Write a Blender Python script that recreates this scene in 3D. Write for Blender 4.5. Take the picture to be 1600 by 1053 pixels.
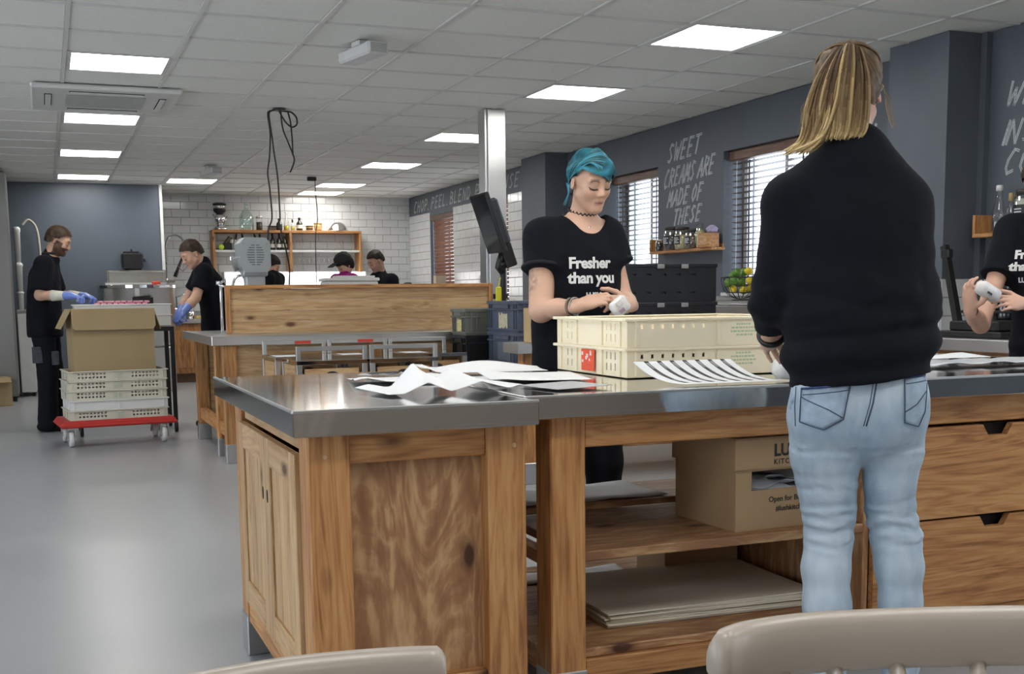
import bpy, bmesh, math, random
import numpy as np
from mathutils import Vector, Matrix, noise
random.seed(7)
rng = np.random.default_rng(7)
S = bpy.context.scene
COL = S.collection
for o in list(bpy.data.objects):
    bpy.data.objects.remove(o)

# ---------------------------------------------------------------- camera
def cam_matrix(yaw, pitch, roll):
    cy, sy, cp, sp, cr, sr = math.cos(yaw), math.sin(yaw), math.cos(pitch), math.sin(pitch), math.cos(roll), math.sin(roll)
    f = Vector((sy*cp, cy*cp, sp)); r = Vector((cy, -sy, 0)); u = r.cross(f)
    r2 = r*cr + u*sr; u2 = r*(-sr) + u*cr
    m = Matrix((r2, u2, -f)).transposed()
    return m.to_4x4()
cam = bpy.data.cameras.new('camera')
cam.sensor_width = 36.0
cam.lens = 1816.46/1600*36.0
cam.shift_x = 0.0
cam.shift_y = (688.24-526.5)/1600
cam.clip_start = 0.05
cam.clip_end = 200
cam_o = bpy.data.objects.new('camera', cam)
COL.objects.link(cam_o)
cam_o.matrix_world = Matrix.Translation((0, 0, 1.12)) @ cam_matrix(.3784, -.1235, -.0123)
S.camera = cam_o

# ---------------------------------------------------------------- world, exposure
W = bpy.data.worlds.new('daylight'); S.world = W
W.use_nodes = True
bg = W.node_tree.nodes['Background']
bg.inputs[0].default_value = (0.86, 0.93, 1.0, 1)
bg.inputs[1].default_value = 4.2
S.view_settings.view_transform = 'Standard'
S.view_settings.look = 'None'
S.view_settings.gamma = 1
S.view_settings.use_curve_mapping = False
S.view_settings.exposure = 0.18
LAMP = 13.0          # radiance of the ceiling panels

# ---------------------------------------------------------------- materials
MATS = {}
def newmat(name):
    m = bpy.data.materials.new(name); m.use_nodes = True
    nt = m.node_tree
    return m, nt, nt.nodes['Principled BSDF']
def N(nt, t, **kw):
    n = nt.nodes.new(t)
    for k, v in kw.items(): setattr(n, k, v)
    return n
def ramp(nt, stops):
    r = nt.nodes.new('ShaderNodeValToRGB')
    e = r.color_ramp.elements
    while len(e) < len(stops): e.new(0.5)
    for i, (p, c) in enumerate(stops):
        e[i].position = p; e[i].color = (*c, 1)
    return r
def coords(nt, scale=(1, 1, 1), rand=True, rot=(0, 0, 0)):
    tc = N(nt, 'ShaderNodeTexCoord')
    mp = N(nt, 'ShaderNodeMapping'); mp.inputs['Scale'].default_value = scale; mp.inputs['Rotation'].default_value = rot
    if rand:
        oi = N(nt, 'ShaderNodeObjectInfo')
        mul = N(nt, 'ShaderNodeVectorMath', operation='SCALE'); mul.inputs['Scale'].default_value = 37.0
        cmb = N(nt, 'ShaderNodeCombineXYZ')
        for i in range(3): nt.links.new(oi.outputs['Random'], cmb.inputs[i])
        nt.links.new(cmb.outputs[0], mul.inputs[0])
        add = N(nt, 'ShaderNodeVectorMath', operation='ADD')
        nt.links.new(tc.outputs['Object'], add.inputs[0]); nt.links.new(mul.outputs[0], add.inputs[1])
        nt.links.new(add.outputs[0], mp.inputs['Vector'])
    else:
        nt.links.new(tc.outputs['Object'], mp.inputs['Vector'])
    return mp
def plain(name, col, rough=0.5, metal=0.0, var=0.06, scale=9.0, bump=0.0, spec=0.5, emit=0.0, trans=0.0, alpha=1.0, coat=0.0, sheen=0.0):
    """colour with a slight procedural mottle"""
    if name in MATS: return MATS[name]
    m, nt, b = newmat(name)
    mp = coords(nt, (1, 1, 1))
    nz = N(nt, 'ShaderNodeTexNoise'); nz.inputs['Scale'].default_value = scale; nz.inputs['Detail'].default_value = 4
    nt.links.new(mp.outputs[0], nz.inputs['Vector'])
    lo = tuple(max(0, c*(1-var)) for c in col); hi = tuple(min(1, c*(1+var)) for c in col)
    r = ramp(nt, [(0.3, lo), (0.7, hi)])
    nt.links.new(nz.outputs['Fac'], r.inputs[0]); nt.links.new(r.outputs[0], b.inputs['Base Color'])
    b.inputs['Roughness'].default_value = rough; b.inputs['Metallic'].default_value = metal
    b.inputs['Specular IOR Level'].default_value = spec
    b.inputs['Coat Weight'].default_value = coat
    b.inputs['Sheen Weight'].default_value = sheen
    b.inputs['Alpha'].default_value = alpha
    b.inputs['Transmission Weight'].default_value = trans
    if emit:
        b.inputs['Emission Color'].default_value = (*col, 1); b.inputs['Emission Strength'].default_value = emit
    if bump:
        bp = N(nt, 'ShaderNodeBump'); bp.inputs['Strength'].default_value = bump; bp.inputs['Distance'].default_value = 0.01
        nt.links.new(nz.outputs['Fac'], bp.inputs['Height']); nt.links.new(bp.outputs[0], b.inputs['Normal'])
    MATS[name] = m
    return m
def wood(name, dark, mid, light, axis, knots=True, ply=False, rough=0.5):
    if name in MATS: return MATS[name]
    m, nt, b = newmat(name)
    along, across = (0.9, 11.0)
    if ply: along, across = (1.3, 6.5)
    sc = [across]*3; sc['xyz'.index(axis)] = along
    mp = coords(nt, tuple(sc))
    n1 = N(nt, 'ShaderNodeTexNoise'); n1.inputs['Scale'].default_value = 1.0; n1.inputs['Detail'].default_value = 5; n1.inputs['Distortion'].default_value = 1.2 if not ply else 2.4
    nt.links.new(mp.outputs[0], n1.inputs['Vector'])
    # growth rings: bands of the stretched noise
    mul = N(nt, 'ShaderNodeMath', operation='MULTIPLY'); mul.inputs[1].default_value = 9.0 if not ply else 6.0
    nt.links.new(n1.outputs['Fac'], mul.inputs[0])
    fr = N(nt, 'ShaderNodeMath', operation='PINGPONG'); fr.inputs[1].default_value = 0.5
    nt.links.new(mul.outputs[0], fr.inputs[0])
    n2 = N(nt, 'ShaderNodeTexNoise'); n2.inputs['Scale'].default_value = 5.0; n2.inputs['Detail'].default_value = 6
    nt.links.new(mp.outputs[0], n2.inputs['Vector'])
    mx = N(nt, 'ShaderNodeMath', operation='MULTIPLY_ADD'); mx.inputs[1].default_value = 0.55; 
    nt.links.new(fr.outputs[0], mx.inputs[0]); nt.links.new(n2.outputs['Fac'], mx.inputs[2])
    r = ramp(nt, [(0.38, dark), (0.62, mid), (0.88, light)])
    nt.links.new(mx.outputs[0], r.inputs[0])
    out = r.outputs[0]
    # tone from board to board
    oi = N(nt, 'ShaderNodeObjectInfo')
    hs = N(nt, 'ShaderNodeHueSaturation')
    mr = N(nt, 'ShaderNodeMapRange'); mr.inputs[3].default_value = 0.86; mr.inputs[4].default_value = 1.12
    nt.links.new(oi.outputs['Random'], mr.inputs[0]); nt.links.new(mr.outputs[0], hs.inputs['Value'])
    nt.links.new(out, hs.inputs['Color']); out = hs.outputs[0]
    if knots:
        sk = [6.5]*3; sk['xyz'.index(axis)] = 3.0
        mk = coords(nt, tuple(sk))
        vo = N(nt, 'ShaderNodeTexVoronoi'); vo.inputs['Scale'].default_value = 1.0
        nt.links.new(mk.outputs[0], vo.inputs['Vector'])
        kr = ramp(nt, [(0.07, (1, 1, 1)), (0.11, (0.5, 0.5, 0.5)), (0.18, (0, 0, 0))])
        nt.links.new(vo.outputs['Distance'], kr.inputs[0])
        mix = N(nt, 'ShaderNodeMix', data_type='RGBA')
        nt.links.new(kr.outputs[0], mix.inputs[0]); nt.links.new(out, mix.inputs[6])
        mix.inputs[7].default_value = (dark[0]*0.28, dark[1]*0.2, dark[2]*0.16, 1)
        out = mix.outputs[2]
    nt.links.new(out, b.inputs['Base Color'])
    b.inputs['Roughness'].default_value = rough
    bp = N(nt, 'ShaderNodeBump'); bp.inputs['Strength'].default_value = 0.12; bp.inputs['Distance'].default_value = 0.004
    nt.links.new(n2.outputs['Fac'], bp.inputs['Height']); nt.links.new(bp.outputs[0], b.inputs['Normal'])
    MATS[name] = m
    return m
PINE = ((0.28, 0.115, 0.038), (0.47, 0.215, 0.072), (0.575, 0.312, 0.122))
PALE = ((0.39, 0.225, 0.10), (0.54, 0.335, 0.16), (0.62, 0.43, 0.235))
PLY = ((0.25, 0.118, 0.050), (0.335, 0.165, 0.073), (0.52, 0.32, 0.155))
def pine(ax): return wood('pine_'+ax, *PINE, ax)
def pale(ax): return wood('pale_pine_'+ax, *PALE, ax)
def ply(ax): return wood('plywood_'+ax, *PLY, ax, ply=True)
def steel(name, rough, ax='x', col=(0.62, 0.62, 0.61), depth=0.1):
    if name in MATS: return MATS[name]
    m, nt, b = newmat(name)
    sc = [60]*3; sc['xyz'.index(ax)] = 1.2
    mp = coords(nt, tuple(sc))
    nz = N(nt, 'ShaderNodeTexNoise'); nz.inputs['Scale'].default_value = 2.0; nz.inputs['Detail'].default_value = 3
    nt.links.new(mp.outputs[0], nz.inputs['Vector'])
    m2 = coords(nt, (2.5, 2.5, 2.5)); n2 = N(nt, 'ShaderNodeTexNoise'); n2.inputs['Scale'].default_value = 1.5; n2.inputs['Detail'].default_value = 5
    nt.links.new(m2.outputs[0], n2.inputs['Vector'])
    mr = N(nt, 'ShaderNodeMapRange'); mr.inputs[1].default_value = 0.3; mr.inputs[2].default_value = 0.7
    mr.inputs[3].default_value = rough*0.85; mr.inputs[4].default_value = rough*1.15
    nt.links.new(n2.outputs['Fac'], mr.inputs[0]); nt.links.new(mr.outputs[0], b.inputs['Roughness'])
    b.inputs['Base Color'].default_value = (*col, 1); b.inputs['Metallic'].default_value = 1.0
    bp = N(nt, 'ShaderNodeBump'); bp.inputs['Strength'].default_value = depth; bp.inputs['Distance'].default_value = 0.002
    nt.links.new(nz.outputs['Fac'], bp.inputs['Height']); nt.links.new(bp.outputs[0], b.inputs['Normal'])
    MATS[name] = m
    return m
def glassy(name, tint=(1, 1, 1), mixf=0.16, rough=0.02):
    """thin clear glass or clear plastic: mostly see-through with a glossy skin"""
    if name in MATS: return MATS[name]
    m, nt, b = newmat(name)
    nt.nodes.remove(b)
    out = nt.nodes['Material Output']
    tr = N(nt, 'ShaderNodeBsdfTransparent'); tr.inputs[0].default_value = (*tint, 1)
    gl = N(nt, 'ShaderNodeBsdfGlossy'); gl.inputs['Roughness'].default_value = rough
    fr = N(nt, 'ShaderNodeLayerWeight'); fr.inputs['Blend'].default_value = 0.35
    mr = N(nt, 'ShaderNodeMapRange'); mr.inputs[3].default_value = mixf*0.4; mr.inputs[4].default_value = min(1, mixf*4)
    nt.links.new(fr.outputs['Facing'], mr.inputs[0])
    mx = N(nt, 'ShaderNodeMixShader')
    nt.links.new(mr.outputs[0], mx.inputs[0]); nt.links.new(tr.outputs[0], mx.inputs[1]); nt.links.new(gl.outputs[0], mx.inputs[2])
    nt.links.new(mx.outputs[0], out.inputs['Surface'])
    MATS[name] = m
    return m
def vcol(name, rough=0.55, spec=0.4, sss=0.0, streak=None, sheen=0.0, bump=0.0, aniso=0.0):
    """colour from the mesh's own colour attribute"""
    if name in MATS: return MATS[name]
    m, nt, b = newmat(name)
    at = N(nt, 'ShaderNodeAttribute'); at.attribute_name = 'Col'
    nt.links.new(at.outputs['Color'], b.inputs['Base Color'])
    b.inputs['Roughness'].default_value = rough; b.inputs['Specular IOR Level'].default_value = spec
    b.inputs['Sheen Weight'].default_value = sheen
    if sss:
        b.inputs['Subsurface Weight'].default_value = sss; b.inputs['Subsurface Radius'].default_value = (0.01, 0.004, 0.002)
    if bump:
        mp = coords(nt, (1, 1, 1)); nz = N(nt, 'ShaderNodeTexNoise'); nz.inputs['Scale'].default_value = 400
        nt.links.new(mp.outputs[0], nz.inputs['Vector'])
        bp = N(nt, 'ShaderNodeBump'); bp.inputs['Strength'].default_value = bump; bp.inputs['Distance'].default_value = 0.002
        nt.links.new(nz.outputs['Fac'], bp.inputs['Height']); nt.links.new(bp.outputs[0], b.inputs['Normal'])
    MATS[name] = m
    return m

# ---------------------------------------------------------------- mesh builder
class MB:
    def __init__(self): self.v = []; self.f = []; self.mi = []; self.sm = []; self.cur = 0; self.smooth = False
    def add(self, vs, fs, M=None):
        k = len(self.v)
        if M is not None: vs = [M @ Vector(p) for p in vs]
        self.v += [tuple(p) for p in vs]
        for f in fs:
            self.f.append(tuple(i+k for i in f)); self.mi.append(self.cur); self.sm.append(self.smooth)
        return self
    def box(self, x0, x1, y0, y1, z0, z1, c=0.0, M=None):
        """box; c > 0 chamfers every edge"""
        if c <= 0:
            vs = [(x, y, z) for z in (z0, z1) for y in (y0, y1) for x in (x0, x1)]
            return self.add(vs, [(0, 2, 3, 1), (4, 5, 7, 6), (0, 1, 5, 4), (2, 6, 7, 3), (0, 4, 6, 2), (1, 3, 7, 5)], M)
        c = min(c, (x1-x0)*.49, (y1-y0)*.49, (z1-z0)*.49)
        vs = []; idx = {}
        for sx in (0, 1):
            for sy in (0, 1):
                for sz in (0, 1):
                    p = ((x0, x1)[sx], (y0, y1)[sy], (z0, z1)[sz]); d = (c*(1-2*sx), c*(1-2*sy), c*(1-2*sz))
                    for a in range(3):
                        q = [p[i]+d[i] for i in range(3)]; q[a] = p[a]
                        idx[sx, sy, sz, a] = len(vs); vs.append(tuple(q))
        fs = []
        for a in range(3):
            b1, b2 = (a+1) % 3, (a+2) % 3
            for s in (0, 1):
                q = []
                for (u, w) in ((0, 0), (1, 0), (1, 1), (0, 1)):
                    k = [0, 0, 0]; k[a] = s; k[b1] = u; k[b2] = w
                    q.append(idx[k[0], k[1], k[2], a])
                fs.append(tuple(q) if s else tuple(q[::-1]))
        for a in range(3):       # edges along a
            b1, b2 = (a+1) % 3, (a+2) % 3
            for u in (0, 1):
                for w in (0, 1):
                    k0 = [0, 0, 0]; k0[b1] = u; k0[b2] = w; k1 = list(k0); k1[a] = 1
                    q = [idx[(*k0, b1)], idx[(*k1, b1)], idx[(*k1, b2)], idx[(*k0, b2)]]
                    if (u ^ w): q = q[::-1]
                    fs.append(tuple(q[::-1]))
        for sx in (0, 1):
            for sy in (0, 1):
                for sz in (0, 1):
                    q = [idx[sx, sy, sz, a] for a in range(3)]
                    if (sx+sy+sz) % 2 == 0: q = q[::-1]
                    fs.append(tuple(q))
        return self.add(vs, fs, M)
    def prism(self, poly, z0, z1, M=None, c=0.0):
        """polygon (ccw, xy) extruded along z"""
        n = len(poly)
        vs = [(x, y, z0) for x, y in poly]+[(x, y, z1) for x, y in poly]
        fs = [tuple(range(n))[::-1], tuple(range(n, 2*n))]+[(i, (i+1) % n, n+(i+1) % n, n+i) for i in range(n)]
        return self.add(vs, fs, M)
    def lathe(self, prof, n=20, M=None, caps=True):
        """profile [(r, z)] from the bottom up, turned about z"""
        vs = []; fs = []
        for r, z in prof:
            for i in range(n):
                a = 2*math.pi*i/n; vs.append((r*math.cos(a), r*math.sin(a), z))
        for k in range(len(prof)-1):
            for i in range(n):
                j = (i+1) % n
                fs.append((k*n+i, k*n+j, (k+1)*n+j, (k+1)*n+i))
        if caps:
            if prof[0][0] > 1e-6: fs.append(tuple(range(n))[::-1])
            if prof[-1][0] > 1e-6: fs.append(tuple(range((len(prof)-1)*n, len(prof)*n)))
        return self.add(vs, fs, M)
    def cyl(self, p0, p1, r, n=12, r1=None):
        return self.tube([p0, p1], r if r1 is None else [r, r1], n)
    def tube(self, pts, r, n=8, flat=1.0, closed=False, caps=True):
        pts = [Vector(p) for p in pts]; m = len(pts)
        rs = r if isinstance(r, (list, tuple, np.ndarray)) else [r]*m
        vs = []; fs = []
        ref = None
        for i, p in enumerate(pts):
            if closed: t = pts[(i+1) % m]-pts[i-1]
            else: t = pts[min(i+1, m-1)]-pts[max(i-1, 0)]
            if t.length < 1e-9: t = Vector((0, 0, 1))
            t.normalize()
            if ref is None:
                ref = Vector((0, 0, 1)) if abs(t.z) < 0.9 else Vector((0, 1, 0))
            a = (ref-t*ref.dot(t))
            if a.length < 1e-6: a = t.orthogonal()
            a.normalize(); ref = a; b = t.cross(a)
            for k in range(n):
                w = 2*math.pi*k/n
                vs.append(p+a*(rs[i]*math.cos(w))+b*(rs[i]*flat*math.sin(w)))
        for i in range(m if closed else m-1):
            j = (i+1) % m
            for k in range(n):
                l = (k+1) % n
                fs.append((i*n+k, i*n+l, j*n+l, j*n+k))
        if caps and not closed:
            fs.append(tuple(range(n))[::-1]); fs.append(tuple(range((m-1)*n, m*n)))
        return self.add(vs, fs)
    def sheet(self, grid, th=0.0004):
        """thin sheet over a grid of points [rows][cols], with thickness"""
        R, C = len(grid), len(grid[0])
        P = np.array(grid, float)
        du = np.gradient(P, axis=1); dv = np.gradient(P, axis=0)
        nn = np.cross(du, dv); nn /= np.maximum(np.linalg.norm(nn, axis=2, keepdims=True), 1e-9)
        T = P+nn*th
        vs = [tuple(p) for p in P.reshape(-1, 3)]+[tuple(p) for p in T.reshape(-1, 3)]
        o = R*C; fs = []
        for i in range(R-1):
            for j in range(C-1):
                a, b, c, d = i*C+j, i*C+j+1, (i+1)*C+j+1, (i+1)*C+j
                fs.append((a, d, c, b)); fs.append((o+a, o+b, o+c, o+d))
        for i in range(R-1):
            for j in (0, C-1):
                a, d = i*C+j, (i+1)*C+j
                fs.append((a, o+a, o+d, d) if j == 0 else (a, d, o+d, o+a))
        for j in range(C-1):
            for i in (0, R-1):
                a, b = i*C+j, i*C+j+1
                fs.append((a, b, o+b, o+a) if i == 0 else (a, o+a, o+b, b))
        return self.add(vs, fs)
    def mesh(self, name, mats):
        me = bpy.data.meshes.new(name)
        me.from_pydata(self.v, [], self.f)
        if not isinstance(mats, (list, tuple)): mats = [mats]
        for m in mats: me.materials.append(m)
        me.polygons.foreach_set('material_index', self.mi)
        me.polygons.foreach_set('use_smooth', self.sm)
        me.update()
        return me
def smoothed(mb): mb.smooth = True; return mb
def link(name, me, parent=None, loc=(0, 0, 0), rz=0.0):
    o = bpy.data.objects.new(name, me); COL.objects.link(o)
    o.location = loc; o.rotation_euler = (0, 0, rz)
    if parent is not None: o.parent = parent
    return o
def thing(name, label, cat, loc=(0, 0, 0), rz=0.0, group=None):
    o = bpy.data.objects.new(name, None); COL.objects.link(o)
    o.empty_display_size = 0.1
    o.location = loc; o.rotation_euler = (0, 0, rz)
    o['label'] = label; o['category'] = cat
    if group: o['group'] = group
    return o
def tag(o, label, cat, group=None):
    o['label'] = label; o['category'] = cat
    if group: o['group'] = group
    return o
def part(name, mb, mats, parent, label=None, loc=(0, 0, 0), rz=0.0, stuff=False):
    me = mb if isinstance(mb, bpy.types.Mesh) else mb.mesh(name, mats)
    o = link(name, me, parent, loc, rz)
    if label: o['label'] = label
    if stuff: o['kind'] = 'stuff'
    return o
def struct(name, mb, mats, loc=(0, 0, 0)):
    o = link(name, mb.mesh(name, mats), None, loc); o['kind'] = 'structure'
    return o
def dup(o, label=None, loc=None, rz=None, group=None, parent=None):
    """a copy of a thing with copies of its parts and sub-parts"""
    c = o.copy(); COL.objects.link(c)
    if parent is not None: c.parent = parent
    if label: c['label'] = label
    if group: c['group'] = group
    if loc is not None: c.location = loc
    if rz is not None: c.rotation_euler = (0, 0, rz)
    for ch in list(o.children):
        dup(ch, parent=c)
    return c
def dup_root(o, label, loc, rz=None, group=None):
    kids = list(o.children)
    c = o.copy(); COL.objects.link(c)
    c['label'] = label; c.location = loc
    if rz is not None: c.rotation_euler = (0, 0, rz)
    if group: c['group'] = group
    for ch in kids:
        d = ch.copy(); COL.objects.link(d); d.parent = c
        for g in list(ch.children):
            e = g.copy(); COL.objects.link(e); e.parent = d
    return c
def text_mesh(body, size, bold=0.0, extrude=0.0004, align='LEFT', spacing=1.0, line=0.9, res=3):
    cu = bpy.data.curves.new('lettering', 'FONT')
    cu.body = body; cu.size = size; cu.offset = bold*size; cu.extrude = extrude; cu.align_x = align
    cu.space_character = spacing; cu.space_line = line; cu.resolution_u = res
    o = bpy.data.objects.new('lettering_source', cu); COL.objects.link(o)
    dg = bpy.context.evaluated_depsgraph_get(); dg.update()
    me = bpy.data.meshes.new_from_object(o.evaluated_get(dg))
    COL.objects.unlink(o); bpy.data.objects.remove(o); bpy.data.curves.remove(cu)
    return me

# hand-painted capitals: strokes on a 0..1 box
GLY = {
 'A': [[(0, 0), (.5, 1), (.85, 0)], [(.15, .38), (.8, .4)]], 'B': [[(.05, 0), (.1, 1)], [(.1, 1), (.65, .85), (.6, .6), (.12, .5)], [(.12, .5), (.75, .35), (.65, .05), (.03, 0)]],
 'C': [[(.75, .92), (.4, 1), (.1, .6), (.08, .25), (.3, 0), (.7, .1)]], 'D': [[(.05, 0), (.1, 1)], [(.02, 1), (.5, .92), (.8, .5), (.5, .08), (.05, 0)]],
 'E': [[(.1, 0), (.12, 1)], [(.12, 1), (.75, 1)], [(.1, .52), (.6, .55)], [(.08, 0), (.72, .03)]], 'F': [[(.1, 0), (.12, 1)], [(.12, 1), (.75, 1)], [(.1, .52), (.6, .55)]],
 'H': [[(.05, 0), (.1, 1)], [(.7, 0), (.75, 1)], [(.05, .5), (.72, .52)]], 'I': [[(.3, 0), (.35, 1)]], 'L': [[(.1, 1), (.08, 0)], [(.08, 0), (.7, .04)]],
 'M': [[(.02, 0), (.15, 1)], [(.15, 1), (.42, .35)], [(.42, .35), (.75, 1)], [(.75, 1), (.85, 0)]], 'N': [[(.05, 0), (.1, 1)], [(.1, 1), (.68, 0)], [(.68, 0), (.75, 1)]],
 'O': [[(.45, 1), (.12, .7), (.1, .25), (.4, 0), (.72, .3), (.72, .75), (.42, 1)]], 'P': [[(.05, 0), (.1, 1)], [(.1, 1), (.7, .9), (.65, .55), (.1, .45)]],
 'R': [[(.05, 0), (.1, 1)], [(.1, 1), (.7, .9), (.62, .58), (.1, .5)], [(.25, .5), (.78, 0)]], 'S': [[(.72, .92), (.35, 1), (.15, .75), (.4, .52), (.65, .3), (.4, .02), (.05, .1)]],
 'T': [[(.4, 0), (.42, 1)], [(0, .97), (.85, 1)]], 'U': [[(.08, 1), (.08, .3), (.3, 0), (.6, .15), (.7, 1)]], 'W': [[(.0, 1), (.15, 0)], [(.15, 0), (.42, .7)], [(.42, .7), (.6, 0)], [(.6, 0), (.9, 1)]],
 'X': [[(.05, 1), (.7, 0)], [(.75, 1), (.0, 0)]], 'Y': [[(.05, 1), (.4, .5)], [(.8, 1), (.3, 0)]], '.': [[(.1, 0), (.2, .06)]], 'K': [[(.08, 0), (.1, 1)], [(.7, 1), (.12, .45)], [(.25, .55), (.75, 0)]], '!': [[(.3, .3), (.4, 1)], [(.25, 0), (.28, .06)]],
}
def brush(mb, text, w, h, sw, slant=0.22, P=None, rise=0.0, dbl=True):
    """brush strokes of a painted line of capitals fitted in w x h; P maps (u, v) to a point on the wall"""
    adv = [0.45 if c == ' ' else (0.42 if c in '.I!' else 1.0) for c in text]
    k = w/sum(adv); u = 0.0
    for c, a in zip(text, adv):
        for st in GLY.get(c, []):
            pts = []
            for (x, y) in st: pts.append((u+(x*0.88)*k+slant*(y-.3)*h, y*h+rise*(u/w)))
            for (p, q) in zip(pts[:-1], pts[1:]):
                d = Vector((q[0]-p[0], q[1]-p[1])); L = d.length
                if L < 1e-6: continue
                d /= L; nrm = Vector((-d.y, d.x))
                for off in ((-.32, .32) if dbl else (0,)):
                    s0 = sw*(0.42 if dbl else 0.8)*random.uniform(.8, 1.1)
                    a0 = Vector(p)-d*sw*.3+nrm*sw*off; b0 = Vector(q)+d*sw*random.uniform(.1, .5)+nrm*sw*off
                    quad = [a0+nrm*s0*.5, a0-nrm*s0*.5, b0-nrm*s0*.45, b0+nrm*s0*.4]
                    vs = [P(*t, 0.0) for t in quad]+[P(*t, 0.0012) for t in quad]
                    mb.add(vs, [(0, 1, 2, 3), (7, 6, 5, 4), (0, 4, 5, 1), (1, 5, 6, 2), (2, 6, 7, 3), (3, 7, 4, 0)])
        u += a*k
# ================================================================ the room
CEIL = 2.60; XR = 5.18; YB = 17.1; XL = -4.2; YF = -3.2
m_slate = plain('slate_paint', (0.098, 0.112, 0.132), 0.55, var=0.08, scale=3, bump=0.02)
m_slate_far = plain('slate_blue_paint', (0.105, 0.128, 0.158), 0.42, var=0.06, scale=2)
m_white = plain('white_paint', (0.70, 0.70, 0.67), 0.6, var=0.03, scale=2)
m_warm = plain('warm_taupe_paint', (0.30, 0.25, 0.21), 0.7, var=.04, scale=2)
m_tile = plain('glazed_white_tile', (0.67, 0.675, 0.665), 0.13, var=0.03, scale=6, spec=0.6)
m_grout = plain('grey_grout', (0.30, 0.30, 0.29), 0.85, var=0.08)
m_ctile = plain('mineral_ceiling_tile', (0.80, 0.80, 0.75), 0.9, var=0.035, scale=60, bump=0.05)
m_cbar = plain('ceiling_grid_metal', (0.66, 0.66, 0.62), 0.5, var=0.03)
m_black = plain('black_plastic', (0.012, 0.012, 0.013), 0.42, var=0.2)
m_wplas = plain('white_plastic', (0.72, 0.72, 0.70), 0.4, var=0.04)
m_greyplas = plain('grey_plastic', (0.30, 0.30, 0.29), 0.45, var=0.06)
m_chrome = steel('chrome', 0.08, 'z', (0.8, 0.8, 0.8), 0.0)
m_steel_x = steel('brushed_steel_x', 0.34, 'x')
m_steel_y = steel('brushed_steel_y', 0.34, 'y')
m_steel_z = steel('brushed_steel_z', 0.36, 'z')
m_top = steel('polished_steel_top', 0.075, 'x', (0.66, 0.66, 0.65), 0.05)
m_glass = glassy('clear_glass')
m_pane = glassy('window_glass', (0.97, 0.98, 1.0), 0.06)

# floor: poured grey resin
def floor_mat():
    m, nt, b = newmat('grey_resin_floor')
    mp = coords(nt, (1, 1, 1), rand=False)
    n1 = N(nt, 'ShaderNodeTexNoise'); n1.inputs['Scale'].default_value = 1.6; n1.inputs['Detail'].default_value = 7; n1.inputs['Roughness'].default_value = 0.65
    n2 = N(nt, 'ShaderNodeTexNoise'); n2.inputs['Scale'].default_value = 220; n2.inputs['Detail'].default_value = 2
    for n in (n1, n2): nt.links.new(mp.outputs[0], n.inputs['Vector'])
    r = ramp(nt, [(0.3, (0.35, 0.36, 0.37)), (0.7, (0.385, 0.395, 0.405))])
    nt.links.new(n1.outputs['Fac'], r.inputs[0])
    r2 = ramp(nt, [(0.35, (0.86, 0.86, 0.86)), (0.65, (1, 1, 1))]); nt.links.new(n2.outputs['Fac'], r2.inputs[0])
    mx = N(nt, 'ShaderNodeMix', data_type='RGBA', blend_type='MULTIPLY'); mx.inputs[0].default_value = 0.6
    nt.links.new(r.outputs[0], mx.inputs[6]); nt.links.new(r2.outputs[0], mx.inputs[7])
    nt.links.new(mx.outputs[2], b.inputs['Base Color'])
    mr = N(nt, 'ShaderNodeMapRange'); mr.inputs[1].default_value = 0.3; mr.inputs[2].default_value = 0.7; mr.inputs[3].default_value = 0.29; mr.inputs[4].default_value = 0.35
    nt.links.new(n1.outputs['Fac'], mr.inputs[0]); nt.links.new(mr.outputs[0], b.inputs['Roughness'])
    b.inputs['Specular IOR Level'].default_value = 0.55
    return m
struct('floor', MB().box(XL-.2, XR+.3, YF-.2, YB+.2, -0.15, 0), floor_mat())

# ceiling: slab, T-bar grid, tiles laid in it, lit panels in place of some tiles
GX0, GPX, GY0, GPY = 0.196, 0.641, 7.618, 0.60
ceil = struct('ceiling', MB().box(XL-.2, XR+.3, YF-.2, YB+.2, CEIL+.02, CEIL+.2), m_white)
panelsL = [(GX0, GY0+2.4*k) for k in range(-4, 4)]
panelsR = [(3.403, y) for y in (-1.4, 1.0, 3.4, 5.776, 7.725, 10.26, 12.67, 15.11, 16.28)]
panelsM = [(1.478, 15.0), (1.478, 3.0), (1.478, 0.6)]
def col_of(k): return GX0+GPX*k
bars = MB()
for k in range(-7, 9):
    x = col_of(k)
    if XL < x < XR: bars.box(x-.012, x+.012, YF, YB, CEIL-.004, CEIL+.02)
tile_rows = {}
rows = [GY0+GPY*j for j in range(-18, 17)]
for k in range(-7, 9):
    x0, x1 = col_of(k), min(col_of(k+1), XR)
    if x0 > XR-.05 or x0 < XL: continue
    cuts = list(rows)
    if k == 5:      # the tiles of this column are cut to suit its lamps
        cuts = [YF]
        for (px, py) in panelsR:
            n = max(1, round((py-cuts[-1])/GPY)); a = cuts[-1]
            cuts += [a+(py-a)*(i+1)/n for i in range(n)]
            cuts.append(py+.6)
        cuts.append(YB)
    cuts = sorted(set([YF]+[round(c, 4) for c in cuts if YF+.02 < c < YB-.02]+[YB]))
    tile_rows[k] = cuts
    for c in cuts[1:-1]: bars.box(x0+.012, x1-.012, c-.011, c+.011, CEIL-.004, CEIL+.02)
part('ceiling_grid', bars, m_cbar, ceil)
lamps = set()
for (px, py) in panelsL+panelsR+panelsM: lamps.add((round((px-GX0)/GPX), round(py, 2)))
tmesh = {}
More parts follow.
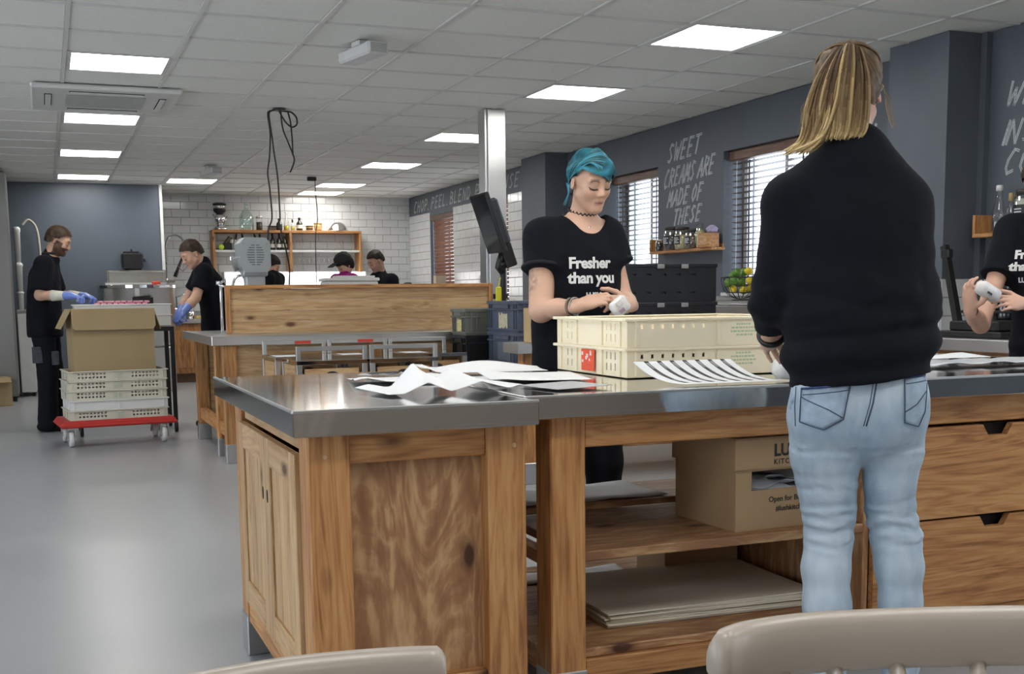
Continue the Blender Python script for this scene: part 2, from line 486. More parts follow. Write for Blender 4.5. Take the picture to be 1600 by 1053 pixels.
for k, cuts in tile_rows.items():
    x0, x1 = col_of(k), min(col_of(k+1), XR)
    for a, b in zip(cuts[:-1], cuts[1:]):
        if any(l[0] == k and abs(l[1]-a) < .06 for l in lamps): continue
        if a < 4.3 or x0 < -.7 or (x0 < 1.4 and a < 5.4):
            continue
        key = (round(x1-x0, 3), round(b-a, 3))
        if key not in tmesh:
            w, d = key
            tmesh[key] = MB().box(.013, w-.013, .012, d-.012, .003, .018, .003).mesh('ceiling_tile', m_ctile)
        part('ceiling_tile', tmesh[key], None, ceil, loc=(x0, a, CEIL))
far = MB()
for k, cuts in tile_rows.items():
    x0, x1 = col_of(k), min(col_of(k+1), XR)
    for a, b in zip(cuts[:-1], cuts[1:]):
        if (a < 4.3 or x0 < -.7 or (x0 < 1.4 and a < 5.4)) and not any(l[0] == k and abs(l[1]-a) < .06 for l in lamps):
            far.box(x0+.013, x1-.013, a+.012, b-.012, CEIL+.003, CEIL+.018)
part('ceiling_tile_field', far, m_ctile, ceil, stuff=True)
far = MB().box(XL, col_of(-6)-.0, YF, YB, CEIL+.003, CEIL+.018)

m_lit = plain('lit_diffuser', (1.0, 0.985, 0.95), 0.5, var=0.0, emit=LAMP)
m_lframe = plain('lamp_frame_white', (0.62, 0.62, 0.6), 0.4)
lf = MB(); W6, D6 = GPX, 0.60
lf.box(.014, .04, .012, D6-.012, -.002, .018).box(W6-.04, W6-.014, .012, D6-.012, -.002, .018)
lf.box(.04, W6-.04, .012, .034, -.002, .018).box(.04, W6-.04, D6-.034, D6-.012, -.002, .018)
lf_me = lf.mesh('panel_frame', m_lframe)
ld_me = MB().box(.04, W6-.04, .034, D6-.034, .001, .016).mesh('diffuser', m_lit)
def lamp(px, py, label):
    t = thing('ceiling_light', label, 'light', (px, py, CEIL), group='square ceiling light panels')
    part('panel_frame', lf_me, None, t); part('diffuser', ld_me, None, t)
ordL = ['square ceiling light above the camera side, cut off by the upper left frame edge', 'square ceiling light panel in front of the air conditioning cassette, left row',
        'square ceiling light panel just behind the air conditioning cassette', 'square ceiling light panel second from the blue wall, left row', 'square ceiling light panel right against the top of the plain blue wall']
offL = ['square ceiling light in the left row behind the viewer, out of frame']*3
for i, (px, py) in enumerate(panelsL): lamp(px, py, (offL+ordL)[i])
ordR = ['square ceiling light in the right row behind the viewer, out of frame']*3+['largest and nearest square ceiling light, beside the ponytailed woman\'s head', 'square ceiling light panel above the blue haired woman', 'square ceiling light panel partly hidden by the steel column',
        'square ceiling light panel just left of the steel column, third in view', 'small square ceiling light panel before the last of the right row', 'farthest square ceiling light of the right row, near the tiled wall']
for i, (px, py) in enumerate(panelsR): lamp(px, py, ordR[i])
for i, (px, py) in enumerate(panelsM): lamp(px, py, ['square ceiling light panel next to the blue wall corner above the sink', 'square ceiling light in the middle row behind the viewer, out of frame', 'square ceiling light in the middle row behind the viewer, out of frame'][i])

# ---- walls
def wall_open(mb, axis, p0, p1, u0, u1, z0, z1, opens):
    """solid wall between planes p0..p1 across `axis`, running u0..u1, with rectangular openings (ua, ub, za, zb)"""
    us = sorted(set([u0, u1]+[o[0] for o in opens]+[o[1] for o in opens]))
    for a, b in zip(us[:-1], us[1:]):
        zs = [(z0, z1)]
        for o in opens:
            if o[0] <= a+1e-6 and o[1] >= b-1e-6:
                zs = [(q[0], min(q[1], o[2])) for q in zs if q[0] < o[2]]+[(max(q[0], o[3]), q[1]) for q in zs if q[1] > o[3]]
        for (c, d) in zs:
            if axis == 'x': mb.box(p0, p1, a, b, c, d)
            else: mb.box(a, b, p0, p1, c, d)
# right wall openings (y0, y1, z0, z1)
WINS = [(15.06, 16.08, 1.0, 2.27), (13.05, 14.0, 1.0, 2.29), (9.40, 10.39, 1.10, 2.255), (7.15, 8.31, 1.10, 2.262)]
OFFW = [(1.6, 3.4, 1.0, 2.26), (-1.6, 0.4, 1.0, 2.26)]
mb = MB(); wall_open(mb, 'x', XR, XR+.3, YF-.2, YB+.2, 0, CEIL, WINS+OFFW)
wall_r = struct('wall_right', mb, m_slate)
mb = MB().box(XL-.2, XR+.3, YB, YB+.2, 0, CEIL); wall_b = struct('wall_back', mb, m_grout)
LW = [(-2.4, 0.8, .25, 2.4), (2.0, 5.2, .25, 2.4), (6.4, 9.6, .25, 2.4)]
mb = MB(); wall_open(mb, 'x', XL-.2, XL, YF-.2, YB+.2, 0, CEIL, LW); struct('wall_left', mb, m_warm)
mb = MB(); wall_open(mb, 'y', YF-.2, YF, XL, XR, 0, CEIL, []); struct('wall_front', mb, m_warm)
# blue projecting wall at the far left
mb = MB().box(XL, 1.455, 15.75, YB, 0, CEIL); wall_blue = struct('wall_far_left', mb, m_slate_far)
part('corner_trim', MB().box(1.437, 1.475, 15.735, 15.77, 0, CEIL, .004), plain('white_corner_trim', (.75, .75, .73), .4), wall_blue)
# projecting piers on the right wall
m_pier = m_slate
pier = struct('wall_pier_far', MB().box(4.92, XR, 11.35, 12.0, 0, CEIL), m_pier)
pier2 = struct('wall_pier_near', MB().box(4.905, XR, 5.47, 5.98, 0, CEIL), m_pier)
part('conduit', MB().box(5.14, 5.18, 5.425, 5.47, 0.9, CEIL), m_slate, pier2, 'slim painted conduit running up beside the pier')

# wall tiles, each a piece
TW, TH, TD, G = 0.243, 0.109, 0.006, 0.0045
tile_x = MB().box(G/2, TW-G/2, -TD, 0, G/2, TH-G/2, .003).mesh('wall_tile', m_tile)      # on a wall facing -y
tile_cache = {}
def tile_back(x0, x1, z0, z1, ypl, parent, zstop=99):
    r = 0; z = z1-TH
    while z > z0-.02:
        x = x0-(TW/2 if r % 2 else 0)
        while x < x1:
            a, b = max(x, x0), min(x+TW, x1)
            if b-a > .02:
                key = ('y', round(b-a, 3))
                if key not in tile_cache: tile_cache[key] = MB().box(G/2, (b-a)-G/2, -TD, 0, G/2, TH-G/2, .003).mesh('wall_tile', m_tile)
                part('wall_tile', tile_cache[key], None, parent, loc=(a, ypl, z))
            x += TW
        z -= TH; r += 1
tile_back(1.475, XR, 0.88, CEIL, YB, wall_b)
def tile_right(y0, y1, z0, z1, xpl, parent, opens):
    r = 0; z = z1-TH
    while z > z0-.02:
        y = y0-(TW/2 if r % 2 else 0)
        while y < y1:
            segs = [(max(y, y0), min(y+TW, y1))]
            for o in opens:
                if z+TH > o[2]+.01 and z < o[3]-.01:
                    ns = []
                    for (a, b) in segs:
                        if b <= o[0] or a >= o[1]: ns.append((a, b)); continue
                        if a < o[0]: ns.append((a, o[0]))
                        if b > o[1]: ns.append((o[1], b))
                    segs = ns
            for (a, b) in segs:
                if b-a > .02:
                    key = ('x', round(b-a, 3))
                    if key not in tile_cache: tile_cache[key] = MB().box(-TD, 0, G/2, (b-a)-G/2, G/2, TH-G/2, .003).mesh('wall_tile', m_tile)
                    part('wall_tile', tile_cache[key], None, parent, loc=(xpl, a, z))
            y += TW
        z -= TH; r += 1
part('grout_bed', MB().box(XR-.002, XR, 12.0, 13.05, .86, 2.32).box(XR-.002, XR, 14.0, 15.06, .86, 2.32).box(XR-.002, XR, 16.08, YB, .86, 2.32).box(XR-.002, XR, 13.05, 16.08, .86, 1.0)
     .box(XR-.002, XR, 4.4, 5.47, .86, 1.19).box(XR-.002, XR, 5.98, 11.35, .86, 1.10), m_grout, wall_r)
tile_right(12.0, YB-.007, 0.88, 2.32, XR-.002, wall_r, WINS)
tile_right(4.4, 5.42, 0.87, 1.19, XR-.002, wall_r, [])
tile_right(5.98, 7.1, 0.87, 1.19, XR-.002, wall_r, [])
part('grout_bed', MB().box(4.903, 4.905, 5.47, 5.98, .86, 1.19).box(4.903, 5.14, 5.468, 5.47, .86, 1.19), m_grout, pier2)
tile_right(5.47, 5.98, .87, 1.19, 4.903, pier2, [])
tile_back(4.897, 5.135, .87, 1.19, 5.468, pier2)

part('ceiling_edge', MB().box(1.475, XR, YB-.03, YB-.001, CEIL-.012, CEIL+.02).box(XL, 1.437, 15.72, 15.749, CEIL-.012, CEIL+.02), m_cbar, ceil)
# painted lettering on the dark walls
m_chalk = plain('chalk_paint', (0.56, 0.59, 0.60), 0.8, var=0.18, scale=60)
def right_line(text, yl, yr, zb, h, sw, rise=0.0, name='lettering', mat=m_chalk, label=None, slant=.36):
    mb = MB()
    brush(mb, text, yl-yr, h, sw, slant, lambda u, v, t: (XR-.0005-t, yl-u, zb+v), rise)
    o = part(name, mb, mat, wall_r)
    if label: o['label'] = label
right_line('SWEET', 9.22, 8.66, 2.270, .150, .021, .035, label='pale chalk style lettering reading SWEET')
right_line('CREAMS ARE', 9.28, 8.44, 2.055, .150, .021, .06, label='pale chalk style lettering reading CREAMS ARE')
right_line('MADE OF', 9.22, 8.62, 1.885, .135, .021, .03, label='pale chalk style lettering reading MADE OF')
right_line('THESE', 9.12, 8.64, 1.722, .130, .021, .02, label='pale chalk style lettering reading THESE')
right_line('CHOP. PEEL. BLEND. PULP. FUSE', 16.85, 12.68, 2.36, .155, .02, .03, label='long line of pale lettering on the dark band, CHOP. PEEL. BLEND.')
right_line('MIX', 6.78, 6.36, 2.26, .18, .02, .03, label='end of a painted word ending IX')
right_line('FULL', 6.86, 6.36, 2.06, .16, .02, .0, label='painted word mostly hidden behind the ponytailed woman')
right_line('WE', 5.29, 5.05, 2.165, .13, .016, .0, label='painted letter W near the right frame edge')
right_line('INSP', 5.335, 4.92, 1.95, .13, .016, .0, label='painted letters INS near the right frame edge')
right_line('COO', 5.29, 4.98, 1.785, .13, .016, .0, label='painted letter C near the right frame edge')

# windows
m_wframe = plain('white_window_frame', (0.62, 0.64, 0.66), 0.4)
m_sill = plain('pale_sill', (0.62, 0.63, 0.64), 0.35)
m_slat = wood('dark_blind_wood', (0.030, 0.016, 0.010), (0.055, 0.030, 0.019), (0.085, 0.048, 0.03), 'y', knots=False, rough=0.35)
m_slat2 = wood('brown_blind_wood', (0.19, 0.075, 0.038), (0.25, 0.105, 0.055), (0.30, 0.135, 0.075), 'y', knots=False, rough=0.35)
m_bhead = wood('blind_pelmet_wood', (0.09, 0.045, 0.03), (0.14, 0.075, 0.05), (0.19, 0.11, 0.08), 'y', knots=False, rough=0.4)
def window(n, w, sill=True):
    y0, y1, z0, z1 = w
    win = struct('window_%d' % n, MB().box(XR+.20, XR+.25, y0, y0+.05, z0, z1).box(XR+.20, XR+.25, y1-.05, y1, z0, z1)
                 .box(XR+.20, XR+.25, y0+.05, y1-.05, z0, z0+.05).box(XR+.20, XR+.25, y0+.05, y1-.05, z1-.05, z1).box(XR+.205, XR+.245, (y0+y1)/2-.02, (y0+y1)/2+.02, z0+.05, z1-.05), m_wframe)
    for a, b in ((y0+.05, (y0+y1)/2-.02), ((y0+y1)/2+.02, y1-.05)):
        part('window_pane', MB().box(XR+.22, XR+.226, a, b, z0+.05, z1-.05), m_pane, win)
    if sill: part('window_sill', MB().box(XR-.02, XR+.20, y0+.002, y1-.002, z0-.0, z0+.03, .004), m_sill, win)
    return win
def blind(w, tilt, mat, label, pitch=.043, x=XR+.10, head=mat if False else None):
    y0, y1, z0, z1 = w
    t = thing('window_blind', label, 'blind', (x, (y0+y1)/2, z1), group=None)
    L = (y1-y0)/2-.012
    part('pelmet', MB().box(-.05, .035, -L-.006, L+.006, -.075, -.002, .004), m_bhead, t)
    M = Matrix.Rotation(math.radians(tilt), 4, 'Y')
    me = MB().box(-.024, .024, -L, L, -.0012, .0012, M=M).mesh('slat', mat)
    z = -.10
    while z > -(z1-z0)+.075:
        part('slat', me, None, t, loc=(0, 0, z)); z -= pitch
    part('bottom_rail', MB().box(-.026, .026, -L, L, -.011, .011, .003), mat, t, loc=(0, 0, z+.008))
    for yy in (-L*.7, L*.7):
        for xx in (-.028, .0265): part('ladder_tape', MB().box(xx, xx+.0015, yy-.010, yy+.010, z+.02, -.08), mat, t)
    part('pull_cord', MB().cyl((-.035, L*.85, -.08), (-.035, L*.85, z+.15), .002, 6), m_wplas, t)
for i, w in enumerate(WINS): window(i+1, w)
for i, w in enumerate(OFFW): window(5+i, w)
blind(WINS[0], 62, m_slat2, 'brown wooden blind of the farthest window, nearest the tiled corner', .05, x=XR+.05)
blind(WINS[1], 62, m_slat2, 'brown wooden blind just right of the steel column', .05, x=XR+.05)
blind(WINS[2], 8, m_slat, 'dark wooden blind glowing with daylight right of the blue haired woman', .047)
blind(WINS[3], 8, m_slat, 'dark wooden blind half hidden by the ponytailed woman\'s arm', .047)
# daylight side of the room, out of frame
for i, w in enumerate(LW):
    y0, y1, z0, z1 = w
    win = struct('window_%d' % (7+i), MB().box(XL-.14, XL-.08, y0, y0+.06, z0, z1).box(XL-.14, XL-.08, y1-.06, y1, z0, z1).box(XL-.14, XL-.08, y0+.06, y1-.06, z0, z0+.06)
                 .box(XL-.14, XL-.08, y0+.06, y1-.06, z1-.06, z1).box(XL-.14, XL-.08, (y0+y1)/2-.03, (y0+y1)/2+.03, z0+.06, z1-.06), m_wframe)
    part('window_pane', MB().box(XL-.12, XL-.11, y0+.06, y1-.06, z0+.06, z1-.06), m_pane, win)
# ================================================================ furniture
m_foot = steel('foot_steel', 0.4, 'x', (0.5, 0.5, 0.5))
m_dark = plain('shadow_gap_black', (0.015, 0.012, 0.01), 0.8)
def board(x0, x1, y0, y1, z0, z1, c=.003): return MB().box(x0, x1, y0, y1, z0, z1, c)
def plank_row(parent, axis, a0, a1, n, mk, mat, name='board'):
    """n boards side by side between a0 and a1 along `axis`"""
    w = (a1-a0)/n
    for i in range(n): part(name, mk(a0+i*w+.0008, a0+(i+1)*w-.0008), mat, parent)
def tray_top(parent, x0, x1, y0, y1, z0, z1, mat):
    """steel worktop folded down along its edges, with a fine raised lip"""
    o = part('steel_top', MB().box(x0, x1, y0, y1, z0, z1, .003), mat, parent)
    part('front_lip', MB().box(x0, x1, y0-.001, y0+.006, z1-.004, z1+.0035, .0015), m_steel_x, o); part('side_lip', MB().box(x0-.001, x0+.006, y0+.006, y1, z1-.004, z1+.0035, .0015), m_steel_y, o)
# ---- near workbench A: cupboard base, steel top (x .495-1.09, y 2.56-3.86)
A = thing('cupboard_workbench', 'pine cupboard workbench with folded steel top, its near left corner towards the chairs', 'workbench', (.495, 2.56, 0))
tray_top(A, 0, .595, 0, 1.30, .812, .87, m_top)
def leg(parent, x0, x1, y0, y1, z0, z1, mat, foot=True):
    o = part('leg', MB().box(x0, x1, y0, y1, z0+(.115 if foot else 0), z1, .004), mat, parent)
    if foot: part('foot_cap', MB().box(x0-.003, x1+.003, y0-.003, y1+.003, z0, z0+.13, .003), m_foot, o, 'steel foot cap')
    return o
for (x0, y0) in ((.045, .12), (.487, .12), (.045, 1.12), (.487, 1.12)):
    leg(A, x0, x0+.10, y0-.05, y0+.05, 0, .812, pine('z'))
# dowel plugs
part('dowel_plug', MB().lathe([(.006, 0), (.006, .003), (.004, .004)], 10, Matrix.Translation((.085, .07, .757)) @ Matrix.Rotation(math.pi/2, 4, 'X')), pale('z'), A)
part('dowel_plug', MB().lathe([(.006, 0), (.006, .003), (.004, .004)], 10, Matrix.Translation((.555, .07, .757)) @ Matrix.Rotation(math.pi/2, 4, 'X')), pale('z'), A)
part('apron', board(.145, .487, .085, .12, .735, .812), pine('x'), A)
part('end_panel', board(.125, .50, .125, .137, .17, .80, .001), ply('z'), A)
part('rail', board(.145, .487, .09, .13, .10, .19), pine('x'), A)
part('apron', board(.145, .487, 1.10, 1.14, .735, .812), pine('x'), A)
part('end_panel', board(.125, .50, 1.128, 1.14, .17, .80, .001), ply('z'), A)
part('side_panel', board(.555, .57, .15, 1.12, .17, .80, .001), ply('z'), A)
part('rail', board(.05, .085, .17, 1.07, .11, .175), pine('y'), A)
part('rail', board(.06, .10, .17, 1.07, .755, .812), pale('y'), A)
part('bottom_board', board(.06, .56, .15, 1.10, .175, .19), ply('x'), A)
def frame_door(parent, y0, y1, z0, z1, x, mat_s, mat_r, mat_p, hole_side):
    """framed cupboard door in the plane x, facing -x, with boarded panel"""
    d = part('door', MB().box(x+.0165, x+.02, y0, y1, z0, z1, .001), mat_p, parent)
    for a in (y0, y1-.07): part('door_stile', MB().box(x, x+.0164, a, a+.07, z0, z1, .002), mat_s, d)
    for a in (z0, z1-.075): part('door_rail', MB().box(x, x+.0164, y0+.0705, y1-.0705, a, a+.075, .002), mat_r, d)
    n = max(2, round((y1-y0-.14)/.085)); w = (y1-y0-.14)/n
    for i in range(n):
        part('door_board', MB().box(x+.007, x+.016, y0+.07+i*w+.0012, y0+.07+(i+1)*w-.0012, z0+.075, z1-.075, .002), mat_p, d)
    yy = y1-.03 if hole_side > 0 else y0+.03
    part('finger_hole', MB().lathe([(.009, 0), (.009, .0015)], 14, Matrix.Translation((x+.0002, yy, z1-.16)) @ Matrix.Scale(2.0, 4, (0, 0, 1)) @ Matrix.Rotation(-math.pi/2, 4, 'Y')), m_dark, d)
frame_door(A, .19, .605, .19, .75, .036, pale('z'), pale('y'), pale('z'), 1)
frame_door(A, .611, 1.05, .19, .75, .036, pale('z'), pale('y'), pale('z'), -1)

# ---- bench B: open shelves on the left, drawers on the right
B = thing('drawer_workbench', 'long pine workbench with open shelves, drawers and steel top where the two women stand', 'workbench', (1.13, 2.655, 0))
BW = 2.20; BD = 1.10
tray_top(B, -.038, BW, 0, BD, .812, .87, m_top)
for (x0, y0) in ((.055, .06), (1.995, .06), (.055, .94), (1.995, .94), (1.02, .94)):
    leg(B, x0, x0+.10, y0, y0+.10, 0, .812, pine('z'))
part('apron', board(.155, 1.995, .065, .10, .727, .812), pine('x'), B)
part('apron', board(.155, 1.995, 1.0, 1.035, .727, .812), pine('x'), B)
part('shelf', board(.155, 1.06, .075, .62, .42, .447), ply('x'), B)
part('shelf', board(.155, 1.06, .70, 1.03, .43, .452), ply('x'), B)
part('shelf', board(.06, 1.06, .08, 1.02, .155, .181), ply('x'), B)
part('rail', board(.155, 1.995, .065, .10, .09, .155), pine('x'), B)
part('rail', board(.155, 1.995, 1.0, 1.035, .09, .155), pine('x'), B)
part('rail', board(.07, .105, .16, .94, .40, .44), pine('y'), B)
part('rail', board(.07, .105, .16, .94, .10, .154), pine('y'), B)
part('side_panel', board(1.06, 1.08, .075, .93, .155, .812), ply('z'), B)
part('side_panel', board(1.975, 1.995, .10, .93, .155, .812), ply('z'), B)
def drawer(z0, z1):
    x0, x1 = 1.085, 1.990; xm = (x0+x1)/2+.0; nw = .058
    # front with a tapered finger notch cut from its top edge
    poly = [(x0, z0), (x1, z0), (x1, z1), (xm+nw, z1), (xm+nw-.022, z1-.034), (xm-nw+.022, z1-.034), (xm-nw, z1), (x0, z1)]
    mb = MB().prism(poly, -.012, .010, Matrix.Translation((0, .068, 0)) @ Matrix.Rotation(math.pi/2, 4, 'X'))
    d = part('drawer', mb, pine('x'), B)
    part('drawer_box', MB().box(x0+.02, x0+.035, .085, .8, z0+.02, z1-.05).box(x1-.035, x1-.02, .085, .8, z0+.02, z1-.05).box(x0+.035, x1-.035, .785, .8, z0+.02, z1-.05).box(x0+.035, x1-.035, .085, .8, z0+.02, z0+.03), ply('x'), d)
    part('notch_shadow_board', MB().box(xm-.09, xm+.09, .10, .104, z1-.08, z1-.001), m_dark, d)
drawer(.157, .437); drawer(.444, .718)
part('rail', board(1.08, 1.98, .11, .14, .435, .445), pine('x'), B)

# things on the shelves of B
m_card = plain('brown_cardboard', (0.40, 0.265, 0.14), 0.8, var=0.06, scale=5, bump=0.02)
m_cardin = plain('cardboard_inside', (0.30, 0.20, 0.11), 0.85, var=0.06)
m_ink = plain('black_print', (0.02, 0.018, 0.016), 0.6)
m_paper = plain('white_paper', (0.74, 0.75, 0.76), 0.65, var=0.02)
m_cream = plain('cream_paper', (0.70, 0.64, 0.52), 0.7, var=0.04, scale=4)
AB = thing('archive_box', 'brown cardboard archive box with hand slot on the middle shelf beside jeans', 'box', (1.78, 2.775, .4475), math.radians(3))
bw, bd, bh = .40, .31, .27
sl0, sl1, sz0, sz1 = .055, .345, .115, .170
fr = MB().box(0, bw, 0, .005, 0, sz0).box(0, bw, 0, .005, sz1, .185).box(0, sl0, 0, .005, sz0, sz1).box(sl1, bw, 0, .005, sz0, sz1)
fr.box(0, .005, .005, bd-.005, 0, .185).box(bw-.005, bw, .005, bd-.005, 0, .185).box(0, bw, bd-.005, bd, 0, .185).box(.005, bw-.005, .005, bd-.005, 0, .005)
part('carton', fr, m_card, AB)
part('lid', MB().box(-.008, bw+.008, -.008, bd+.008, .262, .268, .002).box(-.008, bw+.008, -.008, -.003, .178, .262).box(-.008, bw+.008, bd+.003, bd+.008, .178, .262).box(-.008, -.003, -.003, bd+.003, .178, .262).box(bw+.003, bw+.008, -.003, bd+.003, .178, .262), m_card, AB)
for k in range(5):
    g = [[(.02+.36*i/9, .03+.05*j+.03*k, .105+.012*k+.012*math.sin(i*1.3+j*2+k)) for i in range(10)] for j in range(4)]
    part('paper_wad', smoothed(MB()).sheet(g, .001), m_paper, AB)
def put_text(body, size, parent, M, mat, bold=0.01, name='print', align='LEFT', spacing=1.0):
    me = text_mesh(body, size, bold, .0003, align, spacing)
    me.transform(M); me.materials.clear(); me.materials.append(mat)
    return part(name, me, None, parent)
Fxz = lambda x, y, z: Matrix.Translation((x, y, z)) @ Matrix.Rotation(math.pi/2, 4, 'X')     # text facing -y
put_text('LUSH', .048, AB, Fxz(.125, -.0085, .212), m_ink, .035)
put_text('KITCHEN', .021, AB, Fxz(.125, -.0085, .188), m_ink, .02, spacing=1.25)
put_text('Open for Business', .022, AB, Fxz(.115, -.0004, .078), m_ink, .018)
put_text('#lushkitchen', .022, AB, Fxz(.14, -.0004, .050), m_ink, .018)
PS = []
for k in range(9):
    w, d = .70, .48
    g = [[(w*i/6-w/2+.004*math.sin(k*2.1), d*j/4-d/2+.004*math.cos(k*1.7), .0) for i in range(7)] for j in range(5)]
    PS.append(g)
for k, g in enumerate(PS):
    o = part('card_sheet', MB().box(-.35+.006*math.sin(k*2.1), .35+.006*math.sin(k*2.1), -.24+.006*math.cos(k*1.7), .24+.006*math.cos(k*1.7), 0, .0045, .001), m_cream, None, loc=(1.785, 3.10, .1815+.0049*k), rz=math.radians(-2+1.2*math.sin(k*3.3)))
    tag(o, 'large cream card sheet in the flat pile on the bottom shelf', 'sheet', 'pile of cream card sheets')
# folded cardboard behind the pile and a brown carton near the back
t = thing('carton', 'plain brown carton on the bottom shelf behind the pile of card', 'box', (2.0, 3.42, .1815))
part('carton_body', MB().box(-.14, .14, -.1, .1, 0, .19, .002), m_card, t); part('lid_flap', MB().box(-.14, -.002, -.1, .1, .191, .195).box(.002, .14, -.1, .1, .191, .195), m_card, t)
o = part('grey_sheet', smoothed(MB()).sheet([[(-.28+.56*i/8, -.16+.32*j/4, .0012+.006*math.sin(i*.9+j)**2) for i in range(9)] for j in range(5)], .001), m_paper, None, loc=(1.62, 3.53, .4525))
tag(o, 'loose white sheet lying flat on the rear middle shelf under the steel top', 'sheet')
o = part('grey_sheet', smoothed(MB()).sheet([[(-.2+.4*i/8, -.07+.14*j/4, .0012+.005*math.sin(i*.9+j)**2) for i in range(9)] for j in range(5)], .001), m_paper, None, loc=(1.60, 3.50, .1815))
tag(o, 'loose white sheet on the bottom shelf behind the pile of card', 'sheet')

# ---- foreground chairs
m_taupe = plain('taupe_lacquer', (0.375, 0.32, 0.262), 0.33, var=0.03, scale=5, spec=0.5)
def chair(label, pts, ztop, h, seat_dir, rz=0, cx=0, cy=0):
    """spindle-back chair; pts = plan line of the crest rail (world), seat_dir = unit vector from back to seat front"""
    c = Vector((sum(p[0] for p in pts)/len(pts), sum(p[1] for p in pts)/len(pts)))
    t = thing('spindle_chair', label, 'chair', (c.x, c.y, 0), group='taupe spindle chairs in front')
    P = [Vector((p[0]-c.x, p[1]-c.y)) for p in pts]
    # smooth the line
    Q = []
    for i in range(len(P)-1):
        for k in range(6):
            s = k/6; p0, p1, p2, p3 = P[max(i-1, 0)], P[i], P[i+1], P[min(i+2, len(P)-1)]
            Q.append(.5*((2*p1)+(p2-p0)*s+(2*p0-5*p1+4*p2-p3)*s*s+(3*p1-p0-3*p2+p3)*s**3))
    Q.append(P[-1])
    d = Vector(seat_dir).normalized()
    mb = smoothed(MB()); n = len(Q); prev = None; vs = []; fs = []
    for i, q in enumerate(Q):
        tt = (Q[min(i+1, n-1)]-Q[max(i-1, 0)]).normalized(); nn = Vector((-tt.y, tt.x))
        e = min(1.0, .62+.38*min(i, n-1-i)/1.6)
        th = .013; hh = h*e; zt = ztop-(h-hh)*.5; zb = zt-hh
        zs = [(th*.4, zb), (th*.95, zb+.01), (th, zb+hh*.5), (th*.95, zt-.01), (th*.4, zt), (-th*.4, zt), (-th*.95, zt-.01), (-th, zb+hh*.5), (-th*.95, zb+.01), (-th*.4, zb)]
        for (o, z) in zs: vs.append((q.x+nn.x*o, q.y+nn.y*o, z))
    m = 10
    for i in range(n-1):
        for k in range(m): fs.append((i*m+k, i*m+(k+1) % m, (i+1)*m+(k+1) % m, (i+1)*m+k))
    fs.append(tuple(range(m))[::-1]); fs.append(tuple(range((n-1)*m, n*m)))
    mb.add(vs, fs); part('crest_rail', mb, m_taupe, t)
    # seat
    a, b = Q[2], Q[-3]; mid = (a+b)/2+d*.20; side = (b-a).normalized()
    sm = smoothed(MB()); poly = []
    for k in range(28):
        w = 2*math.pi*k/28; ex = .215*math.copysign(abs(math.cos(w))**.6, math.cos(w)); ey = .205*math.copysign(abs(math.sin(w))**.6, math.sin(w))
        p = mid+side*ex+d*ey; poly.append((p.x, p.y))
    area = sum(poly[i][0]*poly[(i+1) % 28][1]-poly[(i+1) % 28][0]*poly[i][1] for i in range(28))
    if area < 0: poly = poly[::-1]
    smb = MB().prism(poly, .425, .458)
    part('seat', smb, m_taupe, t)
    k = 7
    for i in range(k):
        f = .10+.80*i/(k-1); q = Q[int(round(f*(n-1)))]; s = mid-d*.165+side*((f-.5)*.34)
        part('spindle', smoothed(MB()).tube([(s.x, s.y, .445), ((s.x+q.x)/2, (s.y+q.y)/2, (.455+ztop)/2), (q.x, q.y, ztop-h-.0+.012)], [.009, .012, .008], 10), m_taupe, t)
    for sx in (-1, 1):
        for sy in (-1, 1):
            p = mid+side*.15*sx+d*.15*sy; g = mid+side*.205*sx+d*.20*sy
            part('leg', smoothed(MB()).tube([(g.x, g.y, 0), ((p.x+g.x)/2, (p.y+g.y)/2, .22), (p.x, p.y, .43)], [.012, .017, .013], 12), m_taupe, t)
    return t
chair('taupe spindle chair at lower right, its curved crest rail below the jeans', [(.573, .920), (.614, .939), (.681, .942), (.748, .928), (.814, .908), (.908, .872), (.985, .825), (1.01, .79)], .802, .06, (-.35, -.94))
chair('taupe spindle chair at lower left, only its rail tip showing below the cupboard workbench', [(.318, .968), (.287, .979), (.243, .988), (.192, .993), (.141, .989), (.03, .965), (-.06, .925), (-.09, .90)], .807, .06, (-.1, -1))

# ---- back counter with pine upstand
Kc = thing('island_counter', 'long pine island counter with steel top and pine screen in mid room', 'counter', (1.03, 8.04, 0))
tray_top(Kc, 0, 2.32, 0, 1.75, .812, .87, m_steel_x)
for (x0, y0) in ((.075, .04), (.075, .44), (.075, 1.58), (1.10, .04), (2.14, .04), (2.14, 1.58)):
    leg(Kc, x0, x0+.095, y0, y0+.09, 0, .812, pine('z'))
part('rail', board(.09, .14, .13, .44, .17, .26), pine('y'), Kc)
part('rail', board(.09, .14, .53, 1.58, .17, .26), pine('y'), Kc)
part('front_panel', board(.17, 1.10, .07, .09, .12, .812), pale('x'), Kc)
part('front_panel', board(1.195, 2.14, .07, .09, .12, .812), pale('x'), Kc)
part('back_panel', board(.17, 2.14, 1.60, 1.62, .12, .812), pale('x'), Kc)
# screen of five boards in a frame
sx0, sx1, sz0, sz1, sy = .20, 2.29, .871, 1.225, .70
part('screen_post', board(sx0, sx0+.035, sy-.02, sy+.035, sz0, sz1), pine('z'), Kc)
part('screen_post', board(sx1-.035, sx1, sy-.02, sy+.035, sz0, sz1), pine('z'), Kc)
part('screen_cap', board(sx0+.035, sx1-.035, sy-.02, sy+.035, sz1-.028, sz1), pine('x'), Kc)
bw_ = (sz1-.028-sz0)/4
for i in range(4):
    part('screen_board', board(sx0+.035, sx1-.035, sy+.002+.0012*(i % 2), sy+.022, sz0+bw_*i+.0006, sz0+bw_*(i+1)-.0006, .0015), pale('x'), Kc)

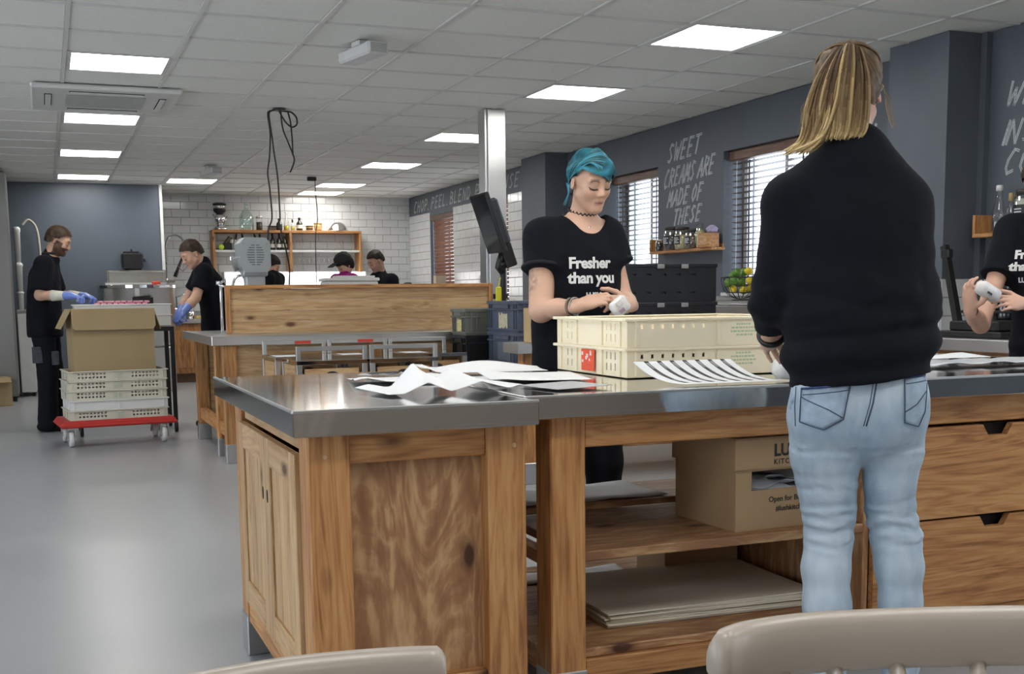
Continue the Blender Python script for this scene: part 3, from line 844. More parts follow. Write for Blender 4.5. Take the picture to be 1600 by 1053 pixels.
# ---- low steel benches with pass rails
m_rail = steel('satin_tube', 0.35, 'x', (0.56, 0.56, 0.55))
m_red = plain('red_sticker', (0.62, 0.05, 0.03), 0.5)
def rail_frame(parent, x0, x1, y, z0, zt, red=False):
    s = .027
    f = part('rail_frame', MB().box(x0, x0+s, y, y+s, z0, zt, .002).box(x1-s, x1, y, y+s, z0, zt, .002).box(x0+s, x1-s, y, y+s, zt-s, zt, .002), m_rail, parent)
    if red:
        part('red_sticker', MB().box((x0+x1)/2-.0, (x0+x1)/2+.11, y-.0008, y-.0001, zt-s+.004, zt-.004), m_red, f)
def low_bench(x, y, label, red, w, zt, stick=True):
    t = thing('railed_bench', label, 'bench', (x, y, 0), group='low railed steel benches')
    d = .478
    part('steel_top', MB().box(0, w, 0, d, .725, .75, .002), m_top, t)
    if red: part('white_notice', MB().box(.03, .19, .12, .34, .7501, .7506), m_paper, t)
    for xx in (0, w-.034):
        for yy in (0.0, d-.034):
            part('leg', MB().box(xx, xx+.034, yy, yy+.034, 0, .725, .002), m_rail, t)
    part('drawer_front', MB().box(.05, w-.05, .02, .036, .50, .70, .003), pale('x'), t)
    part('drawer_pull', MB().lathe([(.001, 0), (.028, .001), (.028, .006), (.02, .010), (.001, .011)], 16, Matrix.Translation((w/2, .0195, .655)) @ Matrix.Scale(1.5, 4, (1, 0, 0)) @ Matrix.Rotation(math.pi/2, 4, 'X')), m_black, t)
    part('side_panel', MB().box(.005, .02, .05, d-.05, .45, .72, .002), pale('y'), t)
    part('side_panel', MB().box(w-.02, w-.005, .05, d-.05, .45, .72, .002), pale('y'), t)
    rail_frame(t, 0, w, 0 if not red else d-.034, .75, zt, red and stick)
    return t
low_bench(1.375, 6.92, 'front left railed steel bench beside the cupboard workbench corner', False, .435, .835)
low_bench(1.825, 6.92, 'front right railed steel bench nearer the black crates', False, .435, .835)
low_bench(1.335, 7.40, 'rear left railed bench with a red sticker, under the island counter edge', True, .43, .842)
low_bench(1.775, 7.40, 'rear middle railed bench with a red sticker', True, .42, .842)
low_bench(2.205, 7.40, 'rear right railed bench beside the yellow labelled crate', True, .42, .842, False)

# ---- second workbench behind the blue haired woman
K2 = thing('side_workbench', 'pine workbench with steel top carrying the black crates', 'workbench', (2.55, 6.30, 0))
part('steel_top', MB().prism([(0, 0), (1.62, 0), (1.62, .80), (.42, .80), (.42, .24), (0, .24)], .785, .845), m_steel_x, K2)
for (x0, y0) in ((.05, .04), (1.48, .04), (.46, .66), (1.48, .66)): leg(K2, x0, x0+.095, y0, y0+.09, 0, .785, pine('z'))
part('apron', board(.145, 1.48, .05, .08, .71, .785), pine('x'), K2); part('apron', board(.555, 1.48, .71, .74, .71, .785), pine('x'), K2)
part('lower_shelf', board(.46, 1.57, .13, .66, .18, .21), ply('x'), K2)

# ---- wall counter along the right wall
K3 = thing('wall_counter', 'steel topped counter with pine doors along the window wall', 'counter', (4.53, 4.3, 0))
part('steel_top', MB().box(0, .365, 0, 6.9, .80, .865, .004).box(.365, .64, 0, 1.165, .80, .865).box(.365, .64, 1.69, 6.9, .80, .865), m_steel_y, K3)
nd = 12; wd = 6.8/nd
for i in range(nd):
    d = part('door', MB().box(.03, .05, .05+i*wd+.002, .05+(i+1)*wd-.002, .12, .78, .002), pale('z'), K3)
    for k in range(3):
        part('door_board', MB().box(.024, .03, .05+i*wd+.07+k*(wd-.14)/3+.001, .05+i*wd+.07+(k+1)*(wd-.14)/3-.001, .19, .71, .002), pine('z'), d)
part('plinth', MB().box(.06, .36, .05, 6.85, 0, .12), m_dark, K3)
part('carcass', MB().box(.05, .36, .05, 6.85, .12, .80), ply('y'), K3)
K4 = thing('sink_counter', 'low pine base cupboard with steel top in the far corner under the spray tap', 'counter', (1.49, 16.40, 0))
part('steel_top', MB().box(0, 3.68, -.03, .69, .805, .86, .004), m_steel_x, K4)
for i in range(6):
    d = part('door', MB().box(.02+i*.6, .612+i*.6, 0, .02, .13, .80, .002), pine('z'), K4)
    for k in range(4): part('door_board', MB().box(.09+i*.6+k*.113, .09+i*.6+(k+1)*.113-.003, -.005, 0, .20, .72, .002), pine('z'), d)
part('carcass', MB().box(.02, 3.66, .02, .66, .12, .80), ply('x'), K4)
part('plinth', MB().box(.02, 3.66, .05, .6, 0, .12), plain('brown_plinth', (.14, .075, .045), .6), K4)

# ---- steel column
cl = thing('steel_column', 'square brushed steel clad column rising to the ceiling', 'column', (3.325, 8.85, 0))
part('cladding', MB().box(.02, .17, 0, .15, 0, CEIL-.004, .003), m_steel_z, cl)
part('black_band', MB().box(.018, .172, -.003, .0, 1.10, 1.14), m_black, cl); part('side_cladding', MB().box(0.0, .0195, .02, .17, 0, CEIL-.004, .002), m_steel_z, cl)

# ---- AC cassette, lamps with brackets, cables
m_acw = plain('ac_white', (0.66, 0.66, 0.63), 0.45, var=.02)
ac = thing('ceiling_cassette', 'flat white air conditioning cassette set in the ceiling tiles', 'air conditioner', (-.01, 8.68, CEIL-.005))
part('fascia', MB().box(0, 1.0, 0, 1.0, -.035, 0, .012), m_acw, ac)
gb = MB()
for i in range(14): gb.box(.23, .77, .25+i*.036, .25+i*.036+.02, -.043, -.0355, .002)
part('intake_grille', gb, plain('ac_grille_grey', (.42, .42, .40), .5), ac)
for (a, b, c, d) in ((.25, .75, .10, .15), (.25, .75, .85, .90), (.09, .14, .25, .75), (.86, .91, .25, .75)):
    sl = part('outlet_slot', MB().box(a, b, c, d, -.0362, -.0352), m_dark, ac)
    part('louvre', MB().box(a+.006, b-.006, c+.012, d-.004, -.046, -.037, .003), m_acw, sl)
for (x, y, s, lab) in ((1.80, 6.80, 1.0, 'grey white wall-wash projector lamp hanging from the ceiling tiles'), (1.80, 13.5, 1.0, 'small far ceiling lamp bracket near the tiled wall')):
    t = thing('ceiling_fixture', lab, 'fixture', (x, y, CEIL-.005), math.radians(12))
    part('mount', MB().box(-.05, .05, -.05, .05, -.03, 0, .006), m_acw, t)
    part('housing', MB().box(-.065, .065, -.20, .20, -.10, -.03, .012), plain('fixture_white', (.62, .62, .60), .45), t)
    part('lens', MB().box(-.05, .05, -.203, -.197, -.09, -.04, .004), plain('fixture_lens', (.45, .45, .43), .25), t)
def bez(pts, n=10):
    P = [Vector(p) for p in pts]; out = []
    for i in range(len(P)-1):
        p0, p1, p2, p3 = P[max(i-1, 0)], P[i], P[i+1], P[min(i+2, len(P)-1)]
        for k in range(n):
            s = k/n; out.append(.5*((2*p1)+(p2-p0)*s+(2*p0-5*p1+4*p2-p3)*s*s+(3*p1-p0-3*p2+p3)*s**3))
    out.append(P[-1]); return out
# ================================================================ things
m_cable = plain('black_cable', (0.012, 0.012, 0.012), 0.5)
t = thing('hanging_cable', 'looped black power cables hanging from the ceiling in mid room', 'cable', (1.79, 9.35, CEIL-.005))
def C3(pts, dy): return bez([(x-1.79, dy+.01*math.sin(i), z-CEIL+.005) for i, (x, z) in enumerate(pts)])
part('ceiling_gland', MB().lathe([(.05, -.012), (.05, 0)], 16), m_black, t)
part('cord', smoothed(MB()).tube(C3([(1.792, 2.598), (1.75, 2.585), (1.711, 2.575), (1.701, 2.54), (1.71, 2.44), (1.711, 2.37), (1.70, 2.22), (1.684, 2.105), (1.696, 1.98), (1.704, 1.76), (1.67, 1.66), (1.66, 1.50)], 0), .0065, 7), m_cable, t)
part('cord', smoothed(MB()).tube(C3([(1.792, 2.598), (1.754, 2.588), (1.716, 2.57), (1.706, 2.535), (1.714, 2.44), (1.723, 2.36), (1.736, 2.24), (1.753, 2.12), (1.761, 2.0), (1.764, 1.76), (1.757, 1.70), (1.817, 1.41), (1.817, 1.24), (1.80, .90)], -.02), .0065, 7), m_cable, t)
part('cord', smoothed(MB()).tube(C3([(1.792, 2.596), (1.808, 2.56), (1.848, 2.497), (1.89, 2.465), (1.926, 2.483), (1.927, 2.534), (1.894, 2.574), (1.86, 2.583), (1.81, 2.585)], .02), .0065, 7), m_cable, t)
part('cord', smoothed(MB()).tube(C3([(1.808, 2.579), (1.821, 2.454), (1.86, 2.346), (1.896, 2.246), (1.898, 2.196), (1.865, 2.114)], .03), .0065, 7), m_cable, t)
part('cord', smoothed(MB()).tube(C3([(1.861, 2.59), (1.883, 2.507), (1.892, 2.381), (1.893, 2.25)], .03), .0065, 7), m_cable, t)
t = thing('hanging_cable', 'single thin dark cable dropping from the ceiling beside the shelf unit', 'cable', (3.12, 14.35, CEIL-.005))
part('plug', MB().box(-.06, .05, -.02, .02, -.05, 0, .008), m_black, t)
part('cord', smoothed(MB()).tube(bez([(.03, 0, -.03), (.034, 0, -.05), (.037, 0, -.19), (.051, 0, -.49), (.02, 0, -.73), (.014, 0, -1.12), (.02, 0, -1.7)]), .0055, 6), m_cable, t)

# ---- plastic trays
m_tray = plain('cream_polythene', (0.88, 0.785, 0.58), 0.42, var=.025, scale=4)
m_trayw = plain('white_polythene', (0.76, 0.76, 0.74), 0.42, var=.02)
m_green = plain('faded_green_print', (0.46, 0.56, 0.36), 0.6)
m_redlab = plain('red_label', (0.80, 0.09, 0.03), 0.5, var=.15, scale=70)
def slot_holes(u0, n, du, hw, zs, hz):
    return [(u0+i*du-hw, u0+i*du+hw, z-hz, z+hz) for i in range(n) for z in zs]
def tray(w, d, h, front, side, mat):
    mb = MB(); th = .004
    wall_open(mb, 'y', 0, th, 0, w, .004, h-.004, front)
    wall_open(mb, 'y', d-th, d, 0, w, .004, h-.004, front)
    wall_open(mb, 'x', 0, th, th, d-th, .004, h-.004, side)
    wall_open(mb, 'x', w-th, w, th, d-th, .004, h-.004, side)
    mb.box(0, w, 0, d, 0, .004)
    r = MB().box(-.012, w+.012, -.012, .004, h-.009, h, .002).box(-.012, w+.012, d-.004, d+.012, h-.009, h, .002).box(-.012, .004, .004, d-.004, h-.009, h, .002).box(w-.004, w+.012, .004, d-.004, h-.009, h, .002)
    rb = [MB().box(x-.004, x+.004, -.006, 0, .004, h-.009) for x in (.03, w*.5, w-.03)]+[MB().box(-.006, 0, y-.004, y+.004, .004, h-.009) for y in (.04, d*.32, d*.68, d-.04)]
    ribs = [rb_.mesh('rib', mat) for rb_ in rb]
    return mb.mesh('basket', mat), r.mesh('rim', mat), ribs
fw, fd, fh = .62, .525, .088
fr_h = slot_holes(.05, 7, .035, .0045, (.062,), .006)
sd_h = slot_holes(.08, 3, .03, .0035, (.028, .062), .011)+slot_holes(.37, 3, .034, .0035, (.028, .062), .011)
tm = tray(fw, fd, fh, fr_h, sd_h, m_tray)
m_greyp = plain('grey_scribble_ink', (.10, .10, .11), .6)
for i, (lab) in enumerate(('lower cream plastic tray with a red label, on the near bench', 'upper cream plastic tray stacked on the red labelled tray')):
    t = thing('bread_tray', lab, 'tray', (1.60, 3.09, .8735+i*.0885), math.radians(-.8), group='cream trays on the near bench')
    part('basket', tm[0], None, t); part('rim', tm[1], None, t); [part('rib', k_, None, t) for k_ in tm[2]]
    st = MB(); random.seed(3+i)
    for r in range(4):
        w0 = (.05, .085, .09, .05)[r]; x = .40-w0/2
        while x < .40+w0/2:
            q = random.uniform(.004, .012); st.box(x, x+q, -.0006, -.0001, .062-r*.011, .0675-r*.011); x += q+.003
    part('faded_stamp', st, m_green, t, 'faded green stamp')
    if i == 0:
        lb = part('red_label', MB().box(-.0066, -.0062, .215, .315, .008, .076), m_redlab, t, 'red label with worn white marks')
        sc = MB()
        for k in range(9):
            yy = .225+random.random()*.08; zz = .014+random.random()*.05
            sc.box(-.0072, -.0066, yy, yy+.004+.008*random.random(), zz, zz+.004+.01*random.random())
        part('worn_mark', sc, m_paper, lb)
# ---- papers on the near benches
def paper(name, label, cx, cy, rz, w, d, fn, nx=18, ny=12, mat=None, z=.8735, th=.0008, group=None):
    g = [[(w*(i/(nx-1)-.5), d*(j/(ny-1)-.5), max(0.0004, fn(i/(nx-1), j/(ny-1)))) for i in range(nx)] for j in range(ny)]
    t = thing(name, label, 'paper', (cx, cy, z), math.radians(rz), group)
    return t, part('sheet', smoothed(MB()).sheet(g, th), mat or m_paper, t)
def tent(u, c, w): return max(0.0, 1-abs(u-c)/w)
def bump(u, c, w): return math.exp(-((u-c)/w)**2)
t, s = paper('crumpled_paper', 'crumpled white paper folded in two peaks near the front edge of the cupboard workbench', .975, 2.98, 6, .39, .25,
      lambda u, v: .003+.058*tent(u-.16*(v-.5), .36, .17)*(.45+.65*v)+.046*tent(u-.06*(v-.5), .70, .24)**1.2*(.5+.5*v)+.010*tent(u, .97, .09)+.010*tent(u, .10, .12)*v, 48, 16)
t, s = paper('flat_paper', 'flat greyish paper lying behind the crumpled white paper', 1.0, 3.36, -8, .34, .22, lambda u, v: .002+.012*bump(u, .1, .12)*(1-v)+.006*bump(v, .2, .2)+.01*bump(u, .75, .15)*v)
t, s = paper('label_stack', 'small stack of dark and silver label strips at the back of the cupboard workbench', .995, 3.62, 20, .15, .07, lambda u, v: .003+.003*math.sin(9*u), mat=plain('silver_label', (.35, .36, .38), .3))
part('dark_strip', MB().box(-.06, .05, -.03, -.012, .0075, .009).box(-.05, .06, .002, .018, .0075, .009), m_black, t)
t, s = paper('flat_paper', 'long white paper curling at its edge behind the cream trays', 1.33, 3.62, -10, .42, .17, lambda u, v: .003+.028*bump(v, 1.0, .25)*bump(u, .55, .35)+.02*bump(u, .02, .08))
t, s = paper('flat_paper', 'large flat white sheet between the crumpled paper and the cream trays', 1.37, 3.27, -14, .30, .36, lambda u, v: .003+.006*bump(u, .1, .2))
t, s = paper('flat_paper', 'grey sheet overhanging beside the bench joint', 1.31, 2.90, 10, .18, .20, lambda u, v: .0012+.003*u, mat=plain('grey_paper', (.42, .43, .44), .5))
t, s = paper('flat_paper', 'long wavy white paper on the bench at the right of the ponytailed woman', 2.86, 3.42, -4, .72, .16, lambda u, v: .004+.010*math.sin(8*u)**2*v)
t, s = paper('flat_paper', 'crinkled silver white film on the bench in front of the wavy paper', 2.90, 3.10, -3, .80, .20, lambda u, v: .004+.008*math.sin(14*u+6*v)**2, mat=plain('silver_film', (.6, .62, .64), .25))
# sheet of striped labels, curled like a breaking wave
t = thing('label_sheet', 'curled sheet of black and white striped labels in front of the cream trays', 'labels', (1.735, 2.865, .8735), math.radians(-4))
g = []
for j in range(12):
    v = j/11
    g.append([(-.155+.31*i/28+.05*(v-.5)*-1.6, -.10+.17*v**.9, .0012+.055*v**2.4) for i in range(29)])
sheet = part('sheet', smoothed(MB()).sheet(g, .0006), m_paper, t)
for k in range(7):
    u0 = .105+k*.13
    gg = []
    for j in range(2, 12):
        v = j/11
        gg.append([(-.155+.31*(u0+.042*e)+.05*(v-.5)*-1.6, -.10+.17*v**.9, .0021+.055*v**2.4) for e in (0, .5, 1)])
    st = part('label_stripe', smoothed(MB()).sheet(gg, .0003), m_black, t)
    gg = []
    for j in (9, 10, 10.6):
        v = j/11
        gg.append([(-.155+.31*(u0+.006+.03*e)+.05*(v-.5)*-1.6, -.10+.17*v**.9, .0026+.055*v**2.4) for e in (0, .5, 1)])
    part('label_print', smoothed(MB()).sheet(gg, .0003), m_greyplas, st)
    gg = []
    for j in (3.2, 4, 4.8):
        v = j/11
        gg.append([(-.155+.31*(u0+.006+.03*e)+.05*(v-.5)*-1.6, -.10+.17*v**.9, .0026+.055*v**2.4) for e in (0, .5, 1)])
    part('label_print', smoothed(MB()).sheet(gg, .0003), m_greyplas, st)

# ---- grey and black crates
m_ecrate = plain('grey_crate', (0.085, 0.095, 0.105), 0.5, var=.12, scale=12)
m_ocrate = plain('olive_grey_crate', (0.16, 0.165, 0.14), 0.55, var=.15, scale=12)
m_bcrate = plain('blue_grey_crate', (0.085, 0.105, 0.15), 0.5, var=.12, scale=12)
m_kcrate = plain('black_crate', (0.010, 0.011, 0.014), 0.42, var=.2)
m_yellow = plain('torn_yellow_label', (0.62, 0.55, 0.24), 0.7, var=.2, scale=40)
m_cream2 = plain('torn_cream_label', (0.58, 0.53, 0.36), 0.7, var=.2, scale=40)
def euro_crate(name, label, x, y, z, w, d, h, mat, lab=None, group=None, panel=False, rz=0):
    """stacking crate: -x side is the one the viewer sees lit"""
    t = thing(name, label, 'crate', (x, y, z), rz, group)
    th = .005
    hd = [(d*.3, d*.7, h*.72, h*.80)]
    mb = MB().box(.015, w-.015, .015, d-.015, 0, th)
    wall_open(mb, 'x', .012, .012+th, .012, d-.012, 0, h-.01, [])
    wall_open(mb, 'x', w-.012-th, w-.012, .012, d-.012, 0, h-.01, [])
    wall_open(mb, 'y', .012, .012+th, .017, w-.017, 0, h-.01, [])
    wall_open(mb, 'y', d-.012-th, d-.012, .017, w-.017, 0, h-.01, [])
    part('body', mb, mat, t)
    rm = MB()
    for (za, zb) in ((h-.022, h), (h-.062, h-.052), (0.012, .024)):
        rm.box(0, w, 0, .013, za, zb, .002).box(0, w, d-.013, d, za, zb, .002).box(0, .013, .013, d-.013, za, zb, .002).box(w-.013, w, .013, d-.013, za, zb, .002)
    part('rim', rm, mat, t)
    for yy in (.04, .075, d-.075, d-.04): part('rib', MB().box(0.001, .013, yy-.005, yy+.005, .024, h-.022), mat, t)
    for xx in (.05, .09, w*.5, w-.09, w-.05): part('rib', MB().box(xx-.005, xx+.005, .001, .013, .024, h-.022), mat, t)
    part('grip', MB().box(-.006, .013, d*.28, d*.72, h-.052, h-.022, .004), mat, t)
    if lab:
        pl = MB(); random.seed(11)
        n = 7; base = [(d*.36+d*.28*i/n, h*.12+random.uniform(-.01, .015), h*.60+random.uniform(-.02, .012)) for i in range(n)]
        for (yy, a, b) in base: pl.box(.0105, .0118, yy, yy+d*.28/n, a, b)
        part('torn_label', pl, lab, t, 'torn paper label')
    if panel:
        part('inset_panel', MB().box(.004, .011, d*.26, d*.66, h*.12, h*.70, .002), plain('blue_grey_panel', (.14, .165, .21), .5), t)
    return t
GX, GY = 2.87, 7.10
for k in range(3): euro_crate('stacking_crate', ['lowest dark grey crate of the taller stack, on the floor', 'second lowest dark grey crate of the taller stack', 'dark grey crate under the blue panelled crate in the taller stack'][k], GX, GY, .001+.2195*k, .40, .57, .219, m_ecrate, group='stacked crates by the steel column')
euro_crate('stacking_crate', 'blue grey crate with inset side panel, under the torn cream label crate', GX, GY, .6595, .40, .57, .219, m_bcrate, panel=True, group='stacked crates by the steel column')
euro_crate('stacking_crate', 'topmost blue grey crate with a torn cream label, left of the blue haired woman\'s elbow', GX, GY, .879, .40, .57, .21, m_bcrate, lab=m_cream2, group='stacked crates by the steel column')
for k in range(3): euro_crate('stacking_crate', ['lowest black crate of the shorter stack, on the floor', 'second lowest black crate of the shorter stack', 'third black crate of the shorter stack behind the railed benches'][k], 2.72, 7.70, .001+.2045*k, .60, .32, .204, m_kcrate, group='stacked crates by the steel column')
euro_crate('stacking_crate', 'black crate directly under the olive crate with yellow label', 2.72, 7.70, .6145, .60, .32, .235, m_kcrate, group='stacked crates by the steel column')
euro_crate('stacking_crate', 'olive grey crate with a torn yellow label topping the shorter stack', 2.72, 7.70, .8505, .60, .32, .185, m_ocrate, lab=m_yellow, group='stacked crates by the steel column')
# lilac plastic bag lying in the top crate's mouth
mb = smoothed(MB()); 
mb.lathe([(.001, 0), (.10, .005), (.12, .04), (.10, .09), (.05, .13), (.03, .16), (.05, .19), (.001, .20)], 18)
mb.v = [(x*(1+.18*noise.noise((x*20, y*20, z*20)))*.9, y*(1+.18*noise.noise((x*20+5, y*20, z*20))), z) for x, y, z in mb.v]
o = part('plastic_bag', mb, plain('lilac_bag', (.62, .52, .70), .35), None, loc=(3.02, 7.36, .886)); tag(o, 'crumpled lilac plastic bag in the top crate beside the monitor stand', 'bag')
# black ventilated crates on the side bench
def vent_crate(label, x, y, z, w, d, h):
    t = thing('vented_crate', label, 'crate', (x, y, z), 0, 'black vented crates on the side bench')
    op = [(.04+i*.052, .075+i*.052, h*f-.005, h*f+.005) for i in range(1, int((w-.08)/.052), 2) for f in (.25, .72)]
    mb = MB().box(.01, w-.01, .01, d-.01, 0, .005)
    wall_open(mb, 'y', .008, .013, .008, w-.008, .005, h-.02, op)
    wall_open(mb, 'y', d-.013, d-.008, .008, w-.008, .005, h-.02, [])
    opd = [(.04+i*.052, .075+i*.052, h*f-.012, h*f+.012) for i in range(0, int((d-.08)/.052), 2) for f in (.72,)]
    wall_open(mb, 'x', .008, .013, .013, d-.013, .005, h-.02, opd)
    wall_open(mb, 'x', w-.013, w-.008, .013, d-.013, .005, h-.02, opd)
    part('body', mb, m_kcrate, t)
    part('rim', MB().box(0, w, 0, .014, h-.022, h, .003).box(0, w, d-.014, d, h-.022, h, .003).box(0, .014, .014, d-.014, h-.022, h, .003).box(w-.014, w, .014, d-.014, h-.022, h, .003), m_kcrate, t)
    for xx in (w*.42, w*.66): part('clip', MB().box(xx-.025, xx+.025, -.008, 0, h-.03, h-.004, .003), m_greyplas, t, 'grey clip')
    part('liner', MB().box(.02, w-.02, .02, d-.02, .006, h-.05), m_kcrate, t)
    return t
VX, VY = 3.22, 6.34
vent_crate('lower black vented crate on the side bench behind the cream trays', VX, VY, .8455, .70, .42, .225)
vent_crate('upper black vented crate, rim level with the fruit basket', VX+.0, VY, 1.071, .70, .42, .235)
t = thing('carton', 'narrow brown carton with printed mark at the left end of the side bench', 'box', (2.66, 6.33, .8455))
part('carton_body', MB().box(0, .20, 0, .15, 0, .20, .002), plain('tan_cardboard', (.52, .36, .18), .8), t)
part('lid_flap', MB().box(0, .099, 0, .15, .2005, .204).box(.101, .20, 0, .15, .2005, .204), plain('tan_cardboard', (.52, .36, .18), .8), t)
part('printed_mark', MB().box(.01, .016, -.0008, -.0001, .03, .10).box(.03, .036, -.0008, -.0001, .03, .10).box(.01, .036, -.0008, -.0001, .02, .026).prism([(.008, .11), (.038, .11), (.023, .14)], 0, .0007, Matrix.Rotation(math.pi/2, 4, 'X')), m_ink, t)

# ---- monitor on a post by the steel column
t = thing('monitor_stand', 'black tilted monitor on a post seen from the side, before the steel column', 'monitor', (3.235, 8.28, -.14))
part('post', MB().cyl((0, 0, 1.02), (0, 0, 1.52), .022, 14), m_black, t)
part('base_plate', MB().lathe([(.09, 1.0125), (.09, 1.022), (.03, 1.032)], 24), m_black, t)
part('joint', smoothed(MB()).tube([(-.0, 0, 1.44), (-.035, -.0, 1.48), (-.02, 0, 1.53), (0, 0, 1.58)], .03, 10).cyl((0, -.03, 1.50), (0, .04, 1.50), .026, 10), m_black, t)
Mm = Matrix.Translation((-.03, 0, 1.80)) @ Matrix.Rotation(math.radians(-19), 4, 'Y')
sc = part('screen_housing', MB().box(-.095, -.06, -.17, .17, -.20, .26, .008, M=Mm), m_black, t)
part('screen_glass', MB().box(-.0965, -.0955, -.155, .155, -.185, .245, M=Mm), plain('dark_screen', (.01, .012, .016), .08), sc)
part('back_case', MB().box(-.06, .015, -.11, .11, -.16, .20, .02, M=Mm), plain('dark_grey_case', (.03, .034, .042), .4), t)
part('bracket', MB().box(-.06, .03, -.05, .05, -.33, -.15, .01, M=Mm), m_black, t)
part('knob', MB().box(.015, .045, -.02, .02, .02, .05, .008, M=Mm), m_black, t)
part('port_plate', MB().box(.0152, .017, -.09, -.01, -.13, .05, .001, M=Mm), plain('blue_grey_plate', (.10, .13, .18), .4), t)
part('yellow_tag', MB().box(-.075, -.03, -.045, -.03, 1.17, 1.33, .004).cyl((-.052, -.037, 1.33), (-.03, -.02, 1.40), .004, 6), plain('yellow_plastic', (.75, .70, .03), .4), t, 'bright yellow tag')
# ---- mixer on the island
m_mix = plain('mixer_grey', (0.34, 0.37, 0.375), 0.35, var=.05, spec=.5)
t = thing('planetary_mixer', 'grey planetary mixer with round vent, its head above the pine screen', 'mixer', (1.505, 9.10, .872))
part('foot', MB().box(-.16, .16, -.14, .40, 0, .05, .015), m_mix, t)
part('column', MB().box(-.10, .095, -.10, .05, .05, .45, .018), m_mix, t)
part('collar', MB().box(-.125, .12, -.12, .08, .435, .485, .012), m_mix, t)
oct_ = lambda w, h, c: [(-w, -h+c), (-w+c, -h), (w-c, -h), (w, -h+c), (w, h-c), (w-c, h), (-w+c, h), (-w, h-c)]
hd_ = part('head', MB().prism(oct_(.15, .135, .045), -.20, .14, Matrix.Translation((.0, 0, .60)) @ Matrix.Rotation(math.pi/2, 4, 'X')).prism(oct_(.125, .11, .04), -.34, -.20, Matrix.Translation((.0, 0, .60)) @ Matrix.Rotation(math.pi/2, 4, 'X')), m_mix, t)
vt = MB()
for i in range(9):
    zz = -.075+i*.0188; hw = math.sqrt(max(.0, .085**2-zz**2))
    if hw > .012: vt.box(-hw, -.008, -.1415, -.1402, .60+zz-.004, .60+zz+.004).box(.008, hw, -.1415, -.1402, .60+zz-.004, .60+zz+.004)
part('vent_slot', vt, plain('vent_dark', (.13, .14, .145), .6), hd_)
for sx in (-.115, .115):
    part('screw', MB().lathe([(.009, 0), (.009, .004)], 10, Matrix.Translation((sx, -.1405, .685)) @ Matrix.Rotation(math.pi/2, 4, 'X')), m_greyplas, hd_)
part('speed_lever', MB().cyl((-.15, .0, .58), (-.215, -.02, .575), .010, 10).lathe([(.001, -.02), (.018, -.012), (.018, .012), (.001, .02)], 12, Matrix.Translation((-.22, -.02, .575))), m_chrome, t)
part('hub', MB().cyl((-.13, .10, .54), (-.19, .10, .52), .05, 16), m_greyplas, t)
part('bowl', smoothed(MB()).lathe([(.05, .06), (.13, .10), (.16, .20), (.165, .36), (.17, .365)], 28, Matrix.Translation((0, .24, 0))), m_chrome, t)
part('beater_shaft', MB().cyl((0, .24, .18), (0, .24, .50), .018, 12), m_chrome, t)
for c_ in list(t.children): pass
t.scale = (.76, .76, .97)
t = thing('steel_taps', 'bright bent steel pipes and levers between the dark haired man and the mixer', 'tap', (1.33, 9.2, .872))
part('pipe', smoothed(MB()).tube(bez([(0, 0, 0), (.01, 0, .25), (.04, 0, .40), (.10, 0, .43), (.13, 0, .38)]), .012, 10), m_chrome, t)
part('lever', smoothed(MB()).tube([(-.08, 0, .36), (0, 0, .34)], .009, 8).lathe([(.022, 0), (.022, .03)], 12, Matrix.Translation((-.08, 0, .36))), m_chrome, t)
part('pipe', smoothed(MB()).tube([(-.06, .05, 0), (-.06, .05, .37), (-.03, .05, .40)], .011, 8), m_chrome, t)
t = thing('white_tub', 'long white lidded tub showing above the pine screen by the woman in the dark cap', 'tub', (2.12, 9.30, .872))
part('tub', MB().box(0, .42, 0, .28, 0, .385, .01), m_wplas, t); part('lid', MB().box(-.01, .43, -.01, .29, .386, .412, .006), m_wplas, t)
part('lid_step', MB().box(.10, .40, .02, .26, .4125, .43, .006), m_wplas, t)

# ---- red dolly with trays and carton
m_redd = plain('red_dolly_plastic', (0.55, 0.035, 0.028), 0.4, var=.08)
DR = math.radians(5.5)
t = thing('red_dolly', 'red wheeled dolly with white castors under the tray stack', 'dolly', (.07, 9.50, 0), DR)
part('deck', MB().box(0, .86, 0, .52, .148, .205, .02), m_redd, t)
part('deck_lip', MB().box(-.012, .872, -.012, .532, .150, .178, .012), m_redd, t)
for x in (.07, .77):
    for y in (.06, .46):
        c = part('castor', MB().box(x-.028, x+.028, y-.03, y+.03, .135, .149).box(x-.030, x-.024, y-.02, y+.02, .05, .135).box(x+.024, x+.030, y-.02, y+.02, .05, .135), m_steel_z, t)
        part('wheel', smoothed(MB()).lathe([(.020, -.018), (.056, -.018), (.062, -.012), (.062, .012), (.056, .018), (.020, .018)], 24, Matrix.Translation((x, y, .0625)) @ Matrix.Rotation(math.pi/2, 4, 'Y') if False else Matrix.Translation((x, y, .0625)) @ Matrix.Rotation(math.pi/2, 4, 'Y')), m_wplas, c)
        part('hub', MB().cyl((x-.034, y, .0625), (x+.034, y, .0625), .018, 12), m_greyplas, c)
th_ = slot_holes(.075, 8, .027, .007, (.026, .052), .0065)+slot_holes(.475, 8, .027, .007, (.026, .052), .0065)
ts_ = slot_holes(.08, 4, .03, .006, (.026, .052), .0065)+slot_holes(.30, 4, .03, .006, (.026, .052), .0065)
t1 = tray(.735, .46, .0755, th_, ts_, plain('old_cream_polythene', (0.66, 0.63, 0.52), 0.45, var=.04, scale=4))
t2 = tray(.735, .46, .0755, [(.36, .368, .04, .048)], [], m_trayw)
Rd = Matrix.Rotation(DR, 3, 'Z')
tl = ['bottom cream tray resting on the red dolly', 'plain white tray second from the bottom on the red dolly', 'middle cream tray of the dolly stack, just above the white tray', 'cream tray second from the top of the dolly stack', 'top cream tray of the dolly stack, holding the brown carton']
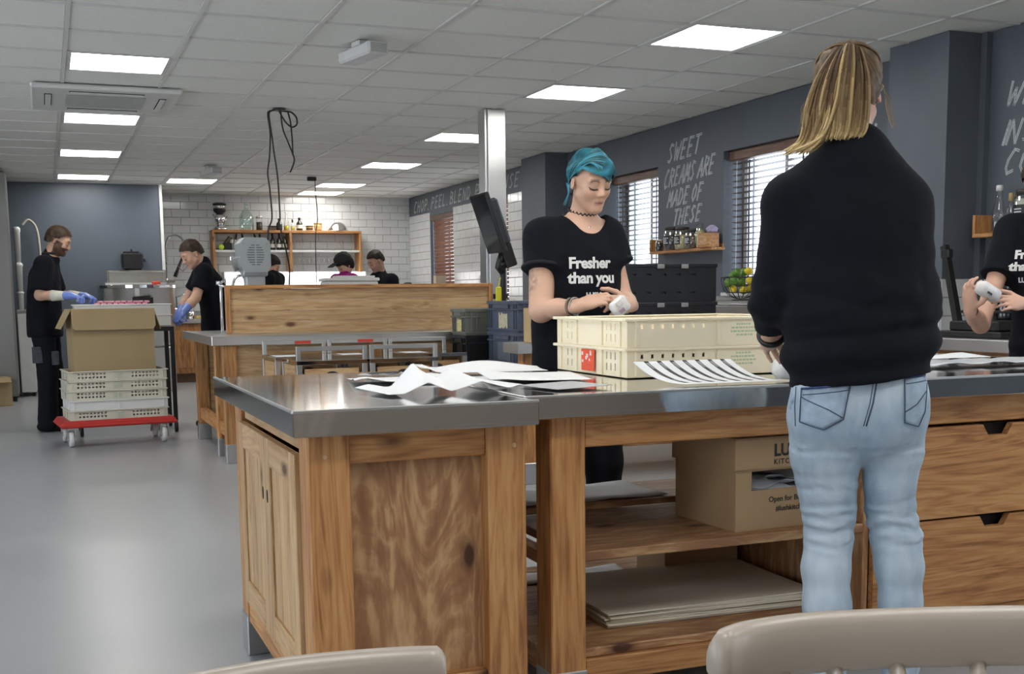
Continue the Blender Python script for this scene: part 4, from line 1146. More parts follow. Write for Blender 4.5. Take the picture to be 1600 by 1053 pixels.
for i in range(5):
    p = Rd @ Vector((.065+.006*math.sin(i*2), .03, 0))
    t = thing('bread_tray', tl[i], 'tray', (.07+p.x, 9.50+p.y, .2055+i*.076), DR, group='trays stacked on the red dolly')
    q = t2 if i == 1 else t1
    part('basket', q[0], None, t); part('rim', q[1], None, t); [part('rib', k_, None, t) for k_ in q[2]]
    if i != 1:
        st = MB()
        for r in range(3): st.box(.335, .40, -.0066, -.006, .02+r*.015, .028+r*.015)
        part('faded_stamp', st, plain('pale_green_print', (.55, .60, .46), .6), t)
m_card2 = plain('buff_cardboard', (0.375, 0.275, 0.145), 0.8, var=.05, scale=4)
p = Rd @ Vector((.12, .05, 0))
t = thing('open_carton', 'big brown cardboard carton with folded flaps on top of the dolly trays', 'box', (.07+p.x, 9.50+p.y, .556), DR)
w, d, h = .61, .40, .50
part('carton_body', MB().box(0, w, 0, .006, 0, h, .001).box(0, w, d-.006, d, 0, h, .001).box(0, .006, .006, d-.006, 0, h, .001).box(w-.006, w, .006, d-.006, 0, h, .001).box(.006, w-.006, .006, d-.006, 0, .006), m_card2, t)
def flap(poly, M, name='flap'): part(name, MB().prism(poly, 0, .005, M), m_card2, t)
flap([(0, 0), (w+.012, 0), (w+.012, -.135), (w-.01, -.165), (.02, -.165), (0, -.14)], Matrix.Translation((-.004, -.004, h+.005)) @ Matrix.Rotation(math.radians(78), 4, 'X'))
flap([(0, 0), (0, d), (-.17, d-.02), (-.17, .02)], Matrix.Translation((0, 0, h+.003)) @ Matrix.Rotation(math.radians(-62), 4, 'Y'))
flap([(0, 0), (0, d), (.17, d-.02), (.17, .02)][::-1], Matrix.Translation((w, 0, h+.003)) @ Matrix.Rotation(math.radians(72), 4, 'Y'))
flap([(0, 0), (w, 0), (w, .18), (0, .18)], Matrix.Translation((0, d, h+.003)) @ Matrix.Rotation(math.radians(-60), 4, 'X'))

# ---- black framed trolley with white trays and pink packs behind the carton
t = thing('tray_trolley', 'black tube frame trolley between the bearded man and the sink man', 'trolley', (.21, 10.24, 0))
s = .035
for (x, y) in ((0, 0), (.76, 0), (0, .52), (.76, .52)):
    l = part('post', MB().box(x, x+s, y, y+s, .10, .90, .003), m_black, t)
    part('castor', smoothed(MB()).lathe([(.01, -.014), (.044, -.014), (.05, -.008), (.05, .008), (.044, .014), (.01, .014)], 20, Matrix.Translation((x+.018, y+.018, .05)) @ Matrix.Rotation(math.pi/2, 4, 'Y')), m_black, l)
part('rail', MB().box(s, .76, 0, s, .865, .90).box(s, .76, .52, .52+s, .865, .90).box(0, s, s, .52, .865, .90).box(.76, .76+s, s, .52, .865, .90), m_black, t)
part('shelf', MB().box(0, .795, 0, .555, .901, .912), m_greyplas, t)
tw = tray(.765, .50, .09, [], slot_holes(.08, 3, .03, .006, (.05,), .012), m_trayw)
tw2 = tray(.765, .50, .09, slot_holes(.70, 3, .022, .004, (.05,), .016), [], m_trayw)
for i in range(2):
    t = thing('white_tray', ['lower white tray on the black trolley, behind the carton', 'upper white tray on the black trolley carrying pink packs'][i], 'tray', (.22, 10.25, .913+i*.0905), 0, 'white trays on the black trolley')
    q = (tw, tw2)[i]
    part('basket', q[0], None, t); part('rim', q[1], None, t)
part('liner', MB().box(.02, .76, .02, .48, .005, .085), m_trayw, t)
m_pink = plain('pink_soap', (0.66, 0.27, 0.34), .5, var=.12, scale=30)
random.seed(5); k = 0
for lay in range(2):
    for i in range(9):
        x = .235+.055+i*.047+.022*lay
        M = Matrix.Rotation(random.uniform(-.06, .06), 4, 'Z')
        t_ = None
        mb = MB().box(-.021, .021, -.06, .06, 0, .016, .004, M=M)
        o = part('pink_bar', mb, m_pink, None, loc=(x+.12, 10.42+.0*i, .913+.1815-.005+lay*.0165+.0005)); tag(o, 'small pink bar in the low pile on the white tray', 'bar', 'pink bars piled on the white tray')

# ---- kettle machine against the blue wall
t = thing('tilting_kettle', 'stainless kettle machine with open lid against the blue wall', 'kettle', (.66, 14.95, 0))
part('pan', smoothed(MB()).lathe([(.40, .55), (.44, .6), (.46, 1.27), (.465, 1.275)], 36, Matrix.Translation((.42, .38, 0))), m_steel_x, t)
part('stand', MB().box(.02, .82, .05, .72, 0, .55, .01), m_steel_z, t)
part('rim', MB().lathe([(.46, 1.268), (.475, 1.275), (.475, 1.31), (.46, 1.315)], 36, Matrix.Translation((.42, .38, 0))), m_chrome, t)
part('lid', MB().box(.09, .76, .40, .44, 1.32, 1.49, .01), plain('lid_grey', (.33, .33, .30), .4, metal=.4), t)
part('lid_frame', MB().box(.075, .775, .385, .40, 1.485, 1.50).box(.075, .09, .385, .40, 1.32, 1.485).box(.76, .775, .385, .40, 1.32, 1.485).box(.075, .775, .385, .40, 1.315, 1.33), m_chrome, t)
part('hinge_bar', MB().box(.05, .78, .36, .384, 1.315, 1.345), m_steel_x, t)
part('red_handle', MB().box(.60, .70, .30, .35, 1.316, 1.36, .008), m_red, t, 'red handle')
part('nameplate', MB().box(.33, .57, -.095, -.08, 1.06, 1.16, .002), m_black, t, 'black control plate')
part('latch', MB().box(.36, .42, -.085, -.04, 1.17, 1.30, .01), m_wplas, t)
t = thing('black_motor', 'black boxy motor unit mounted on the blue wall above the kettle', 'motor', (1.06, 15.66, 1.50))
part('casing', MB().box(-.13, .13, -.16, .06, .02, .22, .02), m_black, t); part('neck', MB().box(-.10, .11, -.10, .08, -.03, .02, .01), m_black, t)
part('top_bracket', MB().box(-.10, .09, -.05, .08, .222, .24, .004).cyl((0, 0, .24), (0, 0, .27), .012, 8), m_black, t); part('dial', MB().lathe([(.02, 0), (.02, .03)], 12, Matrix.Translation((.13, -.05, .13)) @ Matrix.Rotation(math.pi/2, 4, 'Y')), m_black, t)
part('mounting_arm', MB().box(-.05, .05, .06, .089, -.02, .2, .004), m_black, t)

# ---- spray tap over the sink
t = thing('spray_tap', 'chrome pre-rinse spray tap with spring hose in the tiled corner', 'tap', (1.60, 16.92, .862))
sp = part('riser', smoothed(MB()).tube([(0, 0, 0), (0, 0, .78)], .013, 10), m_chrome, t)
arc = [(0, 0, .78), (0.0, -.02, .98), (.03, -.06, 1.10), (.11, -.10, 1.15), (.20, -.14, 1.11), (.26, -.16, .98), (.20, -.17, .82)]
ap = bez(arc, 16)
part('hose', smoothed(MB()).tube(ap, .012, 8), m_greyplas, t)
hx = []
for i, p in enumerate(ap[:-1]):
    q = ap[i+1]; tt = (q-p).normalized(); a = tt.orthogonal().normalized(); b = tt.cross(a)
    for k in range(4):
        w = 2*math.pi*k/4+i*0; hx.append(p+(q-p)*(k/4)+a*.02*math.cos(w)+b*.02*math.sin(w))
part('spring', smoothed(MB()).tube(hx[:160], .0045, 5), m_chrome, t)
part('spray_head', smoothed(MB()).tube([(.20, -.17, .84), (.13, -.18, .68), (.09, -.18, .58)], [.016, .02, .028], 12), m_black, t)
part('trigger', smoothed(MB()).tube(bez([(.14, -.19, .72), (.19, -.2, .66), (.22, -.2, .68), (.27, -.2, .74)], 5), .007, 6), m_greyplas, t)
part('wall_bracket', MB().box(-.05, .10, -.03, .03, .50, .54, .006).cyl((0, 0, .52), (0, .165, .52), .01, 8), m_chrome, t)
part('spout', smoothed(MB()).tube(bez([(0, 0, .40), (.06, -.06, .34), (.12, -.1, .30), (.30, -.12, .40)], 6), .012, 8), m_chrome, t)
part('cross_handle', MB().cyl((.06, -.10, .14), (.16, -.10, .14), .01, 8).cyl((.11, -.15, .14), (.11, -.05, .14), .01, 8).cyl((.11, -.1, .0), (.11, -.1, .30), .014, 8), m_chrome, t)
o = part('yellow_sponge', MB().box(-.09, .09, -.05, .05, 0, .045, .01), plain('yellow_sponge', (.62, .46, .12), .8), None, loc=(2.0, 16.50, .8605)); tag(o, 'yellow sponge on the corner sink counter', 'sponge')
o = part('steel_cup', smoothed(MB()).lathe([(.05, 0), (.055, .10), (.05, .102)], 20), m_chrome, None, loc=(1.84, 16.50, .8605)); tag(o, 'small steel pot beside the yellow sponge', 'pot')

# ---- left edge: tall steel unit, white appliance, tubs, hose, carton
t = thing('steel_cabinet', 'tall stainless cabinet filling the left frame edge', 'cabinet', (-1.15, 14.28, 0))
m_cab = plain('dull_steel', (.30, .30, .29), .42, metal=.85, var=.05, scale=2)
part('body', MB().box(0, .82, .02, .75, .06, 2.56, .006), m_cab, t); part('door', MB().box(.005, .40, 0, .019, .08, 2.55, .004), m_cab, t); part('door', MB().box(.405, .815, 0, .019, .08, 2.55, .004), m_cab, t)
part('door_handle', MB().box(.36, .385, -.03, -.001, 1.0, 1.4, .004), m_chrome, t)
part('foot', MB().box(.02, .06, .05, .09, 0, .06).box(.76, .80, .05, .09, 0, .06).box(.02, .06, .66, .70, 0, .06).box(.76, .80, .66, .70, 0, .06), m_black, t)
t = thing('white_appliance', 'narrow white appliance standing between the steel cabinet and the bearded man', 'appliance', (-.31, 15.0, 0))
part('body', MB().box(0, .17, 0, .6, .05, .99, .008), m_wplas, t); part('lid', MB().box(-.004, .174, -.004, .604, .99, 1.03, .006), m_greyplas, t); part('foot', MB().box(.02, .06, .03, .07, 0, .05).box(.11, .15, .03, .07, 0, .05).box(.02, .06, .5, .55, 0, .05).box(.11, .15, .5, .55, 0, .05), m_black, t)
t = thing('wall_tubes', 'stack of white plastic tubes standing on the white appliance', 'tubes', (-.262, 15.25, 1.0305))
z = 0
for (r, hgt) in ((.036, .22), (.040, .34), (.037, .42)):
    part('tube', smoothed(MB()).lathe([(r*.8, z), (r, z+hgt*.85), (r*1.15, z+hgt*.87), (r*1.15, z+hgt*.95), (r*.7, z+hgt)], 18), m_wplas, t); z += hgt+.001
t = thing('cream_hose', 'cream coloured hose looped beside the white tubes on the blue wall', 'hose', (-.15, 15.62, 1.04))
part('hose', smoothed(MB()).tube(bez([(-.05, .0, 1.02), (.02, 0, 1.08), (.10, 0, 1.0), (.13, 0, .8), (.13, 0, .5), (.11, 0, .35)], 10), .014, 8), plain('hose_cream', (.55, .52, .42), .5), t)
part('hose', smoothed(MB()).tube(bez([(-.02, .0, .42), (.05, 0, .30), (.11, 0, .12), (.09, 0, -.05), (.03, 0, -.12)], 8), .012, 8), plain('hose_buff', (.58, .48, .28), .5), t)
part('bracket', MB().box(.02, .12, -.03, .06, .26, .34, .006).box(.05, .09, .06, .149, .27, .33), m_black, t)
t = thing('floor_carton', 'brown cardboard carton on the floor at the left frame edge', 'box', (-.72, 13.72, 0), math.radians(8))
part('carton_body', MB().box(0, .34, 0, .40, 0, .30, .003), m_card2, t)
M = Matrix.Translation((.34, 0, .30)) @ Matrix.Rotation(math.radians(25), 4, 'Y')
part('flap', MB().box(0, .06, 0, .40, 0, .004, M=M), m_card2, t); part('flap', MB().box(-.02, .33, -.12, .0, .002, .006, M=Matrix.Translation((0, 0, .30)) @ Matrix.Rotation(math.radians(20), 4, 'X')), m_card2, t)
# ================================================================ shelf unit on the tiled wall
t = thing('wall_shelf', 'long pine wall shelf unit with white lower shelf on the tiled back wall', 'shelf', (2.22, 16.78, 0))
SW = 2.13
part('top_board', board(0, SW, 0, .30, 2.055, 2.09), pine('x'), t)
part('lower_board', board(.03, SW-.03, .02, .30, 1.785, 1.812), m_wplas, t, 'white lower board')
for x in (0, 1.075, SW-.035): part('upright', board(x, x+.035, .0, .30, 1.50 if x else 1.50, 2.0545), pine('z'), t)
ST, SL = 2.0905, 1.8125
m_amber = plain('honey', (.50, .29, .06), .3); m_oil = plain('olive_oil', (.46, .46, .02), .25); m_dkglass = plain('dark_bottle_glass', (.018, .022, .016), .12, spec=.6)
m_label = plain('cream_label', (.62, .60, .54), .6); m_gold = plain('gold_lid', (.5, .36, .12), .35, metal=.6); m_brownpot = plain('brown_pot', (.07, .05, .03), .35); m_yellowpot = plain('tan_pot', (.45, .33, .15), .4)
def Lx(x, y=16.93): return (2.22+x, y)
def bottle(name, label, x, y, z, prof, mat, lab=None, cap=None, capmat=None, cat='bottle', group=None, fill=None, fillm=None, labm=None, n=18):
    t = thing(name, label, cat, (x, y, z), random.uniform(0, 6), group)
    part('glass', smoothed(MB()).lathe(prof, n), mat, t)
    if fill:
        k = .94; pf = [(max(r*k, .001), zz+.003) for r, zz in prof if zz+.003 < fill]+[(np.interp(fill, [q[1] for q in prof], [q[0] for q in prof])*k, fill)]
        part('contents', smoothed(MB()).lathe(pf, n), fillm, t)
    if lab:
        r0 = max(p[0] for p in prof)*1.012
        part('label', smoothed(MB()).lathe([(r0, lab[0]), (r0, lab[1])], n, caps=False), labm or m_label, t)
    if cap: part('cap', smoothed(MB()).lathe([(cap[2], cap[0]), (cap[2], cap[1]), (cap[2]*.8, cap[1]+.004)], 16), capmat or m_black, t)
    return t
# coffee grinder
x, y = Lx(.135)
t = thing('coffee_grinder', 'chrome and black coffee grinder on the left end of the shelf top', 'grinder', (x, y, ST))
part('base', smoothed(MB()).lathe([(.10, 0), (.105, .02), (.08, .05), (.05, .07)], 24), m_chrome, t)
part('body', smoothed(MB()).lathe([(.05, .07), (.075, .11), (.085, .17), (.06, .21), (.05, .23)], 24), m_chrome, t)
part('hopper', smoothed(MB()).lathe([(.05, .23), (.085, .26), (.088, .34)], 24), m_black, t)
part('hopper_band', smoothed(MB()).lathe([(.089, .30), (.089, .345)], 24), m_chrome, t)
part('hopper_lid', smoothed(MB()).lathe([(.094, .345), (.094, .37), (.05, .378)], 24), m_black, t)
part('crank', smoothed(MB()).tube(bez([(-.10, 0, .22), (-.06, -.06, .16), (.06, -.06, .14), (.10, 0, .20)], 6), .008, 8), m_chrome, t)
x, y = Lx(.50)
bottle('demijohn', 'big clear glass demijohn on the shelf top', x, y, ST, [(.085, 0), (.10, .02), (.10, .17), (.085, .22), (.04, .28), (.024, .31), (.024, .37), (.03, .38)], glassy('greenish_glass', (.86, .95, .92), .2), cat='demijohn', n=28)
x, y = Lx(.68)
bottle('storage_jar', 'tall clear jar with dark contents right of the demijohn', x, y, ST, [(.045, 0), (.045, .16), (.04, .175)], m_glass, fill=.12, fillm=m_dkglass, cap=(.175, .20, .05), capmat=m_chrome, cat='jar')
x, y = Lx(.86)
t = thing('dark_pot', 'low dark square pot with brown band on the shelf top', 'pot', (x, y, ST)); part('pot', MB().box(-.055, .055, -.05, .05, 0, .055, .008), m_brownpot, t); part('lid', MB().box(-.06, .06, -.055, .055, .0555, .068, .004), m_black, t)
x, y = Lx(.965)
bottle('black_bottle', 'squat black bottle with white print behind the hanging cord', x, y, ST, [(.042, 0), (.042, .10), (.02, .13), (.016, .15)], m_dkglass, lab=(.03, .09), labm=plain('black_label', (.03, .03, .03), .5), cap=(.15, .17, .02))
x, y = Lx(1.065)
bottle('oil_bottle', 'clear swing bottle of yellow green oil on the shelf top', x, y, ST, [(.038, 0), (.038, .13), (.018, .19), (.014, .25)], m_glass, fill=.075, fillm=m_oil, cap=(.25, .265, .017), capmat=m_wplas)
x, y = Lx(1.155)
bottle('oil_bottle', 'small dropper bottle with yellow contents, next to the oil bottle', x, y, ST, [(.026, 0), (.026, .08), (.012, .10), (.010, .12)], m_glass, fill=.06, fillm=m_oil, cap=(.12, .16, .012))
x, y = Lx(1.255)
bottle('black_bottle', 'round shouldered black bottle with pale label, above the middle upright', x, y, ST, [(.044, 0), (.044, .11), (.02, .14), (.015, .16)], m_dkglass, lab=(.035, .085), cap=(.16, .185, .02))
x, y = Lx(1.40)
t = thing('amber_tub', 'small amber tub with black lid on the shelf top', 'tub', (x, y, ST)); part('tub', smoothed(MB()).lathe([(.042, 0), (.05, .06)], 20), m_amber, t); part('lid', smoothed(MB()).lathe([(.054, .0605), (.054, .072), (.05, .075)], 20), m_brownpot, t); part('label', smoothed(MB()).lathe([(.0475, .012), (.0505, .045)], 20, caps=False), m_brownpot, t)
x, y = Lx(1.525)
t = thing('amber_tub', 'taller amber tub with pale lid beside the small amber tub', 'tub', (x, y, ST)); part('tub', smoothed(MB()).lathe([(.05, 0), (.058, .10)], 20), m_amber, t); part('lid', smoothed(MB()).lathe([(.062, .1005), (.062, .115), (.05, .12)], 20), m_yellowpot, t); part('label', smoothed(MB()).lathe([(.0545, .02), (.0585, .07)], 20, caps=False), m_yellowpot, t)
x, y = Lx(1.81)
t = thing('steel_bowl', 'upturned steel mixing bowl on the right end of the shelf top', 'bowl', (x, y, ST))
part('bowl', smoothed(MB()).lathe([(.155, 0), (.15, .02), (.13, .07), (.09, .115), (.04, .135), (.001, .138)], 32), m_chrome, t); part('rim', smoothed(MB()).lathe([(.15, 0), (.162, .002), (.162, .010), (.15, .012)], 32), m_chrome, t)
# lower shelf
x, y = Lx(.10)
t = thing('tool_bucket', 'dark holder with a lime green ended tool on the lower shelf', 'holder', (x+.08, y, SL))
part('holder', MB().box(-.02, .10, -.05, .05, 0, .10, .008), m_black, t); part('barrel', MB().cyl((.0, 0, .06), (.09, 0, .18), .035, 14), m_brownpot, t)
part('lime_end', smoothed(MB()).lathe([(.001, -.02), (.035, -.015), (.04, 0), (.035, .02), (.001, .025)], 18, Matrix.Translation((-.045, -.03, .045)) @ Matrix.Rotation(math.pi/2, 4, 'X')), plain('lime_plastic', (.55, .72, .05), .4), t, 'lime green end')
part('chrome_cap', MB().cyl((.085, -.02, .10), (.10, -.02, .15), .03, 14), m_chrome, t)
for i, (u, a) in enumerate(((.36, 8), (.43, -14), (.60, -18), (.68, -6))):
    x, y = Lx(u, 16.95)
    t = thing('hanging_utensil', ['dark palette knife hanging leftmost under the shelf top', 'dark slanted knife beside the leftmost hanging knife', 'dark slanted knife hanging above the mixer head', 'grey scraper hanging right of the mixer top'][i], 'utensil', (x, y, 2.052))
    M = Matrix.Rotation(math.radians(a), 4, 'Y')
    part('blade', MB().box(-.018, .018, -.002, .002, -.22, -.09, .001, M=M), m_steel_z, t); part('handle', MB().box(-.014, .014, -.008, .008, -.092, -.012, .004, M=M), m_black, t); part('hook', MB().cyl((0, 0, -.02), (0, 0, .003), .004, 6), m_black, t)
for i, u in enumerate((.86, .95, 1.03)):
    x, y = Lx(u, 16.91+.03*(i == 0))
    bottle('wine_bottle', ['dark bottle standing on the lower shelf behind the mixer', 'dark labelled wine bottle on the lower shelf, left of the pair', 'green gold wine bottle on the lower shelf next to the middle upright'][i], x, y, SL, [(.034, 0), (.036, .01), (.036, .13), (.014, .18), (.012, .23)], [m_dkglass, m_dkglass, plain('olive_glass', (.05, .05, .012), .12, spec=.6)][i], lab=(.04, .09), cap=(.20, .236, .0145), capmat=m_gold if i == 2 else m_black, group=None)
gl_prof = [(.028, 0), (.03, .003), (.004, .008), (.004, .06), (.022, .075), (.032, .11), (.028, .15)]
for i, u in enumerate((1.18, 1.27, 1.86)):
    x, y = Lx(u, 16.92)
    t = thing('wine_glass', ['stemmed clear glass just right of the middle upright', 'stemmed clear glass second right of the middle upright', 'clear stemmed glass below the upturned steel bowl'][i], 'glass', (x, y, SL))
    part('bowl', smoothed(MB()).lathe(gl_prof[3:], 20, caps=False), m_glass, t); part('stem', smoothed(MB()).lathe(gl_prof[:4], 16), m_glass, t)
for i in range(12):
    u = 1.16+i*.072+(.0 if i < 6 else .0)
    x, y = Lx(u, 16.90)
    t = thing('hanging_glass', 'clear stemmed glass hanging upside down under the lower shelf', 'glass', (x, y, 1.785), 0, 'glasses hanging under the lower shelf')
    part('bowl', smoothed(MB()).lathe([(r, -.004-zz) for r, zz in gl_prof[3:]][::-1], 16, caps=False), m_glass, t); part('stem', smoothed(MB()).lathe([(r, -.001-zz) for r, zz in gl_prof[:4]][::-1], 12), m_glass, t)
# backlit white panel row under the shelf
m_back = plain('backlit_panel', (1.0, .99, 1.0), .4, var=0, emit=2.6)
t = thing('light_box', 'row of glowing white backlit panels under the shelf unit', 'light', (2.40, 16.93, .8605))
for i in range(7):
    part('panel', MB().box(i*.29+.004, i*.29+.286, 0, .02, .30, .64), m_back, t)
    part('panel_frame', MB().box(i*.29-.003, i*.29+.003, -.004, .03, .30, .56), m_greyplas, t)
part('housing', MB().box(-.02, 2.05, .021, .15, 0, .655, .004), m_wplas, t)
part('plinth', MB().box(-.02, 2.05, -.0, .02, 0, .295, .004), m_wplas, t)
x = 4.55
t = thing('vacuum_flask', 'steel vacuum flask in the tiled corner behind the dark haired man', 'flask', (4.72, 16.72, .8605)); part('body', smoothed(MB()).lathe([(.06, 0), (.062, .46), (.05, .54)], 24), m_chrome, t); part('lid', smoothed(MB()).lathe([(.05, .54), (.05, .59), (.02, .60)], 24), m_black, t); part('handle', MB().box(.06, .09, -.01, .01, .30, .50, .004), m_black, t)
t = thing('black_cup', 'black lidded cup near the tiled corner', 'cup', (4.98, 16.60, .8605)); part('cup', smoothed(MB()).lathe([(.04, 0), (.05, .36), (.045, .40)], 20), m_greyplas, t); part('lid', smoothed(MB()).lathe([(.055, .3), (.065, .42), (.06, .47), (.03, .48)], 20), m_black, t)
t = thing('far_window_counter', 'steel topped counter under the far windows beyond the steel column', 'counter', (4.60, 12.05, 0))
part('steel_top', MB().box(0, .57, 0, 4.2, .81, .86, .004), m_steel_y, t); part('carcass', MB().box(.03, .55, .03, 4.15, .1, .81), ply('y'), t); part('plinth', MB().box(.06, .5, .06, 4.1, 0, .1), m_dark, t)
t = thing('paper_bag', 'crumpled pale paper bag with dark trim on the far counter left of the column', 'bag', (4.85, 14.7, .8605)); 
part('bag', MB().prism([(-.07, -.05), (.07, -.05), (.08, .05), (-.07, .06)], 0, .54), plain('bag_paper', (.55, .44, .32), .8), t); part('dark_trim', MB().box(-.075, .05, -.054, -.050, .30, .42), m_brownpot, t)
t = thing('pale_container', 'pale blue plastic container on the far window counter', 'container', (4.85, 15.3, .8605)); part('container', MB().box(-.15, .15, -.2, .2, 0, .40, .02), plain('pale_blue_plastic', (.5, .58, .68), .4), t); part('lid', MB().box(-.155, .155, -.205, .205, .401, .42, .005), m_wplas, t)

# ================================================================ shelves on the window wall
m_glassjar = glassy('jar_glass', (.95, .97, .95), .3)
m_spice = plain('pale_yellow_powder', (.58, .49, .26), .7); m_sp2 = plain('dark_spice', (.05, .045, .035), .7, var=.3, scale=60); m_sp3 = plain('brown_spice', (.16, .085, .045), .7, var=.25, scale=60); m_salt = plain('white_powder', (.72, .72, .66), .7)
m_jlid = plain('dark_jar_lid', (.05, .045, .035), .4); m_blab = plain('slate_label', (.02, .022, .025), .5)
def wall_shelf(label, ya, yb, z, jars, box=None):
    t = thing('wall_shelf', label, 'shelf', (XR-.13, ya, z))
    L = yb-ya
    part('board', MB().box(0, .129, 0, L, 0, .022, .002), pine('y'), t)
    part('end_board', MB().box(0, .129, L-.02, L, .0225, .13, .002), pine('z'), t); 
    part('lip', MB().box(.115, .129, .02, L-.021, .0225, .05, .002), pine('y'), t)
    return t
wall_shelf('short pine shelf of spice jars under the painted words', 8.27, 9.32, 1.475, None)
JZ = 1.4975
def jar(label, y, r, h, fm, lab=True, fill=.85, lidm=m_jlid, x=5.085, z=JZ):
    t = thing('spice_jar', label, 'jar', (x, y, z), 0)
    part('glass', smoothed(MB()).lathe([(r*.92, 0), (r, .01), (r, h*.80), (r*.86, h*.86), (r*.84, h*.88)], 22), m_glassjar, t)
    part('contents', smoothed(MB()).lathe([(r*.88, .004), (r*.95, .012), (r*.95, h*.78*fill)], 22), fm, t)
    part('lid', smoothed(MB()).lathe([(r*.90, h*.88), (r*.90, h*.985), (r*.80, h)], 22), lidm, t)
    if lab:
        lb = MB(); n = 9
        vs = []
        for k in range(n):
            a = math.pi+(-.75+1.5*k/(n-1)); vs.append((a))
        for a, b in zip(vs[:-1], vs[1:]):
            R1, R2 = r*1.006, r*1.03
            q = [(R*math.cos(w), R*math.sin(w)) for R, w in ((R1, a), (R2, a), (R2, b), (R1, b))]
            lb.prism(q, h*.22, h*.62)
        lo = part('label', lb, m_blab, t)
        sc = MB()
        for j in range(4):
            wv = .3+.35*random.random()
            for k in range(5):
                a = math.pi-wv+2*wv*k/5; b = a+2*wv/5*.8
                q = [(R*math.cos(w), R*math.sin(w)) for R, w in ((r*1.031, a), (r*1.042, a), (r*1.042, b), (r*1.031, b))]
                sc.prism(q, h*(.29+.07*j), h*(.32+.07*j))
        part('label_print', sc, m_paper, lo)
    return t
jar('small clear bottle at the left end of the spice shelf', 9.20, .036, .105, m_sp2, lab=False, lidm=m_wplas)
jar('tall dark labelled jar, biggest on the spice shelf', 8.98, .070, .200, m_sp2)
jar('jar of pale yellow powder second from the left on the spice shelf', 8.80, .066, .188, m_spice)
jar('jar of brown spice with star labels in the middle of the spice shelf', 8.63, .064, .162, m_sp3)
t = thing('spice_bag', 'clear bag of pale roots standing by the wooden block on the spice shelf', 'bag', (5.085, 8.50, JZ))
part('bag', smoothed(MB()).lathe([(.035, 0), (.045, .04), (.05, .11), (.035, .16), (.02, .20)], 16), m_glassjar, t); part('roots', smoothed(MB()).lathe([(.03, .005), (.04, .05), (.042, .12), (.02, .15)], 12), m_spice, t)
t = thing('wooden_block', 'small pine box end on the right of the spice shelf', 'block', (5.075, 8.36, JZ)); part('block', MB().box(-.05, .05, -.085, .085, 0, .115, .003), pine('y'), t); part('inset', MB().box(-.0505, -.05, -.05, .05, .02, .095), pale('y'), t)
o = part('lilac_flowers', smoothed(MB()).lathe([(.001, 0), (.04, .005), (.05, .035), (.02, .06), (.001, .065)], 14), plain('lilac_petal', (.42, .36, .52), .7, var=.3, scale=60, bump=.5), None, loc=(4.99+.0, 8.30, 1.4975) if False else (5.0-.0+.072, 8.30, JZ+.1155)); tag(o, 'small lilac bunch resting on the wooden block', 'flowers')
t = thing('wall_socket', 'grey wall socket below the spice shelf', 'socket', (XR-.0, 8.62, 1.31)); part('plate', MB().box(-.022, -.001, -.075, .075, -.045, .045, .004), m_greyplas, t); part('plug', MB().box(-.055, -.0225, -.03, .02, -.03, .02, .006), m_black, t)
wall_shelf('right hand pine shelf with the glass bottle, cut by the right frame edge', 4.70, 5.395, 1.425, None)
JZ2 = 1.4475
bottle('swing_bottle', 'empty clear swing top bottle with white stopper on the right hand shelf', 5.09, 5.235, JZ2, [(.036, 0), (.038, .01), (.038, .10), (.032, .13), (.020, .19), (.016, .235)], m_glass, cap=(.235, .262, .019), capmat=m_wplas)
bottle('cork_bottle', 'small corked bottle with grey label beside the white powder jar', 5.08, 5.135, JZ2, [(.026, 0), (.026, .11), (.012, .14), (.011, .17)], m_glass, lab=(.02, .10), labm=plain('grey_label', (.14, .15, .16), .6), cap=(.17, .21, .015), capmat=m_yellowpot)
jar('big glass jar of white powder with black label on the right hand shelf', 5.02, .072, .225, m_salt, fill=.98, z=JZ2, x=5.085)
jar('second jar of white powder partly outside the right frame edge', 4.86, .06, .16, m_salt, lab=False, z=JZ2, x=5.085)
# raised steel shelf, sill and fruit basket by the near window
t = thing('raised_steel_shelf', 'low steel riser shelf on the window counter below the fruit basket', 'shelf', (4.60, 6.35, .8655))
part('shelf', MB().box(0, .30, 0, 2.0, .10, .165, .004), m_steel_y, t); part('back_ledge', MB().box(.301, .57, 0, 2.0, .165, .2, .004), m_steel_y, t)
for y in (.05, 1.9): part('leg', MB().box(.02, .06, y, y+.04, 0, .0995), m_steel_z, t); part('leg', MB().box(.50, .54, y, y+.04, 0, .1645), m_steel_z, t)
o = part('white_cloth', smoothed(MB()).sheet([[(-.1+.2*i/5, -.5+1.0*j/10, .002+.01*abs(math.sin(j*1.7+i))) for i in range(6)] for j in range(11)], .002), m_paper, None, loc=(4.74, 7.0, 1.0315)); tag(o, 'crumpled white paper lying along the steel riser shelf', 'paper')
t = thing('wire_basket', 'round black wire basket holding limes and lemons', 'basket', (5.03, 7.80, 1.066))
R0 = .155
for k in range(16):
    a = 2*math.pi*k/16
    part('wire', MB().tube([(R0*math.sin(b)*math.cos(a), R0*math.sin(b)*math.sin(a), .165-R0*math.cos(b)) for b in [1.65*i/7 for i in range(8)]], .0022, 5), m_black, t)
for zz, rr in ((.178, .156), (.06, .115)): part('wire_ring', smoothed(MB()).tube([(rr*math.cos(2*math.pi*k/28), rr*math.sin(2*math.pi*k/28), zz) for k in range(28)], .004, 6, closed=True), m_black, t)
part('foot_ring', smoothed(MB()).tube([(.07*math.cos(2*math.pi*k/20), .07*math.sin(2*math.pi*k/20), .004) for k in range(20)], .004, 6, closed=True), m_black, t)
m_lime = plain('lime_peel', (.10, .23, .025), .4, var=.3, scale=20, bump=.1); m_lemon = plain('lemon_peel', (.72, .53, .03), .4, var=.1, scale=20, bump=.1); m_stem = plain('stem', (.12, .12, .04), .7)
